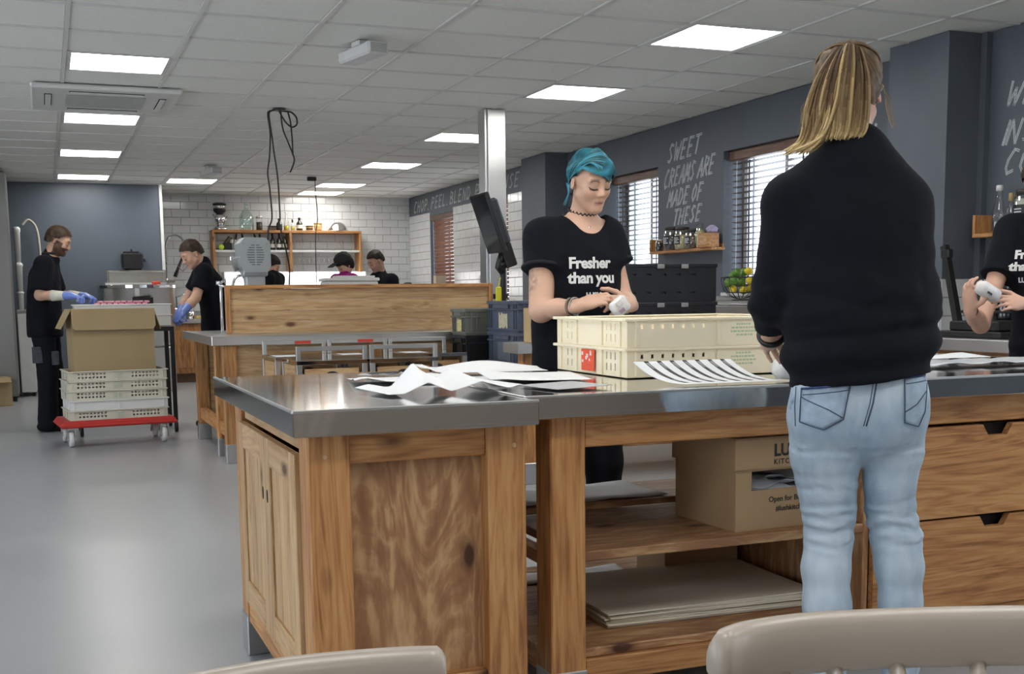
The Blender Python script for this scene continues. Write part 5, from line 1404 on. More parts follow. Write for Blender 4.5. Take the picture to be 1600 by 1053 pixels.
fruit = [(-.05, .03, .085, 1), (.05, .04, .08, 0), (-.02, -.06, .08, 1), (.06, -.04, .09, 1), (-.085, .05, .135, 0), (0, .0, .145, 0), (-.08, -.03, .15, 0), (.09, 0, .15, 0), (.03, .09, .15, 0), (-.02, .085, .19, 0), (.02, -.09, .15, 1), (-.04, -.01, .215, 0), (.05, .03, .22, 0), (.03, -.06, .225, 1), (-.02, .10, .115, 1)]
random.seed(9)
for i, (fx, fy, fz, k) in enumerate(fruit):
    t = thing('lemon' if k else 'lime', 'yellow lemon in the wire basket on the window ledge' if k else 'green lime in the wire basket on the window ledge', 'lemon' if k else 'lime', (5.03+fx, 7.80+fy, 1.066+fz), random.uniform(0, 6), 'lemons in the wire basket' if k else 'limes in the wire basket')
    r = .029 if k else .034
    prof = [(.001, -r*1.28), (r*.22, -r*1.2), (r*.62, -r*.85), (r*.95, -r*.3), (r, 0), (r*.95, r*.3), (r*.62, r*.85), (r*.22, r*1.2), (.001, r*1.3)] if k else [(.001, -r*1.05), (r*.5, -r*.9), (r*.86, -r*.5), (r, 0), (r*.86, r*.5), (r*.5, r*.9), (.001, r*1.08)]
    M = Matrix.Rotation(random.uniform(.8, 1.6), 4, 'X')
    part('fruit', smoothed(MB()).lathe(prof, 16, M), m_lemon if k else m_lime, t)
    part('stem', MB().cyl(M @ Vector((0, 0, r*1.05)), M @ Vector((0, 0, r*1.36 if k else r*1.16)), .004, 6), m_stem, t)
t = thing('woven_basket', 'small woven basket on the steel riser behind the ponytailed woman\'s elbow', 'basket', (5.0, 6.62, 1.066)); part('weave', smoothed(MB()).lathe([(.07, 0), (.10, .03), (.10, .07), (.09, .08)], 20), plain('wicker', (.36, .24, .10), .8, var=.3, scale=60, bump=.4), t); part('rim', smoothed(MB()).tube([(.098*math.cos(k*math.pi/12), .098*math.sin(k*math.pi/12), .082) for k in range(24)], .008, 6, closed=True), plain('wicker', (.36, .24, .10), .8), t)
# black stand (upright lever press) on the wall counter
t = thing('black_press', 'black lever stand with flat base on the counter behind the ponytailed woman', 'press', (4.80, 5.15, .8655))
part('base', MB().box(-.16, .11, -.42, .06, 0, .035, .006), m_black, t); part('tray', MB().box(-.14, .09, -.38, -.02, .036, .09, .008), m_black, t)
part('arm', MB().prism([(-.018, 0), (.018, 0), (.016, .50), (-.016, .50)], -.02, .02, Matrix.Translation((0, .05, .03)) @ Matrix.Rotation(math.radians(-16), 4, 'X') @ Matrix.Rotation(math.pi/2, 4, 'X')), m_black, t)
part('handle', MB().box(-.02, .02, .135, .20, .44, .49, .006), m_black, t)
part('rear_bar', MB().box(-.02, .0, -.40, .03, .13, .145, .003).box(-.02, .0, -.40, -.385, .09, .13), m_black, t)
t = thing('black_canister', 'tall black glossy canister in the dark corner behind the cut-off woman', 'canister', (5.05, 5.08, .8655)); part('body', smoothed(MB()).lathe([(.09, 0), (.095, .02), (.095, .40), (.07, .44)], 24), plain('gloss_black', (.008, .008, .01), .1, spec=.7), t); part('lid', smoothed(MB()).lathe([(.075, .44), (.075, .47), (.02, .48)], 24), m_black, t)
# ================================================================ people: surfaces grown from smooth-joined tapered limbs
from mathutils.bvhtree import BVHTree
def V(*a): return np.array(a, float)
class Field:
    def __init__(self): self.p = []
    def cap(self, a, b, ra, rb, k=.02, flat=None, clip=None, op='add'):
        """tapered limb a->b; flat=(axis, s) squeezes it along axis; clip=[(n, d)] keeps n.p<d"""
        self.p.append(('c', V(*a), V(*b), ra, rb, k, flat, clip, op)); return self
    def ell(self, c, r, R=None, k=.02, clip=None, op='add'):
        self.p.append(('e', V(*c), V(*r), np.eye(3) if R is None else np.array(R, float), None, k, None, clip, op)); return self
    def bounds(self):
        lo, hi = V(9e9, 9e9, 9e9), V(-9e9, -9e9, -9e9)
        for q in self.p:
            if q[8] != 'add': continue
            if q[0] == 'c': m = max(q[3], q[4])*(max(1, q[6][1]) if q[6] else 1); a, b = np.minimum(q[1], q[2])-m, np.maximum(q[1], q[2])+m
            else: m = np.max(q[2]); a, b = q[1]-m, q[1]+m
            lo, hi = np.minimum(lo, a), np.maximum(hi, b)
        return lo-.02, hi+.02
    def mesh(self, h, cuts=(), post=None):
        lo, hi = self.bounds(); n = np.ceil((hi-lo)/h).astype(int)+2
        D = np.full(tuple(n), .5, np.float32)
        ax = [lo[i]+h*np.arange(n[i]) for i in range(3)]
        for (ty, a, b, ra, rb, k, flat, clip, op) in self.p:
            if ty == 'c': m = max(ra, rb)*(max(1, flat[1]) if flat else 1)+max(2*k, 3*h)+.01; l, u = np.minimum(a, b)-m, np.maximum(a, b)+m
            else: m = np.max(b)+max(2*k, 3*h)+.01; l, u = a-m, a+m
            i0 = np.clip(np.floor((l-lo)/h).astype(int), 0, n); i1 = np.clip(np.ceil((u-lo)/h).astype(int)+1, 0, n)
            if np.any(i1 <= i0): continue
            X, Y, Z = np.meshgrid(ax[0][i0[0]:i1[0]], ax[1][i0[1]:i1[1]], ax[2][i0[2]:i1[2]], indexing='ij', sparse=False)
            P = np.stack([X, Y, Z], -1)
            if ty == 'c':
                ab = b-a; L2 = max(ab@ab, 1e-12); q = P-a; t = np.clip(q@ab/L2, 0, 1); q = q-t[..., None]*ab; sc = 1.0
                if flat is not None:
                    f = np.asarray(flat[0], float); f = f/np.linalg.norm(f); s = flat[1]
                    q = q+(q@f)[..., None]*f*(1/s-1); sc = min(1.0, s)
                d = (np.sqrt((q*q).sum(-1))-(ra+(rb-ra)*t))*sc
            else:
                q = (P-a)@ra; k0 = np.sqrt(((q/b)**2).sum(-1)); k1 = np.sqrt(((q/(b*b))**2).sum(-1)); d = k0*(k0-1)/np.maximum(k1, 1e-6)
            if clip:
                for (nv, dd) in clip: d = np.maximum(d, P@np.asarray(nv, float)-dd)
            sl = tuple(slice(i0[i], i1[i]) for i in range(3)); A = D[sl]
            if op == 'add':
                w = np.maximum(k-np.abs(A-d), 0)/k; D[sl] = np.minimum(A, d)-w*w*k*.25
            else:
                w = np.maximum(k-np.abs(A+d), 0)/k; D[sl] = np.maximum(A, -d)+w*w*k*.25
        for (nv, dd) in cuts:
            X, Y, Z = np.meshgrid(*ax, indexing='ij'); D = np.maximum(D, nv[0]*X+nv[1]*Y+nv[2]*Z-dd)
        D[0] = D[-1] = .5; D[:, 0] = D[:, -1] = .5; D[:, :, 0] = D[:, :, -1] = .5
        return surface_nets(D, lo, h)
def surface_nets(D, lo, h):
    s = D < 0
    cor = [(i, j, k) for i in (0, 1) for j in (0, 1) for k in (0, 1)]
    nx, ny, nz = (q-1 for q in D.shape)
    cnt = np.zeros((nx, ny, nz), np.int8)
    for (i, j, k) in cor: cnt += s[i:nx+i, j:ny+j, k:nz+k]
    act = (cnt > 0) & (cnt < 8); I = np.argwhere(act)
    idx = -np.ones((nx, ny, nz), np.int64); idx[tuple(I.T)] = np.arange(len(I))
    acc = np.zeros((len(I), 3)); num = np.zeros(len(I))
    val = {c: D[I[:, 0]+c[0], I[:, 1]+c[1], I[:, 2]+c[2]].astype(float) for c in cor}
    for a in cor:
        for ax in range(3):
            if a[ax]: continue
            b = list(a); b[ax] = 1; b = tuple(b)
            va, vb = val[a], val[b]; cr = (va < 0) != (vb < 0)
            t = np.where(cr, va/np.where(cr, va-vb, 1), 0)
            p = np.tile(np.array(a, float), (len(I), 1)); p[:, ax] += t
            acc[cr] += p[cr]; num[cr] += 1
    verts = lo+(I+acc/np.maximum(num, 1)[:, None])*h
    quads = []
    for ax in range(3):
        u, w = (ax+1) % 3, (ax+2) % 3
        sl0 = [slice(None)]*3; sl1 = [slice(None)]*3; sl0[ax] = slice(0, -1); sl1[ax] = slice(1, None)
        sa, sb = s[tuple(sl0)], s[tuple(sl1)]
        E = np.argwhere(sa != sb)
        ok = (E[:, u] > 0) & (E[:, w] > 0) & (E[:, u] < D.shape[u]-1) & (E[:, w] < D.shape[w]-1); E = E[ok]
        fl = sa[tuple(E.T)]
        def at_(du, dw):
            q = E.copy(); q[:, u] -= du; q[:, w] -= dw; return idx[tuple(q.T)]
        q = np.stack([at_(1, 1), at_(0, 1), at_(0, 0), at_(1, 0)], 1)
        q[~fl] = q[~fl][:, ::-1]; quads.append(q)
    return verts, np.concatenate(quads)
def vnormals(v, f):
    n = np.cross(v[f[:, 1]]-v[f[:, 0]], v[f[:, 2]]-v[f[:, 0]])
    N_ = np.zeros_like(v)
    for k in range(4): np.add.at(N_, f[:, k], n)
    return N_/np.maximum(np.linalg.norm(N_, axis=1, keepdims=True), 1e-12)
def relax(v, f, it=2, lam=.5):
    """a little smoothing along the quads' edges"""
    for _ in range(it):
        a = np.zeros_like(v); c = np.zeros(len(v))
        for k in range(4):
            i, j = f[:, k], f[:, (k+1) % 4]
            np.add.at(a, i, v[j]); np.add.at(c, i, 1); np.add.at(a, j, v[i]); np.add.at(c, j, 1)
        v = v+lam*(a/np.maximum(c, 1)[:, None]-v)
    return v
def skin_part(name, v, f, mat, parent, origin, col=None, label=None):
    me = bpy.data.meshes.new(name)
    me.from_pydata((v-origin).tolist(), [], f.tolist())
    me.polygons.foreach_set('use_smooth', [True]*len(f))
    if col is not None:
        ca = me.color_attributes.new('Col', 'FLOAT_COLOR', 'POINT')
        c4 = np.ones((len(v), 4)); c4[:, :3] = col; ca.data.foreach_set('color', c4.ravel())
    me.materials.append(mat); me.update()
    return part(name, me, None, parent, label)
def fbm(v, s, o=0.0):
    return np.array([noise.fractal((p[0]*s+o, p[1]*s, p[2]*s), 1.0, 2.0, 3) for p in v])
m_skin = vcol('skin', .48, .4, sss=.08)
m_hair = vcol('hair', .6, .22, bump=.15)
m_cloth = vcol('cloth', .93, .12, sheen=.02, bump=.25)
m_denim = vcol('denim', .8, .25, bump=.4)
BLK = (.0072, .0080, .0112)

def rotm(yaw_dir, pitch=0.0, roll=0.0):
    """head frame columns (right, forward, up) from a forward direction in plan, pitched down by pitch"""
    f = V(yaw_dir[0], yaw_dir[1], 0); f /= np.linalg.norm(f); r = V(f[1], -f[0], 0); u = V(0, 0, 1)
    f2 = f*math.cos(pitch)-u*math.sin(pitch); u2 = u*math.cos(pitch)+f*math.sin(pitch)
    r2 = r*math.cos(roll)+u2*math.sin(roll); u3 = u2*math.cos(roll)-r*math.sin(roll)
    return np.stack([r2, f2, u3], 1)
def head_prims(F, H, R, s=1.0, male=False):
    L = lambda *p: H+R@(V(*p)*s)
    E = lambda c, r, k=.012, op='add', RR=None: F.ell(L(*c), V(*r)*s, R if RR is None else RR, k*s, op=op)
    E((0, -.018, .032), (.073, .092, .080), .02)
    E((0, .022, -.022), (.057, .066, .084), .03)
    jw = 1.12 if male else 1.0
    for q in (-1, 1):
        F.cap(L(q*.050*jw, .005, -.048), L(q*.012, .066, -.090), .020*s, .017*s, .022*s)
        E((q*.036, .054, -.022), (.021, .020, .022), .03)                       # cheek
    E((0, .070, -.090), (.017, .016, .015), .016)                                # chin
    F.cap(L(-.04, .066, .026), L(.04, .066, .026), .013*s, .013*s, .02*s)         # brow
    for q in (-1, 1):
        E((q*.032, .098, .004), (.020, .020, .014), .014, 'sub')                 # socket
        E((q*.0315, .0715, .002), (.0145, .0135, .0135), .005)                   # closed lid over the eye
    F.cap(L(0, .078, .014), L(0, .098, -.026), .0075*s, .0098*s, .010*s)          # nose
    for q in (-1, 1): E((q*.0105, .088, -.030), (.0075, .010, .0075), .006)
    F.cap(L(-.019, .0785, -.057), L(.019, .0785, -.057), .0055*s, .0055*s, .006*s)
    F.cap(L(-.010, .083, -.0545), L(.010, .083, -.0545), .0055*s, .0055*s, .007*s)
    F.cap(L(-.013, .0805, -.066), L(.013, .0805, -.066), .0062*s, .0062*s, .007*s)
    for q in (-1, 1):                                                             # ears
        RR = R@np.array(Matrix.Rotation(q*-.35, 3, 'Z'))
        E((q*.076, -.012, -.006), (.007, .018, .031), .006, RR=RR)
        E((q*.083, -.006, -.002), (.005, .009, .017), .006, 'sub', RR=RR)
def head_colour(col, v, H, R, s=1.0, brow=(.10, .06, .035), lip=(.46, .17, .15), beard=None, blush=.25, lids=(.20, .12, .10), stubble=None):
    q = ((v-H)@R)/s; x, y, z = q[:, 0], q[:, 1], q[:, 2]; front = y > .03
    def mix(w, c):
        w = np.clip(w, 0, 1)[:, None]; col[:] = col*(1-w)+np.array(c)*w
    g = lambda a, b, sa, sb: np.exp(-((a/sa)**2+(b/sb)**2))
    cheeks = sum(g(x-k*.038, z+.028, .018, .016) for k in (-1, 1))*front; mix(cheeks*blush, (.62, .27, .22))
    mix(g(x, z+.028, .011, .009)*(y > .085)*.35, (.62, .27, .22))
    mix(sum(g(x-k*.032, z-.004, .018, .011) for k in (-1, 1))*front*.35, tuple(lids))
    lipm = (np.abs(x) < .023)*g(x, (z+.061), .022, .0085)*(y > .07); mix(np.minimum(1, lipm*1.3)*.85, lip)
    mix((np.abs(z+.0612) < .0014)*(np.abs(x) < .020)*(y > .06)*.8, tuple(np.array(lip)*.35))
    bz = .027+.006*np.cos(np.clip((np.abs(x)-.032)/.02, -1.5, 1.5))-.0
    mix((np.abs(x) > .014)*(np.abs(x) < .050)*np.exp(-((z-bz+.002)/.0044)**2)*front*.9, brow)
    lz = -.006-.0025*np.cos(np.clip((np.abs(x)-.032)/.014, -1.5, 1.5))
    mix((np.abs(np.abs(x)-.032) < .017)*np.exp(-((z-lz)/.0032)**2)*(y > .055)*1.0, (.022, .014, .012))
    if beard is not None:
        bm = ((z < -.035)*(y > -.01)+(z < .0)*(np.abs(x) > .045)*(y > -.012)*(y < .05)) > 0
        bm &= ~((np.abs(x) < .02)*(np.abs(z+.061) < .008)) & (z > -.125)
        mix(bm*(.92 if beard[1] > .5 else .35), beard[0])
def hand_prims(F, w, d, n, side, curl=.5, s=1.0, spread=.12, thumb=.6, curls=None):
    """hand at wrist w pointing d, back of the hand facing n; side=+1 puts the thumb on d x n"""
    w, d, n = V(*w), V(*d), V(*n); d = d/np.linalg.norm(d); n = n-d*(n@d); n /= np.linalg.norm(n); u = np.cross(d, n)*side
    F.cap(w-d*.02, w+d*.035*s, .024*s, .030*s, .015, (n, .72))
    F.ell(w+d*.058*s, V(.040, .043, .0165)*s, np.stack([u, d, n], 1), .016)
    tips = []
    for i, (off, ln) in enumerate(((.030, .074), (.010, .082), (-.010, .077), (-.029, .060))):
        c = curl if curls is None else curls[i]
        p = w+d*(.088-.006*abs(i-1))*s+u*off*s; ang = .25*c; dd = d*math.cos(ang)-n*math.sin(ang)+u*spread*(off/.03)*.5
        r = (.0088, .0090, .0086, .0076)[i]*s
        for j, fr in enumerate((.45, .30, .25)):
            dd = dd/np.linalg.norm(dd); q = p+dd*ln*fr*s
            F.cap(p, q, r, r*.92, .007 if j == 0 else .003); p = q; r *= .93
            ang = c*(1.25, 1.05, .5)[j]; ax = u
            t = dd*math.cos(ang)-np.cross(ax, dd)*math.sin(ang)*(1 if np.cross(ax, dd)@n > 0 else -1)
            dd = t
        tips.append(p)
    p = w+d*.020*s+u*.026*s; dd = d*.55+u*.75-n*.35*thumb
    for j, (ln, r) in enumerate(((.044, .0125), (.034, .0105), (.026, .0092))):
        dd = dd/np.linalg.norm(dd); q = p+dd*ln*s; F.cap(p, q, r*s, r*.9*s, .010 if j == 0 else .004); p = q
        dd = dd+d*.30-n*.30*thumb-u*.20*thumb
    return tips
def std_pose(base, face, Ht, lean=0.0, pitch=.3, gaze=None):
    f = V(face[0], face[1], 0); f /= np.linalg.norm(f); r = V(f[1], -f[0], 0); u = V(0, 0, 1); s = Ht/1.75
    b = V(base[0], base[1], 0)
    L = lambda x, y, z: b+(r*x+f*y+u*z)*s
    J = dict(s=s, r=r, f=f, base=b)
    for q, nm in ((-1, 'l'), (1, 'r')):
        J['an'+nm] = L(q*.10, 0, .075); J['kn'+nm] = L(q*.10, .025, .48); J['hi'+nm] = L(q*.088, 0, .90)
    piv = L(0, 0, .95); ca, sa = math.cos(lean), math.sin(lean)
    def UL(x, y, z):
        y2, z2 = y*ca+(z-.95)*sa, .95+(z-.95)*ca-y*sa; return L(x, y2, z2)
    J['pe'] = L(0, 0, .94); J['wa'] = UL(0, .0, 1.10); J['ch'] = UL(0, .005, 1.28); J['nb'] = UL(0, -.015, 1.46)
    for q, nm in ((-1, 'l'), (1, 'r')):
        J['sh'+nm] = UL(q*.175, -.0, 1.415); J['el'+nm] = UL(q*.225, -.02, 1.12); J['wr'+nm] = UL(q*.20, .20, .98)
    g = f if gaze is None else V(gaze[0], gaze[1], 0)
    J['H'] = UL(0, .045, 1.635); J['HR'] = rotm(g, pitch+lean*.6); J['uf'] = f*ca-u*sa; J['UL'] = UL; J['L'] = L
    return J
def body_prims(J, male, hands, armr=1.0, bf=None, legr=1.0):
    F = Field(); s = J['s']; f = J['uf'] if bf is None else bf; r = J['r']
    F.cap(J['pe'], J['wa'], .150*s, .118*s, .05, (f, .70)); F.cap(J['wa'], J['ch'], .118*s, .135*s, .06, (f, .72))
    F.cap(J['ch'], J['nb']*.7+J['ch']*.3, .138*s, .08*s, .06, (f, .70))
    F.cap(J['shl'], J['shr'], .050*s, .050*s, .06)
    hr = J['HR']; F.cap(J['nb']-V(0, 0, .03), J['H']+hr@V(0, -.022, -.055)*s, (.060 if male else .050)*s, (.056 if male else .047)*s, .03)
    head_prims(F, J['H'], hr, s*(1.0 if male else .97), male)
    for q in 'lr':
        F.cap(J['sh'+q], J['el'+q], .049*s*armr, .037*s*armr, .03); F.cap(J['el'+q], J['el'+q]*.55+J['wr'+q]*.45, .037*s*armr, .036*s*armr, .02)
        F.cap(J['el'+q]*.55+J['wr'+q]*.45, J['wr'+q], .036*s*armr, .025*s*armr, .02)
        F.cap(J['hi'+q], J['kn'+q], .082*s*legr, .052*s*legr, .03); F.cap(J['kn'+q], J['an'+q], .052*s*legr, .034*s*legr, .03)
    return F
def shirt_prims(J, sleeve, loose=.016, hem=.80, bf=None, slr=1.0, hemz=None):
    F = Field(); s = J['s']; f = J['uf'] if bf is None else bf
    F.cap(J['pe']-V(0, 0, .06)*s, J['wa'], .158*s+loose, .135*s+loose, .06, (f, .74)); F.cap(J['wa'], J['ch'], .135*s+loose, .146*s+loose*.7, .06, (f, .74))
    F.cap(J['ch'], J['nb']*.72+J['ch']*.28, .146*s+loose*.7, .078*s, .06, (f, .72)); F.cap(J['shl'], J['shr'], .060*s, .060*s, .06)
    F.cap(J['nb']-V(0, 0, .035)*s, J['nb']+V(0, 0, .012), .072*s, .058*s, .03)
    for q in 'lr':
        a, e, w = J['sh'+q], J['el'+q], J['wr'+q]
        if sleeve <= 1:
            d = (e-a)/np.linalg.norm(e-a); end = a+(e-a)*sleeve
            F.cap(a, e, .064*s*slr, .070*s*slr, .045, None, [(d, d@end)])
        else:
            F.cap(a, e, .066*s*slr, .056*s*slr, .045); d = (w-e)/np.linalg.norm(w-e); end = e+(w-e)*(sleeve-1)
            F.cap(e, w, .056*s*slr, .040*s*slr, .03, None, [(d, d@end)])
    return F
def cloth_mesh(F, h, cuts=(), amp=.004, fs=9, seed=0.0, cloth_col=BLK, sub=None, var=.12):
    v, f = F.mesh(h, cuts); v = relax(v, f, 2, .4)
    n = vnormals(v, f); w = fbm(v, fs, seed); v = v+n*(amp*w)[:, None]
    c = np.tile(np.array(cloth_col), (len(v), 1))*(1+var*fbm(v, 30, seed+3))[:, None]
    return v, f, np.clip(c, 0, 1)
def leg_prims(J, loose=.012, bf=None, taper=1.0):
    F = Field(); s = J['s']; f = J['f']
    F.cap(J['pe']+V(0, 0, .03), J['pe']-V(0, 0, .04)*s, .148*s+loose*.5, .15*s+loose*.5, .05, (f, .74))
    for q in 'lr':
        F.cap(J['hi'+q], J['kn'+q], .092*s+loose*.4, .062*s+loose, .03); F.cap(J['kn'+q], J['an'+q]+V(0, 0, -.02), .062*s+loose, .050*s*taper+loose, .03)
    return F
def shoes(J, t, origin, col=(.012, .012, .013), h=.012, toe=None, sole=None):
    for q in 'lr':
        F = Field(); s = J['s']; a = J['an'+q]; d = J['f'] if toe is None else V(*toe)
        a0 = V(a[0], a[1], .045)
        F.cap(a0-d*.05*s, a0+d*.03*s, .042*s, .045*s, .02); F.cap(a0+d*.03*s, a0+d*.15*s+V(0, 0, -.012), .045*s, .034*s, .02); F.cap(a0, a0+V(0, 0, .06), .046*s, .042*s, .03)
        v, f = F.mesh(h, [(V(0, 0, -1), -.004)]); skin_part('shoe', v, f, m_cloth, t, origin, np.tile(np.array(col), (len(v), 1)))
def person(label, base): return thing('person', label, 'person', (base[0], base[1], 0))
def skin_cols(v, tone, seed=0.0): return np.tile(np.array(tone), (len(v), 1))*(1+.05*fbm(v, 12, seed))[:, None]
def hair_cap(J, s=1.0, grow=.010, front=.062, low=-.02, back=-.07, streak=60, cols=((.03, .02, .015), (.06, .04, .03)), h=.006, side=None, top=.0, women=False):
    """hair covering the skull: kept above a hairline that drops from brow to nape"""
    H, R = J['H'], J['HR']; F = Field()
    c = H+R@(V(0, -.018, .034+top*.5)*s)
    F.ell(c, V(.073+grow, .092+grow, .080+grow+top)*s, R, .01)
    F.ell(H+R@(V(0, -.045, -.02)*s), V(.066+grow*.6, .06+grow, .075)*s, R, .03)
    v, f = F.mesh(h, [])
    q = ((v-H)@R)/s
    # hairline: keep faces whose points lie above a slanted surface
    y = q[:, 1]; line = np.interp(y, [-.11, -.050, -.030, .012, .030, .052, .078, .1], [back, back+.008, low, low+.010, low+.034, front-.010, front, front]) if not women else np.interp(y, [-.11, -.045, -.012, .012, .045, .075, .1], [back, back+.012, low, low+.022, front-.018, front, front])
    keep = q[:, 2] > line
    fk = f[keep[f].all(1)]; used = np.unique(fk); m = -np.ones(len(v), int); m[used] = np.arange(len(used))
    v, f, q = v[used], m[fk], q[used]
    n = vnormals(v, f); w = fbm(q*V(1.6, .5, .6), streak); v = v+n*(.0035*w)[:, None]
    t = np.clip(.5+.8*w, 0, 1)[:, None]; col = np.array(cols[0])*(1-t)+np.array(cols[1])*t
    return v, f, col
def drape(bvh, pts, d, off, th, closed=True):
    """flat patch laid on a surface: pts (grid rows of world points) are cast along d onto the bvh"""
    out = []
    for row in pts:
        r = []
        for p in row:
            hit = bvh.ray_cast(Vector(p)-Vector(d)*.6, Vector(d), 1.2)
            if hit[0] is None: return None
            r.append(hit[0]-Vector(d)*off)
        out.append(r)
    return out
def drape_mesh(me, bvh, d, off):
    """move a flat mesh (already placed in front of the surface) onto the surface"""
    dv = Vector(d)
    zs = [v.co.dot(dv) for v in me.vertices]; z0 = min(zs)
    for v, zz in zip(me.vertices, zs):
        hit = bvh.ray_cast(v.co-dv*.5, dv, 1.2)
        if hit[0] is not None: v.co = hit[0]-dv*(off-(zz-z0)*.5)
    me.update()
def subdivide_me(me, cuts=1, maxlen=.006):
    bm = bmesh.new(); bm.from_mesh(me)
    bmesh.ops.triangulate(bm, faces=bm.faces)
    for _ in range(6):
        es = [e for e in bm.edges if e.calc_length() > maxlen]
        if not es: break
        bmesh.ops.subdivide_edges(bm, edges=es, cuts=1)
        bmesh.ops.triangulate(bm, faces=[f for f in bm.faces if len(f.verts) > 3])
    bm.to_mesh(me); bm.free()
def shirt_text(lines, M, bvh, d, off, mat, parent, origin, bold=.035):
    for body, size, x, y in lines:
        me = text_mesh(body, size, bold, 0.0006, 'LEFT', .95, res=3)
        me.transform(M @ Matrix.Translation((x, y, 0))); subdivide_me(me, maxlen=.012)
        drape_mesh(me, bvh, d, off)
        me.transform(Matrix.Translation(-Vector(origin))); me.materials.clear(); me.materials.append(mat)
        part('shirt_print', me, None, parent, 'white lettering reading '+body.split(' #')[0])
m_print = plain('white_shirt_print', (.74, .74, .73), .7)

# ---------------------------------------------------------------- blue haired woman, facing the viewer across the bench
base = (1.93, 4.14); t = person('blue haired woman in black slogan T-shirt and chokers unwrapping a small pack', base); og = V(*base, 0)
J = std_pose(base, (-.06, -1), 1.70, .04, .42, (.13, -.99))
J.update(shr=V(1.782, 4.14, 1.345), shl=V(2.055, 4.15, 1.35), nb=V(1.95, 4.15, 1.41), ch=V(1.935, 4.14, 1.25), wa=V(1.93, 4.15, 1.06), H=V(1.958, 4.085, 1.548),
         elr=V(1.738, 4.06, 1.065), wrr=V(1.815, 3.885, 1.082), ell=V(2.098, 4.08, 1.10), wrl=V(2.030, 3.895, 1.082))
J['UL'] = None
J['HR'] = rotm((.16, -.98), .36, -.06)
F = body_prims(J, False, None, .98)
F.cap((1.770, 4.12, 1.20), J['elr'], .047, .040, .03)
dr = V(1.905, 3.84, 1.112)-J['wrr']
hand_prims(F, J['wrr'], dr, (-.30, -.45, .84), -1, .85, .95, curls=(.95, 1.0, 1.0, .95), thumb=.9)
dl = V(-.80, -.42, .05)
hand_prims(F, J['wrl'], dl, (.30, -.80, .40), 1, .75, .95, thumb=.8)
v, f = F.mesh(.0042); v = relax(v, f, 1, .4)
col = skin_cols(v, (.62, .38, .27))
head_colour(col, v, J['H'], J['HR'], .97*J['s'], brow=(.22, .13, .09), lip=(.44, .22, .20), blush=.18)
# tattoos: soft grey-brown shapes on the upper right arm and left wrist
for (c, r, a) in (((1.70, 4.10, 1.175), .05, .75), ((1.785, 3.92, 1.09), .014, .5), ((1.75, 4.02, 1.06), .016, .4), ((2.06, 3.90, 1.07), .032, .6)):
    w = np.exp(-(np.linalg.norm(v-V(*c), axis=1)/r)**4)*a*np.clip(.55+1.3*fbm(v, 60, 2), 0, 1); col = col*(1-w[:, None])+V(.12, .10, .10)*w[:, None]
bodyo = skin_part('body', v, f, m_skin, t, og, col); bvf = BVHTree.FromPolygons(v.tolist(), f.tolist())
def face_line(pts, r, mat, name, label=None, flat=1.0, off=.0004, n=6):
    s_ = .97*J['s']; out = []
    for q in bez([(x, 0, z) for x, z in pts], n):
        o_ = J['H']+J['HR']@(V(q[0], .25, q[2])*s_); hit = bvf.ray_cast(Vector(o_), Vector(-J['HR'][:, 1]), .4)
        if hit[0] is not None: out.append(hit[0]+Vector(J['HR'][:, 1])*off-Vector(og))
    rr = [r*(.35+.65*math.sin(math.pi*min(1, (i+1.2)/(len(out)+1)))) for i in range(len(out))]
    if len(out) > 2: part(name, smoothed(MB()).tube(out, rr, 6), mat, t, label)
m_lash = plain('dark_lash', (.012, .009, .008), .6); m_brow = plain('brown_brow', (.16, .095, .065), .8); m_lipl = plain('lip_line', (.20, .075, .07), .6)
for sx in (-1, 1):
    face_line([(sx*.0165, -.0045), (sx*.026, -.0085), (sx*.037, -.0085), (sx*.047, -.0035), (sx*.052, .0005)], .0019, m_lash, 'eyelash')
    face_line([(sx*.013, .0215), (sx*.026, .0265), (sx*.040, .0275), (sx*.052, .0205)], .0021, m_brow, 'eyebrow')
face_line([(-.019, -.0615), (-.008, -.0605), (0, -.0618), (.008, -.0605), (.019, -.0615)], .0012, m_lipl, 'lip_line')
F = shirt_prims(J, .46, .018, slr=1.12)
F.cap(V(1.93, 4.15, .80), V(1.93, 4.15, 1.1), .165, .155, .06, (J['uf'], .76))
F.cap(V(1.955, 4.13, 1.455), V(1.955, 4.06, 1.425), .086, .068, .012, None, None, 'sub'); F.cap(V(1.955, 4.17, 1.50), V(1.955, 4.15, 1.42), .090, .086, .012, None, None, 'sub')
v, f, c = cloth_mesh(F, .006, [(V(0, 0, -1), -.78)], .006, 7, 1.0)
shirt = skin_part('t_shirt', v, f, m_cloth, t, og, c)
bv = BVHTree.FromPolygons(v.tolist(), f.tolist())
M = Matrix.Translation((1.838, 3.70, 1.222)) @ Matrix.Rotation(math.pi/2, 4, 'X') @ Matrix.Rotation(math.radians(.5), 4, 'Z')
shirt_text([('Fresher', .0575, .002, 0), ('than you', .0575, 0, -.056), ('LUSH', .028, .066, -.112)], M, bv, (0, 1, 0), .0012, m_print, shirt, og, .034)
# sleeve cuffs
for q in 'rl':
    a, e = J['sh'+q], J['el'+q]; d = (e-a)/np.linalg.norm(e-a); c_ = a+(e-a)*.43
    ring = []; ax = Vector(d).orthogonal().normalized(); bx = Vector(d).cross(ax)
    for k in range(22):
        w = 2*math.pi*k/22; ring.append(Vector(c_-og)+ax*.073*math.cos(w)+bx*.073*math.sin(w))
    mb = smoothed(MB()).tube(ring, .0075, 8, flat=1.0, closed=True)
    part('sleeve_cuff', mb, plain('black_cotton', BLK, .9, var=.1), shirt)
F = leg_prims(J, .012); v, f, c = cloth_mesh(F, .008, [], .003, 9, 2.0, (.011, .012, .016)); skin_part('trousers', v, f, m_cloth, t, og, c)
shoes(J, t, og)
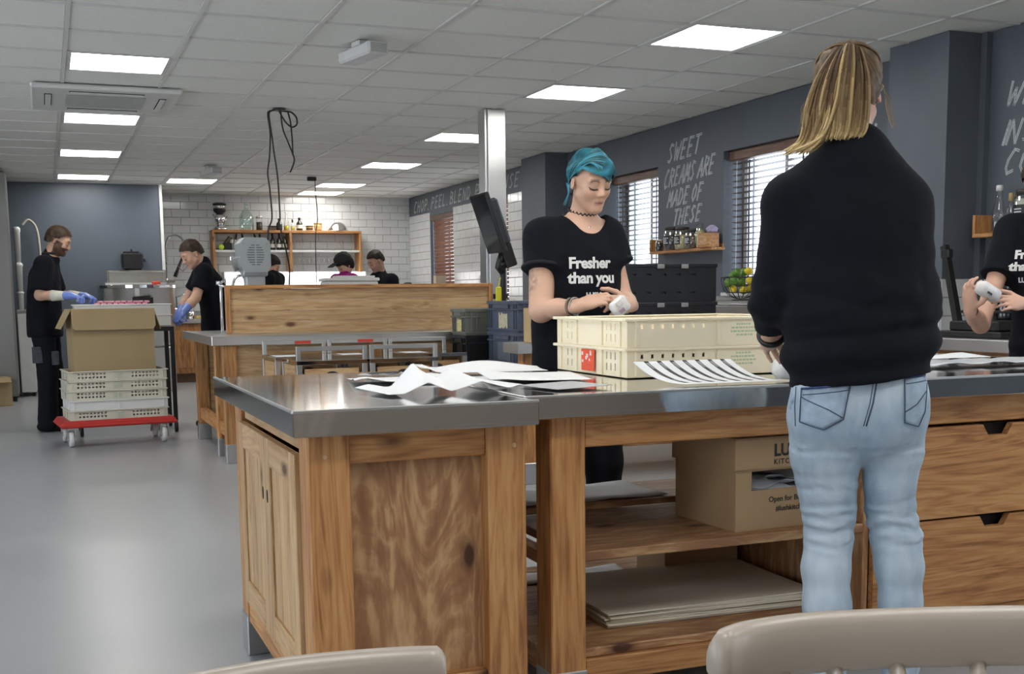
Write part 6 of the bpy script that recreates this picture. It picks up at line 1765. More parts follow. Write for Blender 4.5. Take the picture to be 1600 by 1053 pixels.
# hair: swept cap, side fringe, nape wisp
def blue_hair():
    H, R = J['H'], J['HR']; s = .97*J['s']; F = Field()
    F.ell(H+R@(V(.002, -.016, .040)*s), V(.083, .103, .088)*s, R, .01)
    F.ell(H+R@(V(-.022, .040, .058)*s), V(.058, .054, .042)*s, R, .03)
    F.cap(H+R@(V(-.066, .042, .050)*s), H+R@(V(-.074, .030, -.015)*s), .018*s, .008*s, .02)
    F.cap(H+R@(V(0, -.085, .0)*s), H+R@(V(.01, -.09, -.05)*s), .045*s, .022*s, .03)
    v, f = F.mesh(.004)
    q = ((v-H)@R)/s; x, y, z = q.T; x = -x
    # swept fringe line: low at the temple on the far side, higher near the ear in view
    line = np.where(y > .035, .050-.009*(x/.07)+.003*np.sin(x*60), np.interp(y, [-.12, -.06, -.025, .012, .035], [-.10, -.055, .016, .026, .056]))
    line = np.where((x > .055), np.minimum(line, -.012), line)
    keep = z > line
    fk = f[keep[f].all(1)]; u = np.unique(fk); m = -np.ones(len(v), int); m[u] = np.arange(len(u)); v, f, q = v[u], m[fk], q[u]
    n = vnormals(v, f)
    # strands run from the ear side up and over to the far side
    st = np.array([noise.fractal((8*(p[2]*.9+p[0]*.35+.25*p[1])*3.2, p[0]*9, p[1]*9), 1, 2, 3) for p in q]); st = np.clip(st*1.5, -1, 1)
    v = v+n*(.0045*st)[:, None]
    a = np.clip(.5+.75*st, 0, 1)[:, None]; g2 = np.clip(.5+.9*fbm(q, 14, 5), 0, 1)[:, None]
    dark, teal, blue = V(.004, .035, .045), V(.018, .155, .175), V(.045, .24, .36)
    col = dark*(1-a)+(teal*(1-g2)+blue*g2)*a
    return v, f, col
v, f, c = blue_hair(); skin_part('hair', v, f, m_hair, t, og, c)
H, R, hs = J['H'], J['HR'], .97*J['s']
mb = smoothed(MB()); random.seed(4)
for k in range(110):
    a0 = random.uniform(-1.0, 1.0); ct = V(.002, -.016, .040); el = V(.0845, .1045, .0895)
    way = [V(.075, -.02+.05*a0, .012+.05*a0), V(.055, .02+.05*a0, .075+.03*a0), V(.010, .050+.045*a0, .105-.05*a0), V(-.040, .052+.042*a0, .085-.065*a0), V(-.078, .040+.02*a0, .035-.055*a0)]
    pts = []
    for q_ in way:
        d0 = q_-ct; d0 = d0/np.linalg.norm(d0/el); pts.append(H+R@((ct+d0*(1.012+.03*random.random()))*hs)-og)
    w = bez(pts, 6); mb.cur = random.choice((0, 0, 1, 1, 2)); mb.tube(w, [.0034*math.sin(math.pi*(i+.6)/(len(w)+.6))+.0006 for i in range(len(w))], 6)
for k in range(10):
    pts = [V(.070, -.035-.03*random.random(), -.02), V(.078, -.028, -.055), V(.086+.018*random.random(), -.020, -.085-.03*random.random())]
    w = bez([H+R@(p*hs)-og for p in pts], 5); mb.cur = 2; mb.tube(w, [.004, .004, .0035, .003, .003, .0025, .002, .0015, .001, .0008, .0006][:len(w)], 5)
part('fringe', mb, [plain('hair_teal', (.016, .14, .16), .5), plain('hair_deep_teal', (.006, .06, .075), .5), plain('hair_blue', (.04, .24, .36), .5)], t)
# chokers, earring, bracelets, ring
m_cord = plain('dark_cord', (.025, .018, .014), .6)
nbv = J['nb']; hn = J['H']+R@V(0, -.022, -.055)*J['s']
def neck_ring(fr, rr, tilt, thick, zig=0.0, n=40):
    c = nbv*(1-fr)+hn*fr-og; out = []
    for k in range(n):
        w = 2*math.pi*k/n; out.append(Vector((c[0]+rr*math.cos(w), c[1]+rr*.98*math.sin(w), c[2]+tilt*math.sin(w)+(zig if k % 2 else -zig))))
    return smoothed(MB()).tube(out, thick, 6, closed=True)
part('choker', neck_ring(.34, .0545, .018, .0042, .004, 44), m_cord, t, 'dark lace choker')
part('necklace', neck_ring(.06, .073, .034, .0030), m_cord, t, 'thin dark cord necklace')
part('pendant', MB().lathe([(.001, -.006), (.005, -.002), (.005, .002), (.001, .006)], 10, Matrix.Translation(Vector((nbv[0]-og[0]-.0, nbv[1]-og[1]-.074, nbv[2]-.032)))), m_chrome, t)
e = J['H']+R@(V(.081, -.006, -.040)*hs)-og
part('ear_plug', smoothed(MB()).lathe([(.006, -.012), (.007, 0), (.006, .012)], 10, Matrix.Translation(Vector(e))), m_black, t)
d_ = Vector(J['wrr']-J['elr']).normalized(); ax = d_.orthogonal().normalized(); bx = d_.cross(ax)
for i, (o_, m_) in enumerate(((-.030, plain('brown_bracelet', (.10, .045, .03), .6)), (-.018, m_greyplas), (-.040, plain('tan_bracelet', (.30, .24, .17), .6)))):
    c_ = Vector(J['wrr']-og)+d_*o_
    part('bracelet', smoothed(MB()).tube([c_+ax*.0315*math.cos(2*math.pi*k/20)+bx*.0315*math.sin(2*math.pi*k/20) for k in range(20)], .0032, 6, closed=True), m_, t)
part('bracelet_cord', smoothed(MB()).tube([Vector(J['wrr']-og)+d_*-.02+Vector((0, -.02, -.028)), Vector(J['wrr']-og)+d_*-.015+Vector((.004, -.02, -.06))], .002, 5), m_greyplas, t)
t2 = thing('wrapped_soap', 'small white wrapped pack held between the blue haired woman\'s hands', 'pack', (1.938, 3.80, 1.078)); 
mb = smoothed(MB()).box(-.036, .036, -.016, .016, -.032, .032, .010, M=Matrix.Rotation(math.radians(-38), 4, 'Y'))
part('wrapper', mb, plain('white_wrapper', (.72, .70, .68), .45, var=.12, scale=40, bump=.3), t2); part('fold', MB().box(-.014, .014, -.020, -.0162, .006, .028, .002, M=Matrix.Rotation(math.radians(-38), 4, 'Y')), m_wplas, t2)
part('printed_mark', MB().box(-.018, .004, -.0175, -.0162, -.020, -.006, M=Matrix.Rotation(math.radians(-38), 4, 'Y')), plain('mauve_print', (.34, .25, .32), .6), t2)

# ---------------------------------------------------------------- ponytailed woman, back to the viewer
vv = V(.62, .785, 0); vv /= np.linalg.norm(vv); pp = V(vv[1], -vv[0], 0)       # away from the viewer, and to the viewer's right
OB = V(1.80, 2.35, 0)
def Q(a, dep, z): return OB+pp*a+vv*dep+V(0, 0, z)
base = (OB[0]+pp[0]*.045, OB[1]+pp[1]*.045); t = person('woman with blonde ponytail, black sweatshirt and pale blue jeans, seen from behind', base); og = V(*base, 0)
bf = V(.36, .93, 0); bf /= np.linalg.norm(bf); br = V(bf[1], -bf[0], 0)
J = std_pose(base, bf, 1.72, .0, .30, (.66, .75))
J.update(hil=Q(-.02, -.01, .87), knl=Q(-.018, .0, .50), anl=Q(-.015, -.02, .08), hir=Q(.125, .05, .87), knr=Q(.146, .08, .50), anr=Q(.165, .05, .08),
         pe=Q(.048, .01, .90), wa=Q(.046, .01, 1.06), ch=Q(.025, .02, 1.26), nb=Q(.022, .02, 1.465), H=Q(.004, .045, 1.592),
         shl=Q(-.122, -.035, 1.335), shr=Q(.132, .05, 1.335), ell=Q(-.160, -.015, 1.105), elr=Q(.128, .12, 1.10), wrl=V(1.735, 2.545, 1.012), wrr=Q(.11, .36, .99))
J['HR'] = rotm((.66, .75), .30, .03)
F = body_prims(J, False, None, legr=.60)
hand_prims(F, J['wrl'], V(1.85, 2.68, .955)-J['wrl'], (-.35, .1, .6), 1, .6, .95)
hand_prims(F, J['wrr'], V(1.99, 2.76, .955)-J['wrr'], (.35, .1, .6), -1, .6, .95)
v, f = F.mesh(.0055); v = relax(v, f, 1, .4); col = skin_cols(v, (.60, .37, .27)); head_colour(col, v, J['H'], J['HR'], .97*J['s'])
w = np.exp(-(np.linalg.norm(v-(J['H']+J['HR']@V(.076, -.012, -.006)), axis=1)/.03)**2); col = col*(1-.55*w[:, None])+V(.62, .22, .15)*.55*w[:, None]
skin_part('body', v, f, m_skin, t, og, col)
F = Field()
F.cap(Q(.046, .0, .93), Q(.044, .01, 1.08), .172, .174, .05, (bf, .76)); F.cap(Q(.044, .01, 1.08), Q(.026, .015, 1.27), .174, .168, .06, (bf, .72))
F.cap(Q(.026, .015, 1.27), Q(.022, .02, 1.39), .160, .100, .06, (bf, .70))
for q in 'lr': F.cap(Q(.021, .02, 1.405), J['sh'+q], .062, .060, .06)
F.cap(Q(.022, .02, 1.41), Q(.020, .022, 1.458), .080, .064, .05)
F.cap(J['shl'], J['ell'], .062, .058, .025); F.cap(J['shr'], J['elr'], .062, .060, .025)
for q in 'lr':
    e, w = J['el'+q], J['wr'+q]; d = (w-e)/np.linalg.norm(w-e); end = e+(w-e)*.74
    F.cap(e, w, .058, .036, .012, None, [(d, d@end)])
hn_ = V(0, 0, -1)+pp*.10; hn_ /= np.linalg.norm(hn_)
v, f = F.mesh(.0055, [(hn_, hn_@Q(.046, 0, .905))]); v = relax(v, f, 2, .4); n = vnormals(v, f)
z = v[:, 2]; lat = (v-OB)@pp; rel = z-.905-.10*(lat-.046); dist = (v-OB)@vv
fold = .012*np.exp(-((rel-.075)/.026)**2)-.007*np.exp(-((rel-.028)/.018)**2)-.005*np.exp(-((rel-.115)/.012)**2)+.006*np.exp(-((rel-.14)/.014)**2)*np.clip((lat-.05)/.1, 0, 1)
fold += .0035*np.sin(62*rel+14*lat+3.5*fbm(v, 6, 1))*np.exp(-((rel-.19)/.10)**2)
arm = np.exp(-np.minimum(np.linalg.norm(v-J['ell'], axis=1), np.linalg.norm(v-J['elr'], axis=1))**2/.08**2)
fold += arm*.0045*np.sin(100*z+20*v[:, 1])
v = v+n*(fold+.005*fbm(v, 6, 2))[:, None]
c = np.tile(np.array(BLK), (len(v), 1))*(1+.15*fbm(v, 40, 3))[:, None]
sw = skin_part('sweatshirt', v, f, m_cloth, t, og, np.clip(c, 0, 1))
nc = Q(.019, .022, 1.462)-og
part('neck_rib', smoothed(MB()).tube([Vector(nc)+Vector((.060*math.cos(2*math.pi*k/36), .058*math.sin(2*math.pi*k/36), .006*math.sin(2*math.pi*k/36))) for k in range(36)], .009, 8, closed=True), plain('black_cotton', BLK, .9, var=.1), sw)
# jeans
F = Field()
F.cap(Q(.047, .01, .95), Q(.047, .01, .86), .150, .158, .05, (bf, .74))
F.ell(Q(-.022, -.045, .842), (.085, .078, .105), None, .05); F.ell(Q(.118, .0, .842), (.082, .078, .105), None, .05)
def chain(pts):
    for (a, ra), (b, rb) in zip(pts[:-1], pts[1:]): F.cap(a, b, ra, rb, .025)
chain([(Q(-.029, .0, .807), .092), (Q(-.030, .0, .721), .081), (Q(-.024, .01, .648), .068), (Q(-.017, .02, .577), .0625), (Q(-.018, .02, .504), .0555), (Q(-.022, .0, .432), .0565), (Q(-.017, -.01, .343), .0565), (Q(-.015, -.02, .20), .047), (Q(-.014, -.02, .06), .044)])
chain([(Q(.130, .05, .807), .080), (Q(.130, .055, .721), .070), (Q(.127, .06, .648), .060), (Q(.130, .075, .577), .057), (Q(.146, .08, .504), .0575), (Q(.155, .065, .432), .0555), (Q(.161, .055, .343), .049), (Q(.164, .05, .20), .045), (Q(.166, .05, .06), .043)])
v, f = F.mesh(.0045); v = relax(v, f, 2, .4); n = vnormals(v, f); z = v[:, 2]; lat = (v-OB)@pp; dep = (v-OB)@vv
left = lat < np.interp(z, [.3, .5, .65, .8], [.07, .065, .052, .048]); lx = np.where(left, lat+.02, lat-.14)
w1 = fbm(v, 9, 4); w2 = fbm(v*V(1, 1, 2.2), 16, 7)
env = .9*np.exp(-((z-.545)/.05)**2)+.35*np.exp(-((z-.655)/.03)**2)*left+.30*np.exp(-((z-.735)/.02)**2)
ph = z*185+lx*np.where(left, 9, -16)+3.2*w1
cr = np.sin(ph); cr = np.sign(cr)*np.abs(cr)**.7
back = np.clip(.55-dep*9+np.where(left, 0, .6), .15, 1)
v = v+n*(env*.0068*cr*np.clip(.65+.9*w2, .15, 1.3)*back+.0022*w1)[:, None]
b0 = V(.27, .36, .46); b1 = V(.47, .555, .62)
a = np.clip(.5+.55*fbm(v, 6, 1)+.3*fbm(v*V(1, 1, .35), 45, 2), 0, 1)[:, None]; col = b0*(1-a)+b1*a
fade = (.55*np.exp(-(lx/.035)**2)*np.clip((.83-z)/.25, 0, 1)*np.clip(1-np.abs(z-.62)/.4, 0, 1))[:, None]; col = col*(1-fade)+V(.52, .60, .66)*fade
w = np.clip(fbm(v, 30, 9)*2.6-.9, 0, 1)*(np.exp(-((z-.835)/.03)**2)*(lat < -.085)+.9*np.exp(-((z-.885)/.018)**2)*(lat < .03)); col = col*(1-w[:, None])+V(.03, .055, .16)*w[:, None]
jm = skin_part('jeans', v, f, m_denim, t, og, np.clip(col, 0, 1)); bj = BVHTree.FromPolygons(v.tolist(), f.tolist())
m_stitch = plain('dark_blue_stitch', (.045, .065, .12), .8); m_pocket = plain('pocket_denim', (.30, .385, .475), .85, var=.25, scale=25, bump=.1)
m_navy = plain('navy_denim', (.03, .05, .15), .85, var=.4, scale=60)
def on_jeans(p, off):
    o_ = Q(p[0], -.5, p[1]); hit = bj.ray_cast(Vector(o_), Vector(vv), 1.2)
    return (hit[0]-Vector(vv)*off-Vector(og)) if hit[0] is not None else None
def seam(pts, r, mat, parent, off=.0015, name='seam'):
    q = []
    for a, b in zip(pts[:-1], pts[1:]):
        for k in range(8):
            p = on_jeans((a[0]+(b[0]-a[0])*k/8, a[1]+(b[1]-a[1])*k/8), off)
            if p is not None: q.append(p)
    p = on_jeans(pts[-1], off)
    if p is not None: q.append(p)
    if len(q) > 2: part(name, smoothed(MB()).tube(q, r, 6), mat, parent)
def pocket(corners):
    tl, tr, br_, tip, bl = corners; rows = []
    for j in range(11):
        s_ = j/10; l = (tl[0]+(bl[0]-tl[0])*s_, tl[1]+(bl[1]-tl[1])*s_); r = (tr[0]+(br_[0]-tr[0])*s_, tr[1]+(br_[1]-tr[1])*s_); row = []
        for i in range(11):
            u = i/10; dip = (1-abs(2*u-1))*(tip[1]-(bl[1]+br_[1])/2)*s_; row.append(on_jeans((l[0]+(r[0]-l[0])*u, l[1]+(r[1]-l[1])*u+dip), .0025))
        rows.append(row)
    for i in range(11):                     # columns that run past the silhouette follow their neighbour
        for row in rows:
            if row[i] is None: row[i] = next((row[k] for k in range(i, -1, -1) if row[k] is not None), None) or next(row[k] for k in range(11) if row[k] is not None)
    pk = part('pocket', smoothed(MB()).sheet(rows, .0012), m_pocket, jm)
    seam([tl, bl, tip, br_, tr], .0013, m_stitch, pk, .0035); seam([(tl[0]+.004, tl[1]-.014), (tr[0]-.004, tr[1]-.014)], .0010, m_stitch, pk, .0035); seam([tl, tr], .0026, m_navy, pk, .0040)
    return pk
def px_(p): return ((p[0]-1316)/650, 0)
pk = pocket([(-.085, .892), (.028, .905), (.014, .822), (-.030, .796), (-.088, .812)])
seam([(-.084, .872), (-.02, .845), (.012, .826)], .0012, m_stitch, pk, .0035)
pk = pocket([(.150, .918), (.205, .922), (.200, .835), (.186, .800), (.153, .812)])
seam([(.153, .838), (.18, .855), (.203, .885)], .0012, m_stitch, pk, .0035)
seam([(.088, .918), (.080, .86), (.066, .805)], .0018, m_stitch, jm, .0008); seam([(.081, .918), (.073, .86), (.060, .805)], .0010, m_stitch, jm, .0008)
seam([(-.098, .895), (-.100, .85), (-.098, .80)], .0014, m_stitch, jm, .0008)
shoes(J, t, og, (.30, .30, .30))
d_ = Vector(J['wrl']-J['ell']).normalized(); ax = d_.orthogonal().normalized(); bx = d_.cross(ax); c_ = Vector(J['wrl']-og)-d_*.000
c_ = c_-d_*.0
part('watch_strap', smoothed(MB()).tube([c_+ax*.030*math.cos(2*math.pi*k/24)+bx*.030*math.sin(2*math.pi*k/24) for k in range(24)], .0085, 8, closed=True), m_black, t, 'black wrist watch strap')
part('watch_case', MB().lathe([(.016, -.004), (.017, 0), (.015, .005)], 18, Matrix.Translation(c_+Vector((-.028, -.01, .012))) @ Matrix.Rotation(math.radians(-65), 4, 'Y')), m_black, t)
# hair: scalp cap, raised ponytail of many locks, loose wisps
v, f, c = hair_cap(J, .97*J['s'], .012, .06, -.0, -.070, 55, ((.030, .019, .010), (.16, .10, .052)), .005, women=True)
skin_part('hair', v, f, m_hair, t, og, c)
H, R = J['H'], J['HR']; random.seed(12)
hm = [plain('hair_root_brown', (.045, .028, .015), .5, spec=.18), plain('hair_deep_brown', (.085, .052, .027), .5, spec=.18), plain('hair_mid_brown', (.145, .090, .045), .5, spec=.18), plain('hair_dark_blonde', (.22, .145, .070), .5, spec=.18), plain('hair_ash_blonde', (.30, .205, .100), .5, spec=.18), plain('hair_blonde', (.47, .335, .155), .5, spec=.18), plain('hair_pale_blonde', (.64, .48, .25), .5, spec=.18)]
top = Q(.004, -.012, 1.672)
pony = smoothed(MB())
def lock(pts, r0, tone, n=9):
    w = bez([Vector(p-og) for p in pts], n); m = len(w)
    rad = [r0*(.5+.5*math.sin(math.pi*min(1, .12+.80*k/(m-1))))*(1 if k < m-4 else (m-k)/5) for k in range(m)]
    step = 3; ks = [0]+list(range(random.randint(1, 3), m-1, step))
    for k in ks:
        s_ = k/(m-1); x_ = tone*(1-s_**2)+6.5*s_**1.7+random.uniform(-.4, .4)
        pony.cur = int(max(0, min(6, x_))); e_ = min(m, next((q_ for q_ in ks if q_ > k), m-1)+1)
        if e_-k >= 2: pony.tube(w[k:e_], rad[k:e_], 5, caps=False)
for k in range(330):
    u = max(-1, min(1, random.gauss(0, .48))); dep = random.uniform(0, 1)
    a = top+pp*(.016*u)+V(0, 0, .006*random.random())
    tone = random.choice((0, 0, .4, .8, 1.2, 1.8, 2.6, 3.6, 4.4))
    bulge = -.055-.045*dep*(1-.6*abs(u))
    p1 = Q(.004+.026*u, -.040-.012*dep, 1.693-.010*abs(u))
    p2 = Q(-.006+.055*u, bulge-.005, 1.640-.018*abs(u))
    p3 = Q(-.016+.070*u, bulge, 1.560)
    fl = u < .1 and random.random() < .40
    if fl: p4 = Q(-.045+.055*u, bulge*.85, 1.490-.01*random.random()); p5 = Q(-.075+.035*u-.04*random.random(), bulge*.8-.01, 1.455-.012*random.random())
    else: p4 = Q(-.020+.070*u, bulge*.85, 1.500); p5 = Q(-.028+.066*u, bulge*.8, 1.472+.012*random.random())
    lock([a, p1, p2, p3, p4, p5], random.uniform(.0022, .0042), tone)
part('ponytail', pony, hm, t)
wisp = smoothed(MB())
for k in range(18):
    sgn = 1 if k % 3 == 0 else -1; th0 = random.uniform(.3, 1.0)
    p = [H+R@V(sgn*.076, .01-.05*th0, .05-.05*th0), H+R@V(sgn*(.084+.008*random.random()), -.03, .0-.02*th0), H+R@V(sgn*(.084+.022*random.random()), -.045, -.05-.03*random.random()), H+R@V(sgn*(.07+.045*random.random()), -.04, -.09-.03*random.random())]
    w = bez([Vector(q-og) for q in p], 6); wisp.cur = random.choice((3, 4, 5)); wisp.tube(w, [.0007]*(len(w)-1)+[.0003], 4)
tp = R.T@(top-H)
for k in range(420):      # combed strands over the scalp up to the tie
    a = random.uniform(-math.pi, math.pi); s0 = V(math.sin(a)*.090, -.018-math.cos(a)*.108, -.03 if abs(a) < 2.0 else .05)
    if s0[1] > .05: continue
    q_ = []
    for i in range(6):
        s_ = i/5; d0 = (s0-V(0, -.018, .034))*(1-s_)+(tp-V(0, -.018, .034))*s_; nn_ = d0/np.linalg.norm(d0/V(.0865, .1055, .0935))
        q_.append(H+R@(V(0, -.018, .034)+nn_*(.957)))
    w = bez([Vector(q-og) for q in q_], 4); wisp.cur = random.choice((0, 0, 1, 1, 2, 3)); wisp.tube(w, [.0026]*len(w), 4)
part('loose_hair', wisp, hm, t)
part('hair_tie', smoothed(MB()).tube([Vector(top-og)+Vector((.020*math.cos(2*math.pi*k/16), .020*math.sin(2*math.pi*k/16), -.004)) for k in range(16)], .007, 6, closed=True), m_black, t)
t2 = thing('wrapped_soap', 'crumpled clear and white pack under the ponytailed woman\'s left hand', 'pack', (1.972, 2.80, .8735), .4)
mb = smoothed(MB()).lathe([(.001, 0), (.045, .004), (.060, .025), (.052, .052), (.028, .068), (.001, .071)], 18); mb.v = [(x*(1+.3*noise.noise((x*25, y*25, z*25))), y*(1+.3*noise.noise((x*25+4, y*25, z*25)))*.8, max(0, z*(1+.12*noise.noise((x*30, y*30, 7))))) for x, y, z in mb.v]
part('wrapper', mb, plain('crumpled_clear_film', (.66, .67, .66), .2, var=.12, scale=30, bump=.5), t2); part('label', MB().box(-.02, .03, -.060, -.056, .015, .04), m_paper, t2)

# ---------------------------------------------------------------- woman cut off by the right frame edge
base = (4.29, 4.06); t = person('dark haired woman in black slogan T-shirt cut off by the right frame edge', base); og = V(*base, 0)
J = std_pose(base, (-.86, -.5), 1.74, .03, .45, (-.95, -.3))
r_, f_ = J['r'], J['f']
J.update(H=V(4.165, 4.03, 1.60), nb=V(4.25, 4.07, 1.46), elr=V(3.945, 4.14, .965), wrr=V(3.735, 3.985, 1.035), ell=V(4.22, 3.88, 1.06), wrl=V(3.95, 3.90, 1.062), shr=V(4.19, 4.22, 1.40), shl=V(4.335, 3.93, 1.41))
J['HR'] = rotm((-.95, -.3), .45)
F = body_prims(J, False, None)
hand_prims(F, J['wrr'], V(-.25, -.18, .85), (-.75, -.1, -.2), 1, .55, .95, thumb=.5)
hand_prims(F, J['wrl'], V(-.98, -.05, .06), (.0, -.85, .5), 1, .35, .95, thumb=.8)
v, f = F.mesh(.0048); v = relax(v, f, 1, .4); col = skin_cols(v, (.62, .37, .27)); head_colour(col, v, J['H'], J['HR'], .97*J['s']); skin_part('body', v, f, m_skin, t, og, col)
F = shirt_prims(J, .50, .028, slr=1.15); v, f, c = cloth_mesh(F, .006, [(V(0, 0, -1), -.78)], .006, 7, 5.0)
sh = skin_part('t_shirt', v, f, m_cloth, t, og, c); bv = BVHTree.FromPolygons(v.tolist(), f.tolist())
fm = Matrix(((-r_[0]*-1, 0, f_[0]*1, 0), (-r_[1]*-1, 0, f_[1]*1, 0), (0, 1, 0, 0), (0, 0, 0, 1)))
lx_ = V(-r_[0], -r_[1], 0)     # text runs from her right to her left as the viewer reads it
M = Matrix(((lx_[0], 0, f_[0], 4.29+f_[0]*.3+r_[0]*.155), (lx_[1], 0, f_[1], 4.06+f_[1]*.3+r_[1]*.155), (0, 1, 0, 1.262), (0, 0, 0, 1)))
shirt_text([('Fresher', .0525, .012, 0), ('than you', .0525, 0, -.054), ('LUSH', .030, .030, -.108)], M, bv, tuple(-f_), .0012, m_print, sh, og, .045)
F = leg_prims(J, .012); v, f, c = cloth_mesh(F, .009, [], .003, 9, 2.0, (.012, .013, .018)); skin_part('trousers', v, f, m_cloth, t, og, c); shoes(J, t, og)
v, f, c = hair_cap(J, .97*J['s'], .016, .05, -.035, -.09, 55, ((.022, .013, .008), (.07, .042, .025)), .006); skin_part('hair', v, f, m_hair, t, og, c)
d_ = Vector(J['wrr']-J['elr']).normalized(); ax = d_.orthogonal().normalized(); bx = d_.cross(ax); c_ = Vector(J['wrr']-og)-d_*.01
part('hair_band', smoothed(MB()).tube([c_+ax*.030*math.cos(2*math.pi*k/20)+bx*.030*math.sin(2*math.pi*k/20) for k in range(20)], .0025, 6, closed=True), m_black, t, 'thin black band on the wrist')
t2 = thing('wrapped_soap', 'white wrapped pack held up by the woman at the right frame edge', 'pack', (3.75, 3.90, 1.115), .1)
part('wrapper', smoothed(MB()).box(-.062, .062, -.03, .03, -.028, .028, .014, M=Matrix.Rotation(math.radians(24), 4, 'Y')), plain('white_wrapper', (.72, .70, .68), .45), t2)
part('printed_mark', MB().box(-.035, -.005, -.0312, -.0302, -.022, -.012, M=Matrix.Rotation(math.radians(24), 4, 'Y')), m_ink, t2)

# ---------------------------------------------------------------- kitchen crew farther back
def crew(label, base, face, Ht, lean, pitch, upd, skin=(.60, .36, .25), beard=None, haircols=((.02, .014, .010), (.055, .036, .024)), sleeve=.55, top=BLK, legs=(.010, .011, .014), male=True, h=.0085, gaze=None, hair=(.010, .072, .012, -.05), glove=None, hands=True, hcurl=.45, flat_top=0.0):
    t = person(label, base); og = V(*base, 0)
    J = std_pose(base, face, Ht, lean, pitch, gaze); J.update({k: V(*q) for k, q in upd.items()})
    F = body_prims(J, male, None, 1.08 if male else .95)
    for q, sd in (('l', 1), ('r', -1)):
        d = J['wr'+q]-J['el'+q]; d = d/np.linalg.norm(d)
        hand_prims(F, J['wr'+q], d+V(0, 0, -.1), V(0, 0, 1)+J['f']*.2, sd, hcurl, 1.0)
    v, f = F.mesh(h*.8); col = skin_cols(v, skin); head_colour(col, v, J['H'], J['HR'], J['s']*(1 if male else .97), beard=beard)
    skin_part('body', v, f, m_skin, t, og, col)
    F = shirt_prims(J, sleeve, .018, slr=1.1); F.cap(J['pe']-V(0, 0, .10), J['wa'], .165*J['s']+.02, .145*J['s']+.02, .05, (J['uf'], .74))
    hb = J['base']; v, f, c = cloth_mesh(F, h, [(V(0, 0, -1), -.80*J['s'])], .006, 7, base[0]*3, top); sh = skin_part('t_shirt', v, f, m_cloth, t, og, c)
    F = leg_prims(J, .02, taper=1.25); v, f, c = cloth_mesh(F, h*1.2, [(V(0, 0, -1), -.03)], .006, 8, base[0], legs); skin_part('trousers', v, f, m_cloth, t, og, c)
    shoes(J, t, og)
    v, f, c = hair_cap(J, J['s']*(1 if male else .97), *hair, 50, haircols, .006, top=flat_top, women=not male); skin_part('hair', v, f, m_hair, t, og, c)
    return t, J, og, sh
BR = ((.030, .019, .012), (.085, .052, .030))
t, J, og, sh = crew('bearded man in black with blue gloves standing at the left', (-.01, 10.93), (1, -.22), 1.79, .05, .42,
    dict(H=(.150, 10.90, 1.640), nb=(.075, 10.93, 1.525), shr=(.01, 10.79, 1.44), shl=(.06, 11.08, 1.44), elr=(-.035, 10.74, 1.175), wrr=(.185, 10.63, 1.170), ell=(.12, 11.15, 1.18), wrl=(.32, 10.95, 1.165)),
    beard=((.075, .032, .016), 1), haircols=BR, sleeve=.86, hair=(.014, .074, .010, -.05), gaze=(1, -.28), hcurl=.95)
J['HR']
m_glove = plain('blue_glove', (.16, .24, .62), .35, var=.05); m_sleeve = plain('cream_arm_sleeve', (.70, .67, .55), .7)
def glove(t, og, J, q, sd, frm=.985, slv=None):
    F = Field(); d = J['wr'+q]-J['el'+q]; d = d/np.linalg.norm(d)
    hand_prims(F, J['wr'+q], d+V(0, 0, -.1), V(0, 0, 1)+J['f']*.2, sd, 1.0, 1.09); F.cap(J['wr'+q]-d*.05, J['wr'+q]+d*.02, .034, .030, .015)
    v, f = F.mesh(.006); n = vnormals(v, f); v = v+n*.0025; me = MB(); me.smooth = True; me.add((v-og).tolist(), f.tolist()); part('glove', me, m_glove, t, 'blue disposable glove')
    if slv:
        a = J['el'+q]*(1-slv)+J['wr'+q]*slv; part('arm_sleeve', smoothed(MB()).tube([Vector(a-og), Vector(J['wr'+q]-d*.03-og)], [.047, .037], 16), m_sleeve, t, 'cream tubular arm guard')
glove(t, og, J, 'r', -1, slv=.45); glove(t, og, J, 'l', 1, slv=.5)
for bx_ in ((-.115, -.035, .60, .74), (.04, .10, .58, .70)): part('apron_pocket', MB().box(bx_[0], bx_[1], -.185, -.178, bx_[2], bx_[3], .004), plain('worn_grey_patch', (.055, .06, .07), .9, var=.3, scale=30), t, 'worn grey trouser patch')
part('collar', smoothed(MB()).tube([Vector(J['nb']-og)+Vector((.066*math.cos(2*math.pi*k/20), .062*math.sin(2*math.pi*k/20), .008)) for k in range(20)], .013, 8, closed=True), plain('black_cotton', BLK, .9, var=.1), sh)
t, J, og, sh = crew('dark haired man in black T-shirt leaning over the white trays at left', (1.44, 10.74), (-1, -.12), 1.76, .30, .38,
    dict(H=(1.228, 10.70, 1.520), nb=(1.335, 10.72, 1.435), shl=(1.31, 10.58, 1.36), shr=(1.33, 10.86, 1.36), ch=(1.37, 10.72, 1.25), wa=(1.43, 10.73, 1.09), ell=(1.23, 10.53, 1.14), wrl=(1.125, 10.47, 1.035), elr=(1.20, 10.92, 1.13), wrr=(1.13, 10.86, 1.03), anl=(1.37, 10.60, .075), knl=(1.41, 10.62, .48)),
    haircols=((.022, .015, .010), (.06, .038, .024)), sleeve=.66, hair=(.009, .070, .014, -.045), hcurl=1.0, gaze=(-1, -.25), flat_top=.006)
glove(t, og, J, 'l', 1); glove(t, og, J, 'r', -1)
t, J, og, sh = crew('woman in patterned scarf whose face shows right of the mixer', (2.215, 12.62), (.85, -.5), 1.66, .18, .45, dict(H=(2.275, 12.60, 1.475)), male=False, haircols=((.012, .009, .008), (.03, .02, .016)), gaze=(.95, -.3), hair=(.012, .058, -.03, -.07))
m_scarf = plain('patterned_scarf', (.16, .16, .17), .8, var=.95, scale=55)
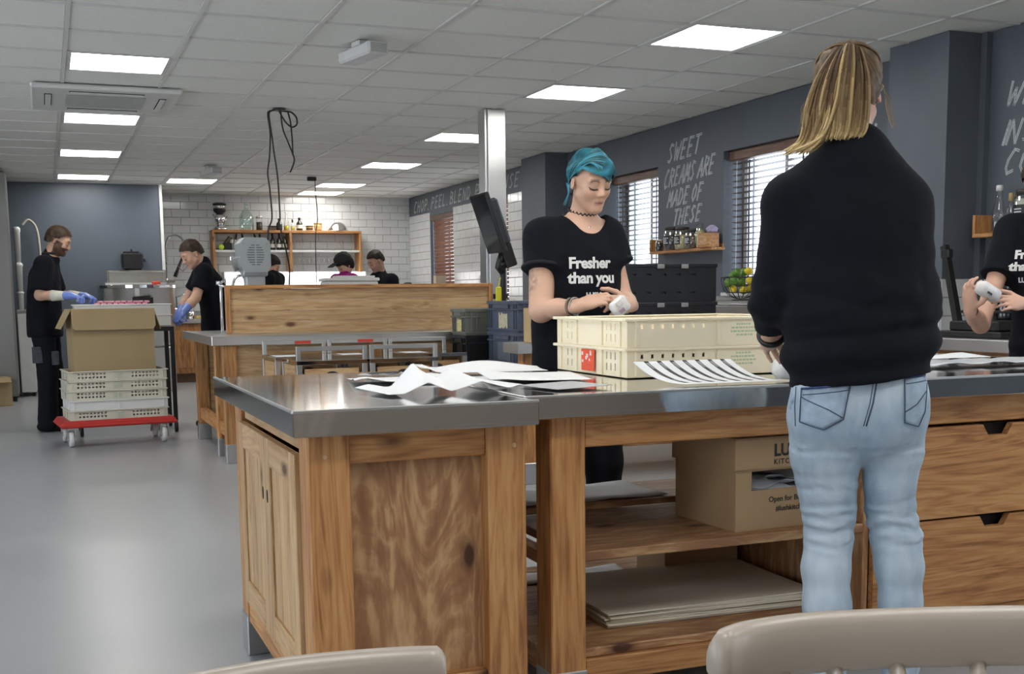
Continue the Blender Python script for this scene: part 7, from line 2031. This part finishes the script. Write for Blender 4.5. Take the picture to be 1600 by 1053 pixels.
part('scarf', smoothed(MB()).tube([Vector((2.235-og[0]+.085*math.cos(2*math.pi*k/24), 12.61-og[1]+.08*math.sin(2*math.pi*k/24), 1.355+.012*math.sin(5*k))) for k in range(24)], .042, 10, closed=True), m_scarf, t, 'black and white patterned scarf')
t, J, og, sh = crew('woman in dark cap and magenta top bending behind the pine screen', (3.11, 12.45), (-.95, -.3), 1.64, .22, .45, dict(H=(3.025, 12.43, 1.475)), male=False, haircols=((.012, .009, .010), (.03, .022, .02)), sleeve=1.5, top=(.32, .02, .19), gaze=(-.97, -.25), hair=(.014, .045, -.05, -.095))
part('apron', smoothed(MB()).tube([Vector((-.02, -.11, .86)), Vector((-.05, -.13, 1.05)), Vector((-.09, -.12, 1.28))], [.12, .115, .075], 14, flat=.35), plain('black_apron', (.012, .012, .015), .8), t)
part('cap_peak', MB().box(-.06, .06, .0, .085, -.006, .004, .003, M=Matrix.Translation(Vector(J['H']+J['HR']@V(0, .075, .075)-og)) @ Matrix([[*J['HR'][i]] for i in range(3)]).to_4x4()), plain('black_cap', (.014, .013, .016), .8), t)
cap_ = smoothed(MB()).lathe([(.098, .0), (.102, .03), (.085, .075), (.05, .10), (.001, .108)], 24, Matrix.Translation(Vector(J['H']+J['HR']@V(0, -.012, .035)-og)) @ Matrix([[*J['HR'][i]] for i in range(3)]).to_4x4())
part('cap', cap_, plain('black_cap', (.014, .013, .016), .8), t)
t, J, og, sh = crew('dark haired man in black T-shirt at the far right behind the pine screen', (3.60, 12.98), (-.9, -.45), 1.72, .22, .42, dict(H=(3.505, 12.94, 1.53), nb=(3.575, 12.98, 1.41), shr=(3.525, 13.12, 1.315), shl=(3.665, 12.84, 1.315)), haircols=((.014, .011, .009), (.04, .028, .02)), sleeve=.6, gaze=(-.97, -.25), hair=(.010, .072, .012, -.05), beard=((.16, .11, .09), 0), flat_top=.004)
# prep table the three of them work at
t = thing('prep_table', 'steel prep table hidden behind the pine screen', 'table', (1.95, 11.4, 0))
part('table_top', MB().box(0, 2.1, 0, .75, .86, .90, .004), m_steel_x, t)
for x in (.04, 2.02):
    for y in (.04, .67): part('leg', MB().box(x, x+.04, y, y+.04, 0, .859), m_steel_z, t)
